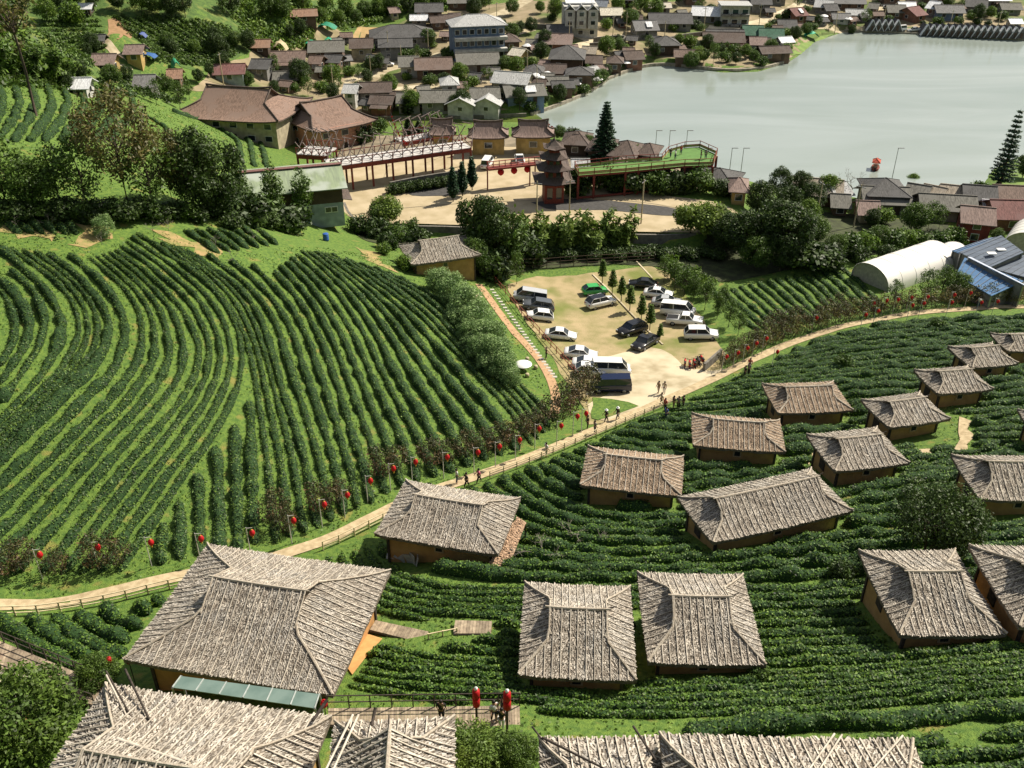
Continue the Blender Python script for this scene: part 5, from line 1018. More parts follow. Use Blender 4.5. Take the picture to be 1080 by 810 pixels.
def deck_rail(A, B, label, h=1.0, n=9, m=None):
    t = thing('railing', label, 'railing', tuple(A)); d = B-A
    for r in (.5, 1.0): b = MB(); b.bar((0, 0, h*r), d+np.array([0, 0, h*r]), .05); b.build('rail', m or pole_dark, t)
    for i in range(n+1): b = MB(); b.bar((0, 0, -.05), (0, 0, h), .06); b.build('post', m or pole_dark, t, tuple(d*i/n))
deck_rail(c[0], c[1], 'thin dark railing on the far edge of the bottom boardwalk')
t, c = boardwalk('-10 672|112 722|100 744|-20 705', 17.3, 'boardwalk running down from the left edge behind the leafy tree', 'y', 40)
deck_rail(c[3], c[2], 'dark railing on the near edge of the left boardwalk', n=8); deck_rail(c[0], c[1], 'dark railing on the far edge of the left boardwalk', n=8)
boardwalk('396 654|452 666|446 678|390 664', 17.0, 'slatted wooden steps down from the largest hut', 'y', 16); boardwalk('480 654|519 655|518 668|478 668', 17.3, 'small plank deck among the tea rows below the porch hut', 'y', 12)
rail_fence('bamboo_fence', '452 674|465 676|482 668', 0, .5, .9, 'short low bamboo rail linking the wooden steps and the small deck', bam, (.9,))

# ------------------------------------------------------------------ houses
def rm(n, c, r=.85): return mat('roof_'+n, tuple(v*1.12 for v in c), tuple(v*.55 for v in c), scale=1.5, rough=r, stretch=(4, .9, 1), bump=.03, bscale=3, c3=tuple(v*.8+.02 for v in c), w3=.4, detail=8)
RM = {'G': rm('dark_grey', (.10, .097, .094)), 'g': rm('grey', (.19, .185, .18)), 'B': rm('dark_brown', (.115, .085, .07)), 'b': rm('brown', (.185, .13, .105)), 'W': rm('white_sheet', (.72, .73, .74), .5), 'r': rm('rust', (.30, .18, .12)), 'R': rm('dull_red', (.19, .09, .08)), 'N': rm('dark_green', (.045, .12, .075)), 't': rm('tan_thatch', (.34, .29, .225)), 'o': rm('olive_grey', (.17, .163, .14)), 'p': rm('pink_brown', (.25, .18, .155)), 'c': rm('cream_sheet', (.62, .57, .46)), 'l': rm('light_grey', (.46, .46, .45)), 'u': rm('slate_blue', (.17, .19, .22)), 'T': rm('restaurant_tile', (.25, .165, .125))}
def wmt(n, c): c = tuple(v*.8 for v in c); return mat('plaster_'+n, c, tuple(v*.66 for v in c), scale=1.0, rough=.9)
WM = {'w': wmt('white', (.66, .65, .60)), 'c': wmt('cream', (.58, .50, .34)), 'y': wmt('yellow', (.60, .42, .16)), 'k': wmt('brick', (.32, .16, .11)), 'd': wmt('dark_wood', (.10, .07, .05)), 'g': wmt('grey', (.30, .29, .27)), 'u': wmt('blue', (.20, .27, .40)), 'n': wmt('brown_wood', (.20, .13, .09)), 'm': wmt('pale_blue', (.38, .44, .47)), 'r': wmt('red_wood', (.26, .06, .045))}
frame_m = mat('white_window_frame', (.7, .69, .66), rough=.6)
def gable(mb, w, d, z, h, ov=.5, m=0, th=.12):
    a, b = w/2+ov, d/2+ov; e = z-h*ov/(d/2)
    for dz, fl in ((0, 0), (-th, 1)):
        V = [(-a, -b, e+dz), (a, -b, e+dz), (a, 0, z+h+dz), (-a, 0, z+h+dz), (-a, b, e+dz), (a, b, e+dz)]; F = [(0, 1, 2, 3), (3, 2, 5, 4)]
        mb.add(V, [f[::-1] for f in F] if fl else F, m)
    T_ = [(-a, -b, e), (-a, 0, z+h), (-a, b, e)]; 
    for s in (-1, 1): mb.add([(s*a, -b, e), (s*a, 0, z+h), (s*a, b, e), (s*a, b, e-th), (s*a, 0, z+h-th), (s*a, -b, e-th)], [(0, 1, 4, 5), (1, 2, 3, 4)], m)
    for s in (-1, 1): mb.add([(-a, s*b, e), (a, s*b, e), (a, s*b, e-th), (-a, s*b, e-th)], [(0, 1, 2, 3)], m)
    mb.bar((-a, 0, z+h+.04), (a, 0, z+h+.04), .22, .14, m)
def hip(mb, w, d, z, h, ov=.5, m=0, rl=None, th=.14):
    a, b = w/2+ov, d/2+ov; r = max(.15, a-b) if rl is None else rl
    V = [(-a, -b, z), (a, -b, z), (a, b, z), (-a, b, z), (-r, 0, z+h), (r, 0, z+h)]; mb.add(V, [(0, 1, 5, 4), (1, 2, 5), (2, 3, 4, 5), (3, 0, 4)], m)
    V = [(x, y, zz) for x, y, zz in V[:4]]+[(x, y, z-th) for x, y, _ in V[:4]]; mb.add(V, [(0, 4, 5, 1), (1, 5, 6, 2), (2, 6, 7, 3), (3, 7, 4, 0), (4, 7, 6, 5)], m)
    mb.bar((-r, 0, z+h+.03), (r, 0, z+h+.03), .2, .14, m)
    for x, y, s in ((-a, -b, -r), (a, -b, r), (a, b, r), (-a, b, -r)): mb.bar((x, y, z+.02), (s, 0, z+h+.02), .14, .1, m)
def gwalls(mb, w, d, z0, z, h, typ):
    mb.box((0, 0, (z0+z)/2), (w, d, z-z0))
    if typ == 'g':
        for s in (-1, 1): mb.add([(s*w/2, -d/2, z), (s*w/2, d/2, z), (s*w/2, 0, z+h-.1), (s*(w/2-.1), -d/2, z), (s*(w/2-.1), d/2, z), (s*(w/2-.1), 0, z+h-.1)], [(0, 1, 2), (5, 4, 3), (0, 2, 5, 3), (1, 4, 5, 2)])
def windows(t, w, d, wh, floors, wall_y=None, sides=True, every=3.2, big=1.1, door=True):
    for f in range(floors):
        zc = wh*(f+.55)/floors; n = max(1, min(6, int(w/every))); xs = [(i+.5)/n*w-w/2 for i in range(n)]
        for i, x in enumerate(xs):
            if door and f == 0 and i == n//2 and n > 1:
                o = MB(); o.box((x, -d/2-.03, 1.0), (.95, .08, 2.0)); o.build('door', WM['d'], t); continue
            o = MB(); o.box((x, -d/2-.03, zc), (big+.16, .08, 1.16)); fr = o.build('window', frame_m, t); p = MB(); p.box((x, -d/2-.075, zc), (big, .03, 1.0)); p.build('pane', glass_m, fr)
        if sides:
            for s in (-1, 1): o = MB(); o.box((s*(w/2+.03), 0, zc), (.08, 1.16, 1.0)); fr = o.build('window', frame_m, t); p = MB(); p.box((s*(w/2+.075), 0, zc), (.03, 1.0, .86)); p.build('pane', glass_m, fr)
def house(line, group=None, name='village_house', cat='house'):
    a, label = line.split(' # '); a = a.split(); px, py, wpx, d, wh, rz = map(float, a[:6]); typ, rc, wc = a[6][0], a[6][1], a[6][2]
    p = hit(px, py); sc = pscale(p); w = max(2.2, wpx/sc-1.2); d = max(2.6, d-1.0); fl = 2 if wh > 4.5 else 1; a_ = math.radians(rz)
    p = p+np.array([-math.sin(a_)*d*.5, math.cos(a_)*d*.5, 0]); p[2] = float(T(p[0], p[1])); t = thing(name, label, cat, tuple(p), a_, group); h = d*.23; wh *= .8 if py > 60 else .66
    g = MB(); gwalls(g, w, d, -2.5, wh, h, typ); g.build('wall', WM[wc], t)
    r = MB(); (gable if typ == 'g' else hip)(r, w, d, wh+.03, h, ov=.7); r.build('roof', RM[rc], t)
    windows(t, w, d, wh, fl)
    if len(a[6]) > 3:
        if 'v' in a[6]: q = MB(); q.box((0, -d/2-1.3, wh*.78), (w*.9, 2.6, .1), rx=.18); q.build('porch_roof', RM[rc], t); [((lambda m_: m_.build('porch_post', WM['d'], t))((lambda m_: (m_.bar((x, -d/2-2.3, -1), (x, -d/2-2.3, wh*.73), .15), m_)[1])(MB()))) for x in (-w*.4, w*.4)]
        if 'x' in a[6]: q = MB(); q.box((w*.15, -d*.3, wh+h*.62), (w*.3, d*.34, .06), rx=math.atan(h/(d/2))); q.build('patch_sheet', RM['W'], t)
    return t
VILL = '''322 28 28 6 2.8 12 grn # rusty sheet roofed shed beside the green nets at the top of the village
275 58 21 6 2.6 5 grd # open shed with pink striped roof left of the straw heap
305 77 36 8 3 6 gbwv # brown roofed house with a white porch in the upper left village
281 78 16 5 2.8 0 goc # small cream house with a grey roof touching the brown roofed one
302 92 27 6 2.6 5 gog # low house with a pale olive roof below the white porch
332 76 15 6 3 -10 gbn # small brown roof right of the white porch
243 89 33 7 3 8 gRm # long dull red roofed house with a pale end wall above the restaurant
274 82 22 7 3 -6 gGg # grey gabled house joined to the right of the dull red roof
345 66 38 9 3.2 6 gon # wide grey olive roof left of the purple brown roof
350 75 20 6 3 -12 gGn # small dark gable in front of the wide olive roof
382 64 25 8 4.2 6 gBc # purple brown roofed house with a cream wall beside the dark hall
425 53 68 12 4 8 hGg # long dark hall below the bare orange field
418 64 36 7 4.6 6 gGg # dark two storey house with balcony in front of the long hall
453 22 30 8 3.4 4 gGn # grey roof at the far end of the bare orange field
442 28 19 5 2.6 4 gWg # small white sheet roof at the corner of the bare field
462 32 15 6 3.2 14 gBn # left brown roof of the zigzag row beside the village road
472 30 15 6 3.2 14 gBn # middle brown roof of the zigzag row beside the village road
481 28 13 6 3.2 14 gBn # right brown roof of the zigzag row beside the village road
417 21 10 5 3 20 gpc # tiny pink roofed hut at the foot of the green scrub
487 11 30 8 3.2 6 gon # grey brown roof beside the road at the top edge
458 84 40 9 3.4 6 gbn # long brown roof left of the two storey pavilion
432 83 22 8 4 6 gow # white gabled house at the left end of the long brown roof
505 77 46 9 3.2 8 gog # long olive roof directly under the blue building
370 115 16 6 5.2 -6 glw # white two storey cottage at the left end of the canal
396 110 36 7 4 5 gBg # dark brown roof behind the white canal cottage
402 123 26 6 3.2 -8 gBkv # red brown house with porch on the canal bank
475 108 20 7 5.4 6 hlw # two storey white pavilion house with a pale hip roof
432 120 27 7 3 2 gog # grey roofed house on the canal bank left of the dark pine shrub
462 121 38 8 3 2 gog # long grey roof on the canal bank in the middle
500 123 20 7 3.6 80 glw # white gable facing the canal, left of the pair
527 123 20 7 3.6 80 glw # white gable facing the canal, right of the pair
512 112 32 7 3 5 gog # grey olive roof behind the pair of white gables
537 106 40 8 5.6 -16 glc # long two storey cream house with a light grey roof
555 115 44 8 2.8 12 goux # low grey roof with a white tarpaulin on the lake bank
539 56 22 8 4 10 hBn # dark brown pyramid roof right of the blue building
543 71 16 6 4.4 -30 gcy # yellow cream house with a tall gable below the pyramid roof
587 56 32 9 3.6 -6 gpk # pinkish brown roof in the centre of the village
590 43 26 8 3 2 gGn # dark grey roof under the triple gabled house
597 77 38 12 4.4 -6 hGd # biggest dark grey roof of the lakeside cluster
562 87 21 7 3.4 -8 hGd # small dark roof left of the biggest grey roof
584 85 25 7 3 -6 gBk # brown roof of the terrace restaurant by the lake
611 92 30 7 3.6 -4 hGn # dark grey roof with a row of openings at the lake
588 98 24 6 3 2 gon # grey brown roof of the lower restaurant terrace
568 103 14 5 4 -10 gBk # brick walled house left of the lower terrace
594 104 24 5 2.6 6 gGn # dark lean roof nearest to the lake steps
626 75 18 6 3 -4 gBn # small brown roof right of the biggest grey roof
628 86 9 4 3 40 glw # tiny pale gable on the lake bank
620 65 16 6 3 -14 gtc # beige gable beside the bend of the road
645 24 24 7 3 2 gcg # cream sheet roof beside the triple gabled house
633 15 14 6 3.4 -12 gug # slate grey roof behind the triple gabled house
682 42 26 9 4.2 8 gggx # grey concrete house with a white patch on its roof
669 76 21 7 3.4 10 gBk # brown roof at the tip of the shore bend
648 79 18 7 3.2 -6 hBn # dark brown hip roof left of the tip of the shore bend
707 33 46 10 3.4 -2 gGg # wide dark grey roof above the curving wall
695 14 26 5 2.4 2 gcg # narrow cream roof in the trees at the top
744 24 32 9 3.2 -14 gWg # big white sheet roof left of the white hotel
704 59 28 9 4.2 4 hGd # dark hip roofed house on a stone base by the shore
723 71 26 6 2.8 -6 gbn # low brown roof on the wooded point
763 53 44 9 3.6 -4 gBk # long brown roof among the trees of the wooded point
764 47 40 6 4.2 -4 gGg # grey roof behind the long brown roof of the point
799 55 18 7 3.6 -6 gpm # small pinkish roof with pale blue wall by the point
794 44 22 9 3.2 -6 gNd # dark green roof, left of the pair
813 47 26 9 3.2 -8 gNd # dark green roof, right of the pair
830 36 20 8 3 -6 gGg # grey green roof above the dark green pair
830 50 16 5 2.6 16 gWw # little white roof on the grass point
818 66 34 6 2.8 10 gBn # long brown shed at the water below the green roofs
802 14 22 8 3.8 -6 gGg # grey house beside the climbing road
844 26 17 8 4 20 gRkx # red brown house with a white roof patch at the road
867 15 19 8 3.2 -20 glg # light grey gable right of the red brown house
877 18 15 7 3 6 gGg # dark roof between two light ones at the far shore
895 11 34 9 3.2 -6 ggn # long grey roof at the top of the far shore
903 22 23 6 2.8 -8 gln # pale roof below the long grey one of the far shore
919 15 11 6 3 -30 gon # small brownish roof by the far village square
887 26 20 6 2.6 -4 ggw # low shop with a pale front on the far shore road
945 21 20 8 3.4 -6 gon # brown grey roof left of the white roof of the far shore
956 15 18 6 3.2 -6 gWn # white sheet roof behind the brown grey one
970 24 18 9 3.6 30 gRk # brown gabled house behind the bungalow rows
980 18 12 8 4.2 -40 gWg # steep white roof beside the brown gabled house
1001 22 30 8 3.8 -4 ggu # grey roofed blue walled house behind the bungalow row
1028 14 22 8 3.2 -20 gGg # dark slanting roof at the top right
1046 7 38 7 3 -2 gWg # long white roof at the top right
1066 16 22 7 3 -4 gog # olive roof at the top right corner
1071 30 14 5 2.6 0 gWw # white stall at the right end of the bungalow row
732 6 22 7 3 6 gon # brown grey roof half hidden at the top edge
660 8 18 7 3 -6 gGn # dark roof among trees at the top edge
820 6 20 7 3.4 10 gGg # dark grey roof at the top edge beside the road
856 4 20 7 3.2 -10 gog # olive roof at the top edge right of the road
940 5 20 7 3.4 5 gBn # brown roof at the top edge above the far square
905 3 18 7 3.2 -8 gon # olive roof at the top edge above the long grey one
985 5 22 7 3.4 -5 gGn # dark roof at the top edge behind the blue walled house
109 74 25 6 2.8 4 gpy # left one of the two small row houses with cream walls on the hillside
143 71 20 6 2.8 4 gpy # right one of the two small row houses with cream walls on the hillside
152 98 22 7 2.8 6 ggg # grey roof above the olive trees on the hillside
85 101 17 5 2.4 4 gWw # low white roof behind the upper left terrace
186 95 15 6 2.8 10 grn # rusty brown roof in the trees left of the restaurant
150 108 12 5 2.6 0 gwg # x
91 17 5 4 2.4 4 gWd # tiny white roofed hut at the top of the hillside
104 52 8 4 2.4 4 gGd # tiny dark hut beside the steep track'''
for l in VILL.split('\n'):
    if not l.endswith('# x'): house(l)
# bare field, ground of the village, walls
vg = mat('village_ground', (.33, .26, .165), (.20, .17, .09), scale=.25, rough=.95, bump=.03, bscale=3, c3=(.10, .14, .035), w3=.42, detail=8)
area('village_ground', [hit(*map(float, t.split())) for t in '196 96|212 88|228 66|262 62|268 48|300 50|318 20|345 24|370 40|380 26|420 26|440 14|470 12|478 2|620 0|760 -2|900 -4|1078 -4|1090 41|940 32|890 31|858 41|842 57|832 62|800 72|762 73|730 68|690 64|662 71|641 79|625 91|592 106|555 118|480 122|378 121|360 130|330 110|290 100|240 98'.split('|')], vg, .06, step=2.5)
area('bare_field', [hit(*map(float, t.split())) for t in '371 40|378 28|430 28|452 32|448 36|405 39|380 42'.split('|')], mat('bare_orange_soil', (.42, .28, .13), (.34, .25, .10), scale=.6), .14)
area('village_square', [hit(*map(float, t.split())) for t in '748 27|790 28|786 31|766 33|745 31'.split('|')], conc_m, .16)
area('village_square', [hit(*map(float, t.split())) for t in '605 39|660 37|666 41|640 47|620 46'.split('|')], conc_m, .16)
area('village_square', [hit(*map(float, t.split())) for t in '922 6|946 3|944 14|930 24|920 20'.split('|')], conc_m, .16)
area('shore_lawn', [hit(*map(float, t.split())) for t in '833 58|848 44|868 38|884 34|862 46|848 58'.split('|')], mat('lawn', (.17, .25, .05), (.12, .19, .04), scale=.4, bump=.05), .12)
area('shore_lawn', [hit(*map(float, t.split())) for t in '1040 212|1052 196|1066 182|1084 174|1100 200|1090 212|1062 208'.split('|')], MATS['lawn'], .12)
def wall_line(s, h, th, label, m=wall_m, name='retaining_wall', cat='wall', z0=-1.5, ztop=None):
    Q = smooth_line(line_px(s) if isinstance(s, str) else s, 1.5); o = Q[0]; mb = MB(); n = len(Q); nn = normals2(Q); V = []
    for q, k in zip(Q, nn):
        zt = q[2]+h if ztop is None else ztop; g = float(T(q[0], q[1]))
        for sgn, z in ((-1, g+z0), (-1, zt), (1, zt), (1, g+z0)): V.append((q[0]+k[0]*sgn*th/2-o[0], q[1]+k[1]*sgn*th/2-o[1], z-o[2]))
    F = [(i*4+a, i*4+(a+1) % 4, (i+1)*4+(a+1) % 4, (i+1)*4+a) for i in range(n-1) for a in range(4)]; mb.add(V, F); mb.add(V[:4], [(0, 1, 2, 3)]); mb.add(V[-4:], [(3, 2, 1, 0)])
    return tag(mb.build(name, m, None, tuple(o)), label, cat)
stone_m = mat('shore_stone', (.36, .32, .25), (.20, .18, .14), scale=1.2, bump=.06)
wall_line('506 31|540 30|570 31|594 32', 1.6, .5, 'dark retaining wall below the bare terraces left of the triple gabled house')
wall_line('626 46|640 44|665 42|668 46|640 51|622 52', 1.8, .5, 'curving retaining wall around the yard of the triple gabled house')
wall_line('688 50|710 42|740 38|780 35', 1.4, .5, 'long grey retaining wall under the wide dark grey roof')
wall_line('560 122|590 112|625 97|640 86', .7, .6, 'stepped stone shore wall below the lakeside restaurants', stone_m, 'shore_wall', z0=-2.5)
wall_line('640 85|662 75|690 67|730 71|762 76|800 75|832 65', .7, .8, 'rocky shore wall round the wooded point', stone_m, 'shore_wall', z0=-2.5)
wall_line('378 126|430 126|480 126|555 123', .8, .5, 'dark canal wall in front of the white gables', wall_m, 'shore_wall', z0=-2.5)
wall_line('890 33|940 34.5|1000 38|1080 42.5|1110 44', .5, .7, 'straight stone shore wall along the far road', stone_m, 'shore_wall', z0=-2.5)
PLW = np.array([plane(*map(float, t.split()), 5.2) for t in '363 214|372 240|400 239|440 238|500 240|560 244|640 247|742 249|800 235'.split('|')])
wall_line(PLW, .1, .4, 'long stained grey wall holding up the plaza above the lone hut and the car park', wall_m, 'retaining_wall', z0=-4.0, ztop=5.3)
rail_fence('picket_fence', '548 284|600 281|650 278|690 276', 0, 1.7, 2.2, 'dark picket fence in the shade behind the car park', WM['d'], (.3, .6, .95))
wall_line('742 392|752 384|760 376', 1.1, .3, 'short stained wall stub at the corner of the car park', wall_m, 'low_wall')
# ---- larger village buildings
def place(px, py, rz, name, label, cat, group=None): p = hit(px, py); return thing(name, label, cat, tuple(p), math.radians(rz), group), pscale(p)
t, sc = place(506, 64, 12, 'blue_building', 'three storey blue grey building with white balcony bands and a pale grey roof', 'building'); w, d = 54/sc, 9
g = MB(); g.box((0, d/2, 3.4), (w, d, 12)); g.build('wall', WM['u'], t); r = MB(); hip(r, w, d, 9.4, 2.2, .8); ro = r.build('roof', RM['l'], t); ro.location.y = d/2
for k in (3.0, 6.1): b = MB(); b.box((.3, -.9, k), (w+.4, 1.9, .9)); b.build('balcony', WM['w'], t)
for k in range(3):
    for i in range(7): b = MB(); b.box(((i+.5)/7*w-w/2, -.04, 1.6+k*3.1), (1.35, .1, 1.4)); f = b.build('window', frame_m, t); q = MB(); q.box(((i+.5)/7*w-w/2, -.1, 1.6+k*3.1), (1.15, .04, 1.2)); q.build('pane', glass_m, f)
t, sc = place(612, 40, 2, 'triple_gabled_house', 'white three storey house with three small gables and a flat white roof behind', 'house'); w = 36/sc
g = MB(); g.box((0, 4, 3.5), (w, 8, 11)); g.build('wall', WM['w'], t); r = MB(); r.box((0, 5.5, 9.7), (w*.86, 5.5, .3), rx=.12); r.build('roof', RM['W'], t)
for i in (-1, 0, 1):
    x = i*w/3; b = MB(); b.box((x, -.8, 5.6), (w/3*.82, 1.6, 5.4)); b.build('bay', WM['w'], t); r = MB(); gable(r, 2.4, w/3*.85, 8.3, 1.3, .2); o = r.build('gable_roof', RM['l'], t); o.location = (x, -.5, 0); o.rotation_euler.z = PI/2
    for k in (1.6, 4.6, 7): q = MB(); q.box((x, -1.64 if k > 2.5 else -.05, k), (1.6, .08, 1.3)); f = q.build('window', frame_m, t); q = MB(); q.box((x, -1.70 if k > 2.5 else -.11, k), (1.3, .04, 1.1)); q.build('pane', glass_m, f)
t, sc = place(774, 28, -3, 'white_hotel', 'long white two storey hotel with six balconies under a flat roof', 'building'); w = 30/sc
g = MB(); g.box((0, 3.5, 2.4), (w, 7, 8)); g.build('wall', WM['w'], t); r = MB(); r.box((0, 3.0, 6.55), (w+.8, 8.6, .25)); r.build('roof', RM['l'], t)
for k in (1.5, 4.6):
    for i in range(3): x = (i+.5)/3*w-w/2; q = MB(); q.box((x, -.05, k), (2.2, .1, 1.6)); f = q.build('window', frame_m, t); q = MB(); q.box((x, -.11, k), (1.8, .04, 1.3)); q.build('pane', glass_m, f); b = MB(); b.box((x, -.7, k-1.0), (w/3*.86, 1.3, .7)); b.build('balcony', WM['g'], t)
def aframe():
    b = MB(); b.add([(-1.9, -3, 0), (1.9, -3, 0), (0, -3, 3.9), (-1.9, 3, 0), (1.9, 3, 0), (0, 3, 3.9)], [(0, 1, 2), (5, 4, 3), (0, 2, 5, 3), (1, 4, 5, 2), (0, 3, 4, 1)]); e = MB()
    for s in (-1, 1): e.bar((s*2.05, -3.05, -.1), (0, -3.05, 4.05), .2, .16); e.box((s*1.0, -2.2, 2.05), (.05, 1.4, 4.4), ry=-s*.452)
    q = MB(); q.box((0, -3.05, 1.0), (.9, .08, 2.0)); return b.mesh('body', RM['G']), e.mesh('roof_edge', RM['W']), q.mesh('door', WM['d'])
AF = aframe()
for i in range(21):
    x = 975+i*6.5 if i < 16 else 917+(i-16)*6.6; x = min(x, 1075); 
    if i < 16: x = 974+i*6.6
    p = hit(x, 36+(x-974)*.03 if i < 16 else 31); t = thing('a_frame_bungalow', 'A frame bungalow with white edges in the long row' if i < 16 else 'A frame bungalow with white edges in the short row', 'bungalow', tuple(p), math.radians(-3), 'A frame bungalows on the far lake shore'); t.scale = (.9, .9, .85)
    for me in AF: obj(me.name.split('.')[0], me, t)
# ---- restaurant with two big brown roofs
def irimoya(t, px, ev, hr, label=None, tile=None, rlf=.55, wallm=None, walls=True, inset=1.0, hgf=.55, up=.5, floors=1, base=-3.0, name=None, cat=None, group=None, under=None):
    c, w, d, a = fit_roof(px, ev); g = float(T(c[0], c[1])); t = thing(name, label, cat, (c[0], c[1], g), a, group); e = c[2]-g; rl = w/2*rlf; mb = MB(); P = []
    for kind, sg, rows in roof_patches(w, d, hr, rl, hr*hgf, ov=.4, pw=1.35, up=up):
        A = np.array(rows); A[..., 2] += e; nt, nx = A.shape[:2]; I = np.arange(nt*nx).reshape(nt, nx); F = np.stack([I[:-1, :-1], I[:-1, 1:], I[1:, 1:], I[1:, :-1]], -1).reshape(-1, 4)
        if (kind == 'F' and sg < 0) or (kind == 'S' and sg > 0): F = F[:, ::-1]
        P.append((A.reshape(-1, 3), F, 0)); ed = A[-1]; e2 = ed.copy(); e2[:, 2] -= .25; k = np.arange(nx-1); P.append((np.concatenate([ed, e2]), np.stack([k, k+1, k+1+nx, k+nx], 1), 1)); c0 = e2*[.72, .72, 1]; c0[:, 2] = e2[:, 2].min()+.02; P.append((np.concatenate([e2, c0]), np.stack([k, k+1, k+1+nx, k+nx], 1), 1))
        if kind == 'F':
            for side in (0, -1): pts = [A[i][side]+[0, 0, .1] for i in range(0, nt, 2)]+[A[-1][side]+[0, 0, .1]]; mb.tube(pts, .16, 5, 1, cap=False)
    mb.tube([(-rl-.6, 0, e+hr+.35), (-rl*.6, 0, e+hr+.1), (rl*.6, 0, e+hr+.1), (rl+.6, 0, e+hr+.35)], .2, 6, 1, cap=False)
    yb = (1-hgf**(1/1.35))*d/2
    for sg in (-1, 1):
        ys = [-yb+2*yb*i/8 for i in range(9)]; V = [(sg*(rl+.02), y, e+hr*hgf-.2) for y in ys]+[(sg*(rl+.02), y, e+hr*((1-abs(y)/(d/2))**1.35)-.06) for y in ys]; P.append((np.array(V), np.array([(i, i+1, i+10, i+9) for i in range(8)]), 2))
    P.append((np.array(mb.v), np.array(mb.f), 1)); V, F, M = join(P); tile = tile or RM['T']; obj('roof', mesh_np('roof', V, F, [tile, RM['B'], WM['d']], M, True), t)
    if walls: q = MB(); q.box((0, 0, (e+.2+base)/2), (w-2*inset, d-2*inset, e+.2-base)); q.build('wall', wallm or WM['c'], t); windows(t, w-2*inset, d-2*inset, e, floors, every=3.6, big=1.4)
    return t, w, d, e, c, a
irimoya(None, '214 98|318 106|292 137|198 118', 4.8, 4.2, 'cream restaurant wing under the larger brown hip and gable roof', floors=2, name='restaurant', cat='restaurant', rlf=.55)
irimoya(None, '306 118|352 104|385 127|320 146', 5.2, 3.4, 'pink and cream restaurant wing under the smaller brown roof', floors=2, name='restaurant', cat='restaurant', rlf=.6, wallm=mat('pink_plaster', (.55, .28, .2)))
# grey timber house with green tin roof
tin_m = mat('green_tin_roof', (.27, .33, .20), (.20, .24, .16), scale=.8, rough=.7, stretch=(4, .5, 1), c3=(.36, .40, .34), w3=.4)
c, w, d, a = fit_roof('248 178|356 170|366 197|255 208', 5.0); g0 = float(T(c[0], c[1])); t = thing('tin_roof_house', 'two storey timber house with mossy green tin roof and a pale blue lower wall', 'house', (c[0], c[1], g0), a); e = c[2]-g0
r = MB(); gable(r, w-1, d-1, e, 1.5, .5); r.build('roof', tin_m, t); q = MB(); q.bar((-w/2, 0, e+1.62), (w/2, 0, e+1.62), .9, .12); q.build('ridge_cap', RM['R'], t)
q = MB(); gwalls(q, w-1.6, d-1.6, 2.5, e, 1.3, 'g'); q.build('upper_wall', WM['d'], t); q = MB(); q.box((0, 0, .6), (w-1.6, d-1.6, 3.8)); q.build('wall', WM['m'], t)
for x in (w*.30, w*.36): q = MB(); q.box((x, -d/2+.76, 1.5), (1.0, .1, .95)); f = q.build('window', frame_m, t); q = MB(); q.box((x, -d/2+.70, 1.5), (.78, .05, .72)); q.build('pane', glass_m, f)
q = MB(); q.box((w*.49, 0, 2.75), (1.6, d-2, .1), ry=.2); q.build('side_canopy', RM['B'], t)
# gates
for i, (px_, lab) in enumerate([('496 137|534 137|539 145|491 145', 'left yellow gate pavilion with grey brown flared roof on the plaza edge'), ('542 136|582 136|588 144|537 144', 'right yellow gate pavilion with grey brown flared roof beside the pagoda'), ('456 136|478 135|484 141|448 142', 'third gate pavilion roof half hidden behind the pink timber walkway')]):
    px_ = '|'.join('%g %g' % (float(t_.split()[0]), float(t_.split()[1])+1) for t_ in px_.split('|'))
    t, w, d, e, c, a = irimoya(None, px_, 3.6, 2.5, lab, tile=RM['p'], rlf=.58, wallm=WM['y'], name='gate_pavilion', cat='pavilion', group='yellow gate pavilions on the plaza', inset=.9, up=.35, base=-1.0)
    for x in (-w*.2, w*.22): q = MB(); q.lathe([(0, -d/2+1.2), (.75, -d/2+1.2), (.75, -d/2+1.28), (0, -d/2+1.28)], (x, 0, e*.5), 12, axis='Y'); q.build('round_window', WM['d'], t)
# pagoda
p = hit(583, 212); t = thing('pagoda', 'dark red pagoda tower with four stacked flared roofs beside the green viewing deck', 'pagoda', tuple(p), .1); t.scale = (.82, .82, .74)
zz = 0
for k, (w, h) in enumerate([(5.6, 5.2), (4.8, 2.6), (3.9, 2.2), (2.9, 1.9)]):
    q = MB(); q.box((0, 0, zz+h/2-.2), (w*.72, w*.72, h+.4)); wl = q.build('storey', redwood_m, t)
    if k < 3:
        for s in (-1, 1): q = MB(); q.box((s*w*.17, -w*.365, zz+h*.5), (w*.2, .06, h*.5)); q.build('window', glass_m, wl)
    zz += h; r = MB(); a = w*.72; n_ = 5; top = .0 if k == 3 else w*.26; H_r = 2.2 if k == 3 else 1.3
    prof = [(top+(a-top)*(u), zz+H_r*(1-u)**1.7) for u in np.linspace(0, 1, n_)]
    V = []
    for (rr, z_) in prof:
        for s1, s2 in ((-1, -1), (0, -1), (1, -1), (1, 0), (1, 1), (0, 1), (-1, 1), (-1, 0)): cr = (s1 != 0 and s2 != 0); V.append((s1*rr, s2*rr, z_+(.55*(rr/a)**4 if cr else 0)))
    F = [(i*8+j, (i+1)*8+j, (i+1)*8+(j+1) % 8, i*8+(j+1) % 8) for i in range(n_-1) for j in range(8)]; r.add(V, F); r.add([(x, y, z-.12) for x, y, z in V[-8:]], [tuple(range(8))]); r.build('roof', RM['B'], t); zz += .25
q = MB(); q.lathe([(.05, zz+3.6), (.12, zz+2.8), (.25, zz+2.4), (.1, zz+2), (.3, zz+1.7)], n=8); q.build('finial', RM['B'], t)
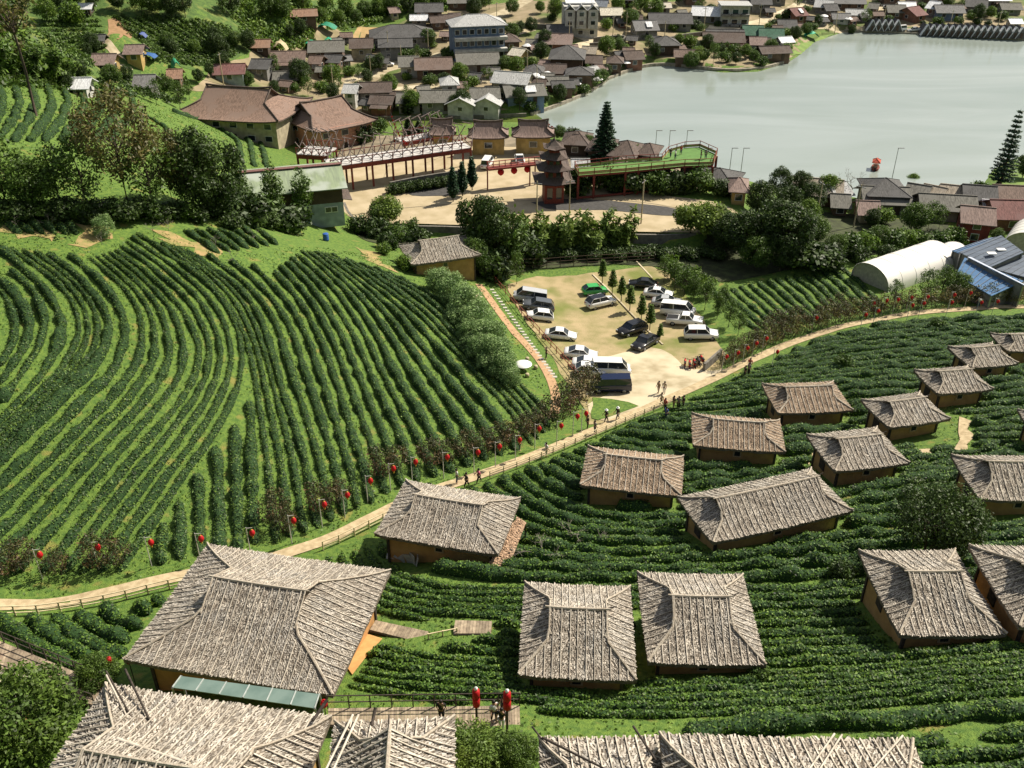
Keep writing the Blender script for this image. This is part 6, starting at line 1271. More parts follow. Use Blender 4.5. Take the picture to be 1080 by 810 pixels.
# green viewing deck on timber posts
zg = 9.6; DK = PP('606 177|660 171|698 169|705 161|722 156|738 155|756 163|752 174|722 175|700 177|660 181|610 185', zg)
o = DK[0]; t = thing('viewing_deck', 'raised viewing deck with bright green floor on red brown timber posts at the lake', 'viewing deck', tuple(o)); q = MB(); q.prism([(v[0]-o[0], v[1]-o[1]) for v in DK], -.35, 0, 0, 1); q.build('floor', [redwood_m, mat('green_carpet', (.11, .225, .055), (.09, .18, .045), scale=1)], t)
n = len(DK); rail = MB(); 
for i in range(n):
    A, B = DK[i]-o, DK[(i+1) % n]-o; L_ = np.linalg.norm(B-A); m_ = max(1, int(L_/2.2))
    for z_ in (.55, 1.15): b = MB(); b.bar(A+[0, 0, z_], B+[0, 0, z_], .09); b.build('rail', redwood_m, t)
    b = MB(); b.bar(A+[0, 0, .3], B+[0, 0, .3], .05, .4); b.build('rail_panel', mat('patterned_panel', (.45, .22, .15), (.25, .4, .12), scale=5), t)
    for k in range(m_):
        q = A+(B-A)*k/m_; b = MB(); b.bar(q, q+[0, 0, 1.2], .12); b.build('rail_post', redwood_m, t)
        if k % 2 == 0: g = float(T(q[0]+o[0], q[1]+o[1])); b = MB(); b.bar(q+[0, 0, g-.5-o[2]], q+[0, 0, -.3], .38); b.build('support_post', redwood_m, t)
b = MB(); b.bar(DK[10]-o-[0, 0, 3.2], DK[8]-o-[0, 0, 3.2], .3); b.build('lower_beam', redwood_m, t); b = MB(); b.bar(DK[11]-o-[0, 0, 4.0], DK[9]-o-[0, 0, 4.0], .3); b.build('lower_beam', redwood_m, t)
for i, (x, y, c_, l) in enumerate([(739, 168, BLK, 'person in black at the railing near the tip of the green deck'), (744, 168, GRY, 'person in grey beside the one in black at the tip of the green deck'), (712, 168, WHT, 'person in white halfway along the green deck'), (707, 166, BLK, 'dark clad person standing where the green deck widens'), (718, 163, RED, 'person in red at the far rail of the green deck')]):
    p = plane(x, y, zg); t = thing('person', l, 'person', tuple(p), i*1.3, 'people on the green viewing deck'); obj('body', POSE['stand'][0], t); obj('shirt', cloth('shirt', 'stand', c_), t); obj('trousers', cloth('trousers', 'stand', DEN), t); obj('hair', HAIR, t)
# pink timber walkway with open frames, bridge with lanterns
grey_t = mat('grey_pink_timber', (.30, .24, .225), (.16, .12, .11), scale=2); zw = 10.0
def walkway(a, b, wd, z, label, nb, frame=True, mt=None):
    A, B = plane(*a, z), plane(*b, z); d = B-A; L_ = np.linalg.norm(d); ang = math.atan2(d[1], d[0]); t = thing('timber_walkway', label, 'walkway', tuple((A+B)/2), ang); q = MB(); q.box((0, 0, -.1), (L_, wd, .2)); q.build('deck', mat('pale_deck', (.55, .53, .50), (.42, .40, .38), scale=1), t)
    for s in (-1, 1): b_ = MB(); b_.box((0, s*wd/2, -.45), (L_, .25, .7)); b_.build('beam', redwood_m, t); b_ = MB(); b_.bar((-L_/2, s*wd/2, 1.1), (L_/2, s*wd/2, 1.1), .12); b_.build('rail', redwood_m, t)
    for i in range(nb+1):
        x = -L_/2+L_*i/nb; gp = A+d*i/nb; g = float(T(gp[0], gp[1]))-z
        if i % 2 == 0:
            for s in (-1, 1): b_ = MB(); b_.bar((x, s*wd*.42, g-.3), (x, s*wd*.42, -.4), .3); b_.build('support_post', redwood_m, t)
        for s in (-1, 1): b_ = MB(); b_.bar((x, s*wd/2, -.3), (x, s*wd/2, 1.2), .12); b_.build('rail_post', redwood_m, t)
        if frame:
            b_ = MB(); b_.bar((x, -wd/2, 0), (x+1.2+.8*math.sin(i*2.3), wd*.1, 3.6+.5*math.sin(i*1.7)), .13); b_.build('slanted_frame', grey_t, t); b_ = MB(); b_.bar((x+.6, wd/2, 0), (x+1.4, -wd*.2, 3.8), .13); b_.build('slanted_frame', grey_t, t)
            if i < nb: b_ = MB(); b_.bar((x, -wd/2, 2.2), (x+L_/nb, -wd/2, .3), .12); b_.build('brace', grey_t, t); b_ = MB(); b_.bar((x+1.2, 0, 4.2), (x+1.2+L_/nb, 0, 3.6), .14); b_.build('brace', grey_t, t)
    return t
walkway((345, 172), (492, 152), 4.6, zw, 'long raised walkway with grey pink slanting timber frames on red posts', 14)
walkway((318, 158), (350, 160), 5, zw, 'short stub of the timber walkway in front of the pink restaurant', 4)
walkway((470, 138), (420, 148), 3.5, zw-2, 'rear arm of the timber walkway leading to the canal', 5)
A, B = plane(514, 178, 9), plane(570, 172, 9); d_ = B-A; t = thing('lantern_bridge', 'narrow red bridge hung with red lanterns between the timber walkway and the pagoda', 'bridge', tuple(A)); q = MB(); q.bar((0, 0, 0), d_, 1.6, .3); q.build('deck', redwood_m, t)
for z_ in (.6, 1.2): q = MB(); q.bar((0, 0, z_), d_+np.array([0, 0, z_]), .12); q.build('rail', mat('faded_red_paint', (.5, .14, .12), rough=.6), t)
for k in range(10): q = MB(); q.bar(d_*k/9, d_*k/9+np.array([0, 0, 1.3]), .14); q.build('rail_post', MATS['faded_red_paint'], t)
for k in (0, .8, .9): 
    for s in (-.5, .5): q = MB(); b0 = d_*k+np.array([0, s, 0]); q.bar(b0+[0, 0, -4.0], b0, .22); q.build('support_post', redwood_m, t)
for k in (.25, .5, .75): 
    q = MB(); q.lathe([(.1, -1.5), (.5, -1.2), (.6, -.85), (.5, -.5), (.1, -.25)], n=10); tag(q.build('red_lantern', red_m, None, tuple(A+d_*k)), 'big red lantern hanging below the red bridge, %s' % {.25: 'left', .5: 'middle', .75: 'right'}[k]+' of three', 'lantern', 'lanterns under the red bridge')
def bunting(a, b, za, zb, n, label):
    A, B = plane(*a, za), plane(*b, zb); t = thing('bunting', label, 'bunting', tuple(A)); pts = [A*(1-f)+B*f-np.array([0, 0, 1.6*4*f*(1-f)])-A for f in np.linspace(0, 1, n)]; q = MB(); q.tube([tuple(p) for p in pts], .03, 4, cap=False); q.build('cord', black_m, t)
    for i, p in enumerate(pts[1:-1]): q = MB(); q.add([p+[-.25, 0, 0], p+[.25, 0, 0], p+[0, .02, -.6]], [(0, 1, 2)]); q.add([p+[-.25, .03, 0], p+[.25, .03, 0], p+[0, .05, -.6]], [(2, 1, 0)]); q.build('pennant', red_m, t)
bunting((412, 118), (430, 150), 6, 11, 14, 'string of red pennants over the canal left of the gates'); bunting((576, 128), (632, 142), 7, 9, 18, 'string of red pennants on the shore right of the gates'); bunting((470, 142), (500, 135), 10, 8, 10, 'string of red pennants at the end of the timber walkway')
# dark roofs under and around the green deck
for l in ['606 165 30 8 3 -10 hBd # dark brown flared roof behind the pagoda', '632 172 30 8 3 -12 hBd # dark brown roof under the layered pine', '655 178 30 9 3 -20 hBr # dark red hip roof behind the middle of the green deck', '680 176 22 7 3 -20 hBd # dark roof at the far side of the green deck', '700 190 16 6 3 0 hpc # small pinkish roof under the green deck', '655 196 18 6 4 0 hpr # pink brown roof below the green deck', '752 198 44 8 3 -26 hGd # long dark roof on the shore right of the green deck', '778 216 20 7 3 -10 hpy # brown roofed ochre pavilion left of the dark thicket',
          '612 186 16 4 2.6 0 gln # pale sheet roof behind the pagoda', '728 194 22 6 3 -10 gpr # red timber terrace under the tip of the green deck']: house(l, name='shore_house')
# right hand shore village
for l in ['866 218 40 8 3 -14 gtn # long brown thatched roof left of the leafless tree', '888 217 22 6 3 20 glc # pale roof under the leafless tree', '934 226 50 8 3 -6 gog # long grey lower roof below the dark double roof', '934 224 44 9 4.0 -6 hGd # tall dark building with stacked grey roofs', '962 221 24 7 3 -30 gog # grey roof leaning right of the stacked one', '977 220 24 7 2.6 -38 gtn # tan roof, left of the tan pair by the shore', '1003 222 28 8 2.6 -20 gtn # tan roof, right of the tan pair by the shore', '998 234 58 7 3.2 -10 gog # long weathered roof in front of the tan pair', '1031 226 34 8 3.4 -14 gGw # dark roof with a white wall end near the right edge', '1068 226 40 8 3.4 -8 gbn # brown shingled roof at the right edge by the lawn', '1066 244 40 8 3.6 -4 gRk # red brown shed wall at the right edge below the shingled roof', '1026 256 34 7 4.6 -16 gpr # pink sheet roof over a red timber frame behind the blue roofs', '885 228 20 6 2.6 -10 gon # weathered roof in the shrubs under the leafless tree', '915 236 24 6 2.6 -6 gpc # dusty pink low house among the shrubs', '1046 236 18 6 2.8 -10 gWw # small white roof beside the red brown shed', '845 210 20 6 2.8 -10 gtn # brown thatched roof half hidden left of the leafless tree']: house(l, name='shore_house')
# white arched greenhouse
def arch(pxs, z, h, label, m, name='greenhouse'):
    A, B, C_ = [plane(*map(float, t_.split()), z) for t_ in pxs.split('|')]   # near-left, near-right (front arch), far-right
    ax = B-A; dp = C_-B; w = np.linalg.norm(ax); L_ = np.linalg.norm(dp); ex, ey = ax/w, dp/L_; o = (A+B)/2; t = thing(name, label, 'greenhouse', tuple(o)); n, m_ = 14, 10; V = []
    for j in range(m_+1):
        for i in range(n+1): th = PI*i/n; c = -math.cos(th)*w/2; V.append(ex*c+ey*(L_*j/m_)+np.array([0, 0, max(0, math.sin(th))**.7*h]))
    F = [(j*(n+1)+i, j*(n+1)+i+1, (j+1)*(n+1)+i+1, (j+1)*(n+1)+i) for j in range(m_) for i in range(n)]; q = MB(); q.add(V, F, 0, True); q.build('cover', m, t)
    q = MB(); q.add([v*1.0+ey*.3 for v in V[:n+1]], [tuple(range(n+1))]); q.build('end_wall', mat('cream_film', (.52, .48, .36), rough=.5), t)
    for j in range(0, m_+1, 2): q = MB(); q.tube([tuple(np.array(v)+[0, 0, .01]) for v in V[j*(n+1):(j+1)*(n+1)]], .035, 4, cap=False); q.build('hoop', m, t)
film = mat('white_film', (.78, .76, .70), (.70, .68, .62), scale=.3, rough=.45)
arch('897 292|936 312|1008 286', 3.6, 3.3, 'white arched plastic greenhouse beside the small tea field', film)
arch('968 284|1002 290|1020 277', 3.4, 3.0, 'second low white tunnel joined behind the greenhouse', film)
arch('1052 268|1110 280|1120 262', 3.2, 4.4, 'white arched tent cut off by the right edge', film)
def slab_roof(pxs, z, rise, label, m, lines=8, name='blue_roof_shed'):
    c = [plane(*map(float, t_.split()), z) for t_ in pxs.split('|')]; c[0][2] += rise; c[1][2] += rise; o = sum(c)/4; t = thing(name, label, 'shed', tuple(o)); q = MB(); V = [v-o for v in c]; V2 = [v-[0, 0, .12] for v in V]; q.add(V+V2, [(3, 2, 1, 0), (4, 5, 6, 7), (0, 1, 5, 4), (1, 2, 6, 5), (2, 3, 7, 6), (3, 0, 4, 7)]); q.build('roof', m, t)
    for k in range(lines): f = (k+.5)/lines; b = MB(); b.bar(V[0]*(1-f)+V[1]*f+[0, 0, .05], V[3]*(1-f)+V[2]*f+[0, 0, .05], .07, .06); b.build('roof_rib', RM['u'], t)
    for v, w_ in zip(V, c): g = float(T(w_[0], w_[1])); b = MB(); b.bar((v[0]*.95, v[1]*.95, g-.3-o[2]), (v[0]*.95, v[1]*.95, v[2]-.15), .2); b.build('post', metal_m, t)
    q = MB(); z0_ = min(float(T(w_[0], w_[1])) for w_ in c)-.3-o[2]; P_ = [v*.92 for v in V]; q.add([(v[0], v[1], z0_) for v in P_]+[(v[0], v[1], v[2]-.2) for v in P_], [(0, 1, 5, 4), (1, 2, 6, 5), (2, 3, 7, 6), (3, 0, 4, 7)]); q.build('wall', WM['g'], t)
bl = mat('blue_translucent_roof', (.10, .20, .36), (.07, .15, .28), scale=.6, rough=.35, stretch=(1, 3, 1)); bd = mat('dark_blue_grey_roof', (.13, .16, .20), (.09, .11, .145), scale=.6, rough=.4, stretch=(1, 3, 1))
slab_roof('1016 277|1078 302|1046 312|1008 290', 7.2, .8, 'near blue sheet roof below the dark blue ones', bl, 9); slab_roof('1020 273|1080 303|1081 300|1024 271', 8.2, .3, 'pale lilac ridge strip above the near blue roof', mat('pale_lilac_sheet', (.50, .55, .66), rough=.5), 0)
slab_roof('1054 254|1078 272|1044 282|1012 266', 7.6, .9, 'dark blue grey sheet roof with two small skylights', bd, 6); slab_roof('1042 254|1056 253|1012 267|1004 264', 7.0, .5, 'narrow navy roof strip behind the dark blue grey roof', bl, 3); slab_roof('1078 273|1108 284|1096 296|1046 283', 7.0, .6, 'mid blue roof at the right edge', bd, 6); slab_roof('1062 289|1110 285|1110 302|1076 300', 6.4, .5, 'grey sheet roof at the right edge below the blue one', RM['g'], 5)
for x, y in ((1046, 267), (1056, 263)): p = plane(x, y, 8.35); q = MB(); q.box((0, 0, 0), (1.2, .8, .1)); tag(q.build('skylight', white_m, None, tuple(p)), 'small white skylight panel on the dark blue grey roof, %s one' % ('left' if x < 1050 else 'right'), 'skylight')
# boat
p = plane(923, 178, 0); t = thing('boat', 'small red roofed boat with a dark hull on the lake', 'boat', tuple(p), 1.2); t.scale = (.8, .8, .8); q = MB(); V = []
for x, w_, z_ in ((-2.4, .3, .7), (-1.6, .9, .45), (0, 1.05, .4), (1.6, .9, .45), (2.5, .15, .8)): V += [(x, -w_, z_), (x, -w_*.6, -.15), (x, w_*.6, -.15), (x, w_, z_)]
q.add(V, [(i*4+a, i*4+a+1, i*4+a+5, i*4+a+4) for i in range(4) for a in range(3)]+[(0, 4, 7, 3), (4, 8, 11, 7), (8, 12, 15, 11), (12, 16, 19, 15)]); q.build('hull', redwood_m, t); r = MB(); hip(r, 2.4, 1.4, 2.0, .7, .3); r.build('roof', mat('boat_red_roof', (.5, .10, .06)), t)
for x in (-1.1, 1.1):
    for y in (-.6, .6): b = MB(); b.bar((x, y, .4), (x, y, 2.0), .08); b.build('post', yellow_m, t)
q = MB(); q.box((0, 0, .75), (2, .9, .5)); q.build('cabin', WM['c'], t)
# small things
def small(mb, name, px, py, mats, label, cat, group=None, rz=0): p = hit(px, py); o = mb.build(name, mats, None, (p[0], p[1], p[2]+.04)); o.rotation_euler.z = rz; return tag(o, label, cat, group)
q = MB(); q.lathe([(0, 0), (.42, 0), (.45, .3), (.42, .35), (.45, .6), (.42, .65), (.44, 1.05), (.40, 1.1), (0, 1.08)], n=14); small(q, 'barrel', 344, 254, mat('blue_plastic', (.04, .12, .4), rough=.4), 'blue barrel at the top edge of the left tea slope', 'barrel')
p = hit(552, 390); t = thing('round_table', 'round white garden table on the grass left of the car park', 'table', tuple(p)); q = MB(); q.lathe([(0, .72), (1.0, .72), (1.02, .76), (1.0, .80), (0, .80)], n=20); q.build('table_top', white_m, t); q = MB(); q.tube([(0, 0, 0), (0, 0, .72)], .16, 8); q.build('leg', conc_m, t)
for i in range(5): a = i*1.257; q = MB(); q.lathe([(0, 0), (.22, 0), (.26, .2), (.22, .42), (0, .42)], n=10); small(q, 'stool', 552+math.cos(a)*13, 389+math.sin(a)*9, conc_m, 'grey stone stool round the white garden table', 'stool', 'stools round the garden table')
q = MB(); q.lathe([(0, .6), (.8, .6), (.8, .7), (0, .7)], n=14); q.tube([(0, 0, 0), (0, 0, .6)], .12, 6); small(q, 'picnic_table', 503, 318, conc_m, 'pale table on the grass just behind the lone hut', 'table'); q = MB(); q.box((0, 0, .3), (1.6, .5, .5), taper=.9); small(q, 'bench', 498, 326, conc_m, 'pale bench below the table near the lone hut', 'bench')
for x, y, l in [(434, 62, 'green'), ]: pass
def tarp(px_, py_, w_, d_, c, label, h=1.2, rz=0): 
    n = 6; q = MB(); V = [(i/n*w_-w_/2, j/n*d_-d_/2, h*(1-abs(2*i/n-1)**2*.6)*(.8+.4*rng.random())) for j in range(n+1) for i in range(n+1)]; q.add(V, [(j*(n+1)+i, j*(n+1)+i+1, (j+1)*(n+1)+i+1, (j+1)*(n+1)+i) for j in range(n) for i in range(n)], 0, True); small(q, 'tarpaulin', px_, py_, mat('tarp_%d' % int(c[1]*99+c[2]*7), c, rough=.6), label, 'tarpaulin', rz=rz)
tarp(344, 33, 6, 4, (.03, .24, .14), 'upper green net beside the rusty shed', 2.0); tarp(328, 50, 3.5, 3, (.03, .38, .21), 'lower green net below the rusty shed', 1.6); tarp(347, 46, 3, 2, (.03, .37, .20), 'small green net right of the lower one', 1.5); tarp(187, 78, 2.2, 6, (.04, .28, .14), 'tall green net hanging above the dull red roof', 3, .4); tarp(156, 63, 4, 3, (.04, .12, .32), 'blue tarpaulin beside the right small row house', 1.3); tarp(855, 41, 4.5, 3, (.02, .36, .2), 'green net on the shore lawn of the far point', 2); tarp(151, 42, 2, 2, (.08, .12, .3), 'small blue tarpaulin near the bare soil patch', 1.6); tarp(296, 57, 4, 3.5, (.5, .42, .25), 'pale straw heap beside the pink striped shed', 3)
# glass canopy, lean-to, debris by the largest hut
Cg = [plane(*map(float, t_.split()), 21.4) for t_ in '191 713|337 732|332 747|182 725'.split('|')]; o = sum(Cg)/4; t = thing('glass_canopy', 'long teal glass canopy between the largest hut and the lodge roof', 'canopy', tuple(o)); n = 6
for i in range(n): A, B = Cg[0]*(1-(i+.03)/n)+Cg[1]*(i+.03)/n, Cg[0]*(1-(i+.97)/n)+Cg[1]*(i+.97)/n; D_, C_ = Cg[3]*(1-(i+.03)/n)+Cg[2]*(i+.03)/n, Cg[3]*(1-(i+.97)/n)+Cg[2]*(i+.97)/n; V = [v-o for v in (A, B, C_, D_)]; q = MB(); q.add(V+[v-[0, 0, .05] for v in V], [(3, 2, 1, 0), (4, 5, 6, 7), (0, 1, 5, 4), (1, 2, 6, 5), (2, 3, 7, 6), (3, 0, 4, 7)]); q.build('glass_panel', mat('teal_glass', (.17, .235, .205), (.12, .18, .155), scale=.8, rough=.15, spec=.6), t)
for i in range(n+1): f = i/n; q = MB(); q.bar(Cg[0]*(1-f)+Cg[1]*f-o+[0, 0, .02], Cg[3]*(1-f)+Cg[2]*f-o+[0, 0, .02], .06, .07); q.build('glazing_bar', mat('pale_aluminium', (.5, .55, .52), metal=.3), t)
for i in (0, 1, 2, 3): g = float(T(Cg[i][0], Cg[i][1])); q = MB(); q.bar(Cg[i]-o-[0, 0, Cg[i][2]-g+.3], Cg[i]-o, .1); q.build('post', metal_m, t)
Cl = [plane(546, 545, 15.4), plane(554, 552, 15.4), plane(527, 622, 14.8), plane(506, 612, 14.8)]; o = sum(Cl)/4; tl = thing('lean_to', 'tan shingled lean-to roof at the right end of the porch hut', 'lean-to', tuple(o)); q = MB(); rg_ = np.random.default_rng(3)
V = [v-o for v in Cl]; q.add(V+[v-[0, 0, .1] for v in V], [(3, 2, 1, 0), (4, 5, 6, 7), (0, 1, 5, 4), (1, 2, 6, 5), (2, 3, 7, 6), (3, 0, 4, 7)])
Pp = [(np.array(q.v), np.array(q.f), 0)]; F_, G_ = rg_.random(900), rg_.random(900); C0 = ((V[0][None]*(1-F_)[:, None]+V[1][None]*F_[:, None])*(1-G_)[:, None]+(V[3][None]*(1-F_)[:, None]+V[2][None]*F_[:, None])*G_[:, None])+[0, 0, .06]; v_, f_ = cards(C0, np.tile([.1, 0, 1.], (900, 1)), .2, rg_, 1.2, .25); Pp.append((v_, f_, 0)); v_, f_, m_ = join(Pp)
obj('roof', mesh_np('roof', v_, f_, mat('tan_shingle', (.50, .34, .22), (.34, .22, .14), scale=3, island=.4)), tl)
for i in (1, 2): g = float(T(Cl[i][0], Cl[i][1])); q = MB(); q.bar(Cl[i]-o-[0, 0, Cl[i][2]-g+.2], Cl[i]-o, .12); q.build('post', pole_dark, tl)
for i in range(7): q = MB(); q.box((0, 0, .3+.1*i % .3), (.9, .6, .06), rx=.5*i, ry=.3*i); small(q, 'stone_slab', 414+i*4.3, 590+(i*37 % 9), mat('pale_slab', (.45, .45, .42)), 'pale slab in the heap beside the porch of the hut', 'slab', 'slabs heaped beside the porch hut')
tag(area('orange_soil', [hit(*map(float, t_.split())) for t_ in '384 668|402 672|398 684|380 700|366 716|362 708'.split('|')], mat('orange_earth', (.55, .32, .12), (.45, .25, .09), scale=2), .12), kind='structure')
tag(area('dirt_track', [hit(*map(float, t_.split())) for t_ in '1010 440|1020 440|1024 462|1022 478|1008 478|1010 462'.split('|')], dirt_m, .10), kind='structure')
for s in ['852 498|862 462|870 468|860 474', '866 628|872 623|884 626|878 634', '812 716|840 712|838 718', '960 474|985 474|980 482']: 
    try: area('bare_ground', [hit(*map(float, t_.split())) for t_ in s.split('|')], dirt_m, .10, step=.7)
    except Exception as ex: print(ex)
area('sunken_bank', [hit(*map(float, t_.split())) for t_ in '412 198|440 190|486 184|492 198|480 206|440 208'.split('|')], asph_m, .12)
area('plaza_road_painted_shadow', [hit(*map(float, t_.split())) for t_ in '560 214|600 210|640 212|700 218|748 228|700 228|640 222|580 222'.split('|')], asph_m, .12, jag=.1)  # dark sheet paints the shadow lying over the plaza road
wall_line('412 203|440 196|486 190', 1.9, .4, 'dark wall of the sunken planting bed on the plaza')
for i in range(9): tree('bush_dark', 414+i*9, 205-i*1.4, 1.8, 'dark shrub in the sunken planting bed of the plaza', 'shrub', 'dark shrubs in the sunken bed')
tree('young_fir', 432, 148, 5, 'grey green conifer behind the timber walkway, left of the pair'); tree('young_fir', 442, 150, 4.5, 'grey green conifer behind the timber walkway, right of the pair')
# small sheds and lean-tos between the houses
ks = random.Random(3)
for i, (x, y) in enumerate([(300, 98), (316, 86), (340, 84), (358, 68), (366, 72), (392, 70), (404, 74), (340, 56), (356, 52), (366, 46), (452, 46), (446, 42), (470, 44), (520, 84), (524, 94), (545, 90), (552, 98), (574, 76), (577, 90), (604, 100), (618, 88), (634, 82), (604, 58), (570, 46), (560, 52), (566, 58), (655, 66), (662, 62), (690, 48), (718, 58), (782, 58), (788, 52), (806, 50), (820, 36), (840, 34), (852, 26), (868, 28), (882, 24), (900, 30), (912, 24), (926, 22), (936, 14), (960, 10), (1012, 14), (1040, 18), (1056, 12), (720, 20), (716, 26), (762, 14), (786, 8), (812, 18), (672, 26), (656, 30), (666, 48), (500, 90), (486, 100), (448, 104), (446, 116), (418, 110), (386, 120), (384, 108), (520, 104)]):
    rc = ks.choice('GgBbopGo'); house('%g %g %g 4 2.6 %g %s%s%s # %s shed or lean-to squeezed between the village houses' % (x, y, ks.uniform(8, 14), ks.uniform(-25, 25), ks.choice('gg'), rc, ks.choice('ndgk'), {'G': 'dark grey', 'g': 'grey', 'B': 'dark brown', 'b': 'brown', 'o': 'olive', 'p': 'pinkish'}[rc]), 'small sheds between the village houses', 'small_shed', 'shed')
for i, (x, y) in enumerate([(565, 88), (571, 91), (577, 86), (600, 88), (607, 97), (622, 84), (630, 92), (392, 118), (410, 116), (556, 56), (660, 74), (868, 24), (894, 27)]):
    p = hit(x, y); t = thing('parasol', 'white parasol on the restaurant terraces by the lake', 'parasol', tuple(p), 0, 'white parasols on the lake terraces'); q = MB(); q.tube([(0, 0, 0), (0, 0, 2.4)], .05, 5); q.build('pole', metal_m, t); q = MB(); q.lathe([(1.5, 2.1), (.8, 2.45), (0, 2.7)], n=8, smooth=False); q.build('canopy', white_m, t)
# trees of the village
VT = 'trees between the village houses'
vt = random.Random(11); spots = [(290, 82), (318, 90), (345, 88), (340, 98), (352, 92), (325, 102), (368, 80), (378, 84), (392, 78), (400, 76), (430, 66), (440, 68), (448, 64), (470, 60), (455, 88), (470, 92), (486, 88), (498, 92), (430, 112), (434, 118), (478, 118), (488, 118), (492, 110), (512, 54), (525, 70), (533, 76), (545, 80), (552, 74), (560, 70), (570, 66), (540, 62), (575, 52), (500, 40), (528, 36), (548, 38), (560, 36), (640, 60), (652, 56), (634, 90), (628, 96), (640, 82), (575, 112), (590, 108), (604, 104), (616, 100), (560, 118), (548, 116), (684, 56), (690, 62), (716, 48), (728, 50), (735, 60), (742, 66), (752, 68), (765, 66), (776, 68), (785, 62), (795, 66), (803, 70), (812, 58), (760, 60), (774, 58), (745, 54), (728, 74), (690, 20), (668, 20), (676, 14), (652, 14), (664, 30), (640, 30), (700, 8), (716, 6), (764, 10), (840, 10), (850, 14), (828, 22), (838, 44), (850, 38), (862, 30), (912, 28), (936, 26), (1010, 26), (1030, 24), (1044, 20), (1056, 22), (960, 6), (1000, 8), (1020, 4), (640, 3), (620, 8), (600, 10), (540, 16), (570, 14), (585, 20), (452, 50), (388, 92), (410, 100), (352, 108), (540, 44), (210, 88), (222, 82), (236, 78), (262, 92), (290, 100), (310, 98), (230, 60), (228, 52)]
for i, (x, y) in enumerate(spots):
    k = ['broad_a', 'bright_a', 'broad_b', 'mid_airy', 'bush_a', 'broad_c', 'bush_bright'][vt.randrange(7)]; h = vt.uniform(2.2, 3.2) if 'bush' in k else vt.uniform(3.5, 6.5)
    tree(k, x, y, h, {'broad_a': 'dark green tree', 'bright_a': 'bright green tree', 'broad_b': 'mid green round tree', 'mid_airy': 'thin airy tree', 'bush_a': 'low green bush', 'broad_c': 'tall dark tree', 'bush_bright': 'low bright bush'}[k]+' between the houses of the village', 'bush' if 'bush' in k else 'tree', VT)
tree('lime_a', 738, 66, 4, 'yellow flowering tree at the tip of the wooded point'); tree('broad_a', 500, 20, 7, 'dark purple tree beside the village road at the top'); tree('broad_a', 318, 94, 8, 'big dark round tree in the yard below the white porch'); tree('young_fir', 430, 122, 5, 'dark pine shrub on the canal bank'); tree('broad_a', 897, 38, 4, 'dark tree standing at the corner of the far shore')
for i, x in enumerate([598, 606, 618, 690, 704, 722, 742, 768, 780, 940]):
    p = hit(x, 178 if x < 800 else 170) if False else plane(x, {598: 170}.get(x, 172 if x < 730 else 192), 3.0); t = thing('street_lamp', 'thin grey street lamp on the lake edge', 'street lamp', tuple(p), 0, 'street lamps on the lake edge'); q = MB(); q.tube([(0, 0, -2), (0, 0, 6.5)], [.08, .05], 5); q.build('pole', metal_m, t); q = MB(); q.box((.5, 0, 6.5), (1.2, .16, .1)); q.build('lamp_arm', metal_m, t)

for i, (x, y) in enumerate([(352, 100), (392, 90), (424, 78), (452, 60), (486, 50), (410, 62), (524, 30), (556, 84), (566, 102), (600, 50), (646, 44), (660, 40), (700, 50), (742, 34), (800, 30), (846, 26), (880, 36), (930, 32), (1000, 36), (1050, 38), (236, 90), (312, 92), (566, 238), (600, 236), (676, 236), (860, 236), (900, 240)]):
    p = hit(x, y); t = thing('utility_pole', 'thin grey utility pole with a cross arm beside the village lanes', 'utility pole', tuple(p), i*.7, 'utility poles'); q = MB(); q.tube([(0, 0, -.5), (0, 0, 7.5)], [.13, .09], 6); q.build('pole', conc_m, t); q = MB(); q.bar((-.8, 0, 7.1), (.8, 0, 7.1), .12); q.build('cross_arm', metal_m, t)

VP = [hit(*map(float, t.split())) for t in '240 92|262 66|320 50|400 46|450 40|520 24|600 8|760 4|900 4|1070 8|1075 32|950 28|890 28|850 40|830 56|760 70|690 60|640 78|592 104|480 120|378 119|330 106'.split('|')]
A_ = np.array(VP); kk = 0
while kk < 95:
    x = vt.uniform(A_[:, 0].min(), A_[:, 0].max()); y = vt.uniform(A_[:, 1].min(), A_[:, 1].max())
    if not inside(VP, np.array([x]), np.array([y]))[0]: continue
    kk += 1; k = ['bush_a', 'bush_dark', 'bush_bright', 'bush_dark', 'mid_airy'][vt.randrange(5)]
    tree(k, 0, 0, vt.uniform(1.2, 2.4) if 'bush' in k else vt.uniform(2.5, 4), 'small garden bush in the gaps between the village roofs', 'bush', 'garden bushes between the village roofs', world=np.array([x, y, float(T(x, y))]), wide=1.2)

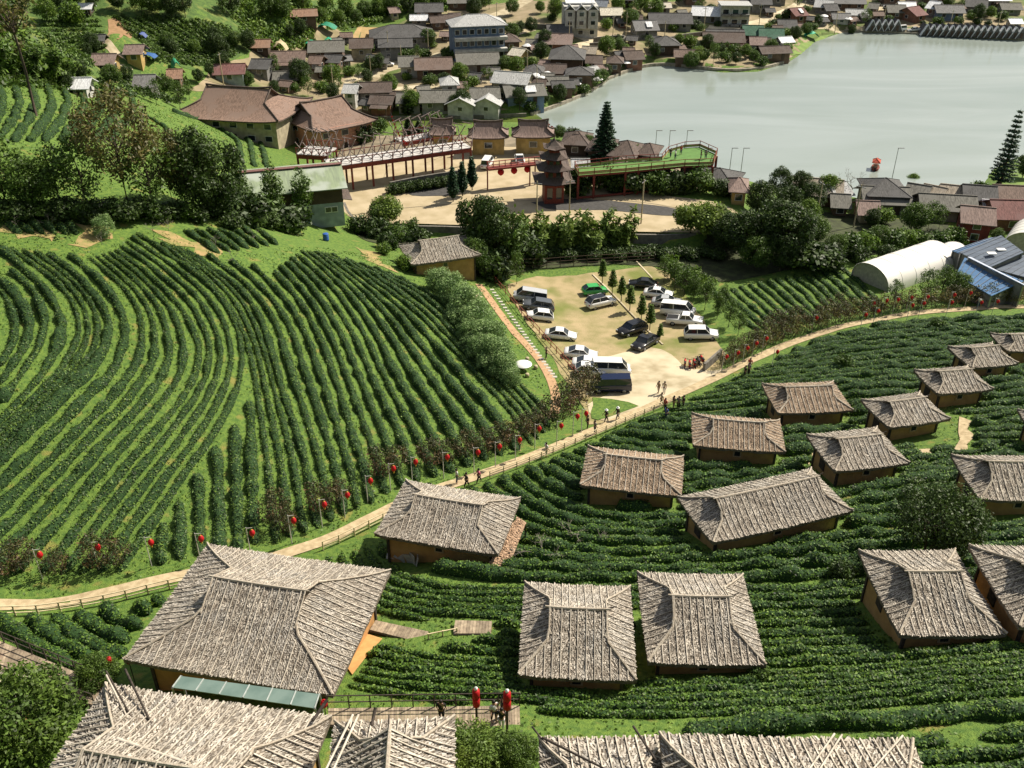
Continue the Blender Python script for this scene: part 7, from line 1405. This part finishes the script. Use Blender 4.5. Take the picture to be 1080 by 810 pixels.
# ------------------------------------------------------------------ wording: every hedge gets its own place in words
ORD = 'first second third fourth fifth sixth seventh eighth ninth tenth eleventh twelfth thirteenth fourteenth fifteenth sixteenth seventeenth eighteenth nineteenth twentieth'.split()
def ordn(i): return ORD[i] if i < 20 else ('twenty '+ORD[i-20] if i < 29 else 'thirtieth' if i == 29 else 'thirty '+ORD[min(i, 38)-30])
def mid_px(o):
    me = o.data; n = len(me.vertices)//2; co = np.empty(len(me.vertices)*3, np.float32); me.vertices.foreach_get('co', co); c = co.reshape(-1, 3); k = c[:: max(1, len(c)//40)].mean(0)+np.array(o.location)
    return proj(k)
LAND = [(268, 650, 'the largest hut'), (470, 555, 'the porch hut'), (610, 668, 'the left square hut'), (740, 655, 'the right square hut'), (983, 627, 'the hut under the round tree'), (1050, 610, 'the hut at the right edge'), (805, 535, 'the longest hut'), (668, 500, 'the tan hut at the path bend'), (778, 460, 'the middle tan hut'), (849, 420, 'the upper tan hut'), (955, 433, 'the small hut by the dirt track'), (903, 475, 'the hut behind the longest one'), (1005, 402, 'the third hut from the top'), (1033, 375, 'the second hut from the top'), (1040, 505, 'the hut above the round tree'), (455, 700, 'the bottom boardwalk'), (860, 720, 'the open slope at lower right'), (870, 365, 'the upper path'), (660, 445, 'the car park entrance'), (560, 510, 'the path bend'), (1000, 345, 'the upper right path end'), (960, 740, 'the bottom right corner'), (60, 680, 'the left boardwalk')]
hs = [(o, mid_px(o)) for o in bpy.data.objects if o.name.startswith('tea_hedge') and not o.parent]
G_ = {}
for o, (x, y) in hs:
    if 'right slope' in o['group']:
        l = min(LAND, key=lambda a: (a[0]-x)**2+((a[1]-y)*1.3)**2); side = ('above ' if y < l[1]-14 else 'below ' if y > l[1]+14 else 'left of ' if x < l[0] else 'right of ')+l[2]; G_.setdefault(side, []).append((y, o))
    else: G_.setdefault('L:'+o['label'], []).append((x if 'greenhouse' in o['label'] or 'small' in o['label'] or 'straight' in o['label'] or 'upright' in o['label'] or 'terrace' in o['label'] else y*0+x, o))
for k, v in G_.items():
    v.sort(key=lambda a: a[0]); n = len(v)
    for i, (_, o) in enumerate(v):
        if k.startswith('L:'): o['label'] = ((k[2:] if n == 1 else ordn(i)+' '+k[2:].replace('tea hedge row', 'tea row')+' from the left')) if n > 1 else k[2:]
        else: o['label'] = (ordn(i)+' ' if n > 1 else '')+'clipped tea hedge row '+k+(', counted from the top' if n > 1 else '')
        w = o['label'].split()
        if len(w) > 16: o['label'] = ' '.join(w).replace(' on the left slope', '').replace(' of the left slope', ''); w = o['label'].split(); o['label'] = ' '.join(w[:16])
for o in list(bpy.data.objects):
    if o.parent is None and len(str(o.get('label', '')).split()) > 16: print('LONG', o['label'])
# repeats that share wording: name the neighbour they stand beside
dup = {}
for o in bpy.data.objects:
    if o.parent is None and 'label' in o.keys() and 'kind' not in o.keys(): dup.setdefault(o['label'], []).append(o)
for lab, v in dup.items():
    if 1 < len(v) <= 39:
        v.sort(key=lambda o: proj(np.array(o.location))[0]); n = len(v)
        if len(lab.split()) <= 11:
            for i, o in enumerate(v): o['label'] = lab+', '+('leftmost one' if i == 0 else 'rightmost one' if i == n-1 else ordn(i)+' from the left')
        else:
            for i, o in enumerate(v): o['label'] = ('leftmost ' if i == 0 else 'rightmost ' if i == n-1 else ordn(i)+' ')+lab
SC.render.film_transparent = False
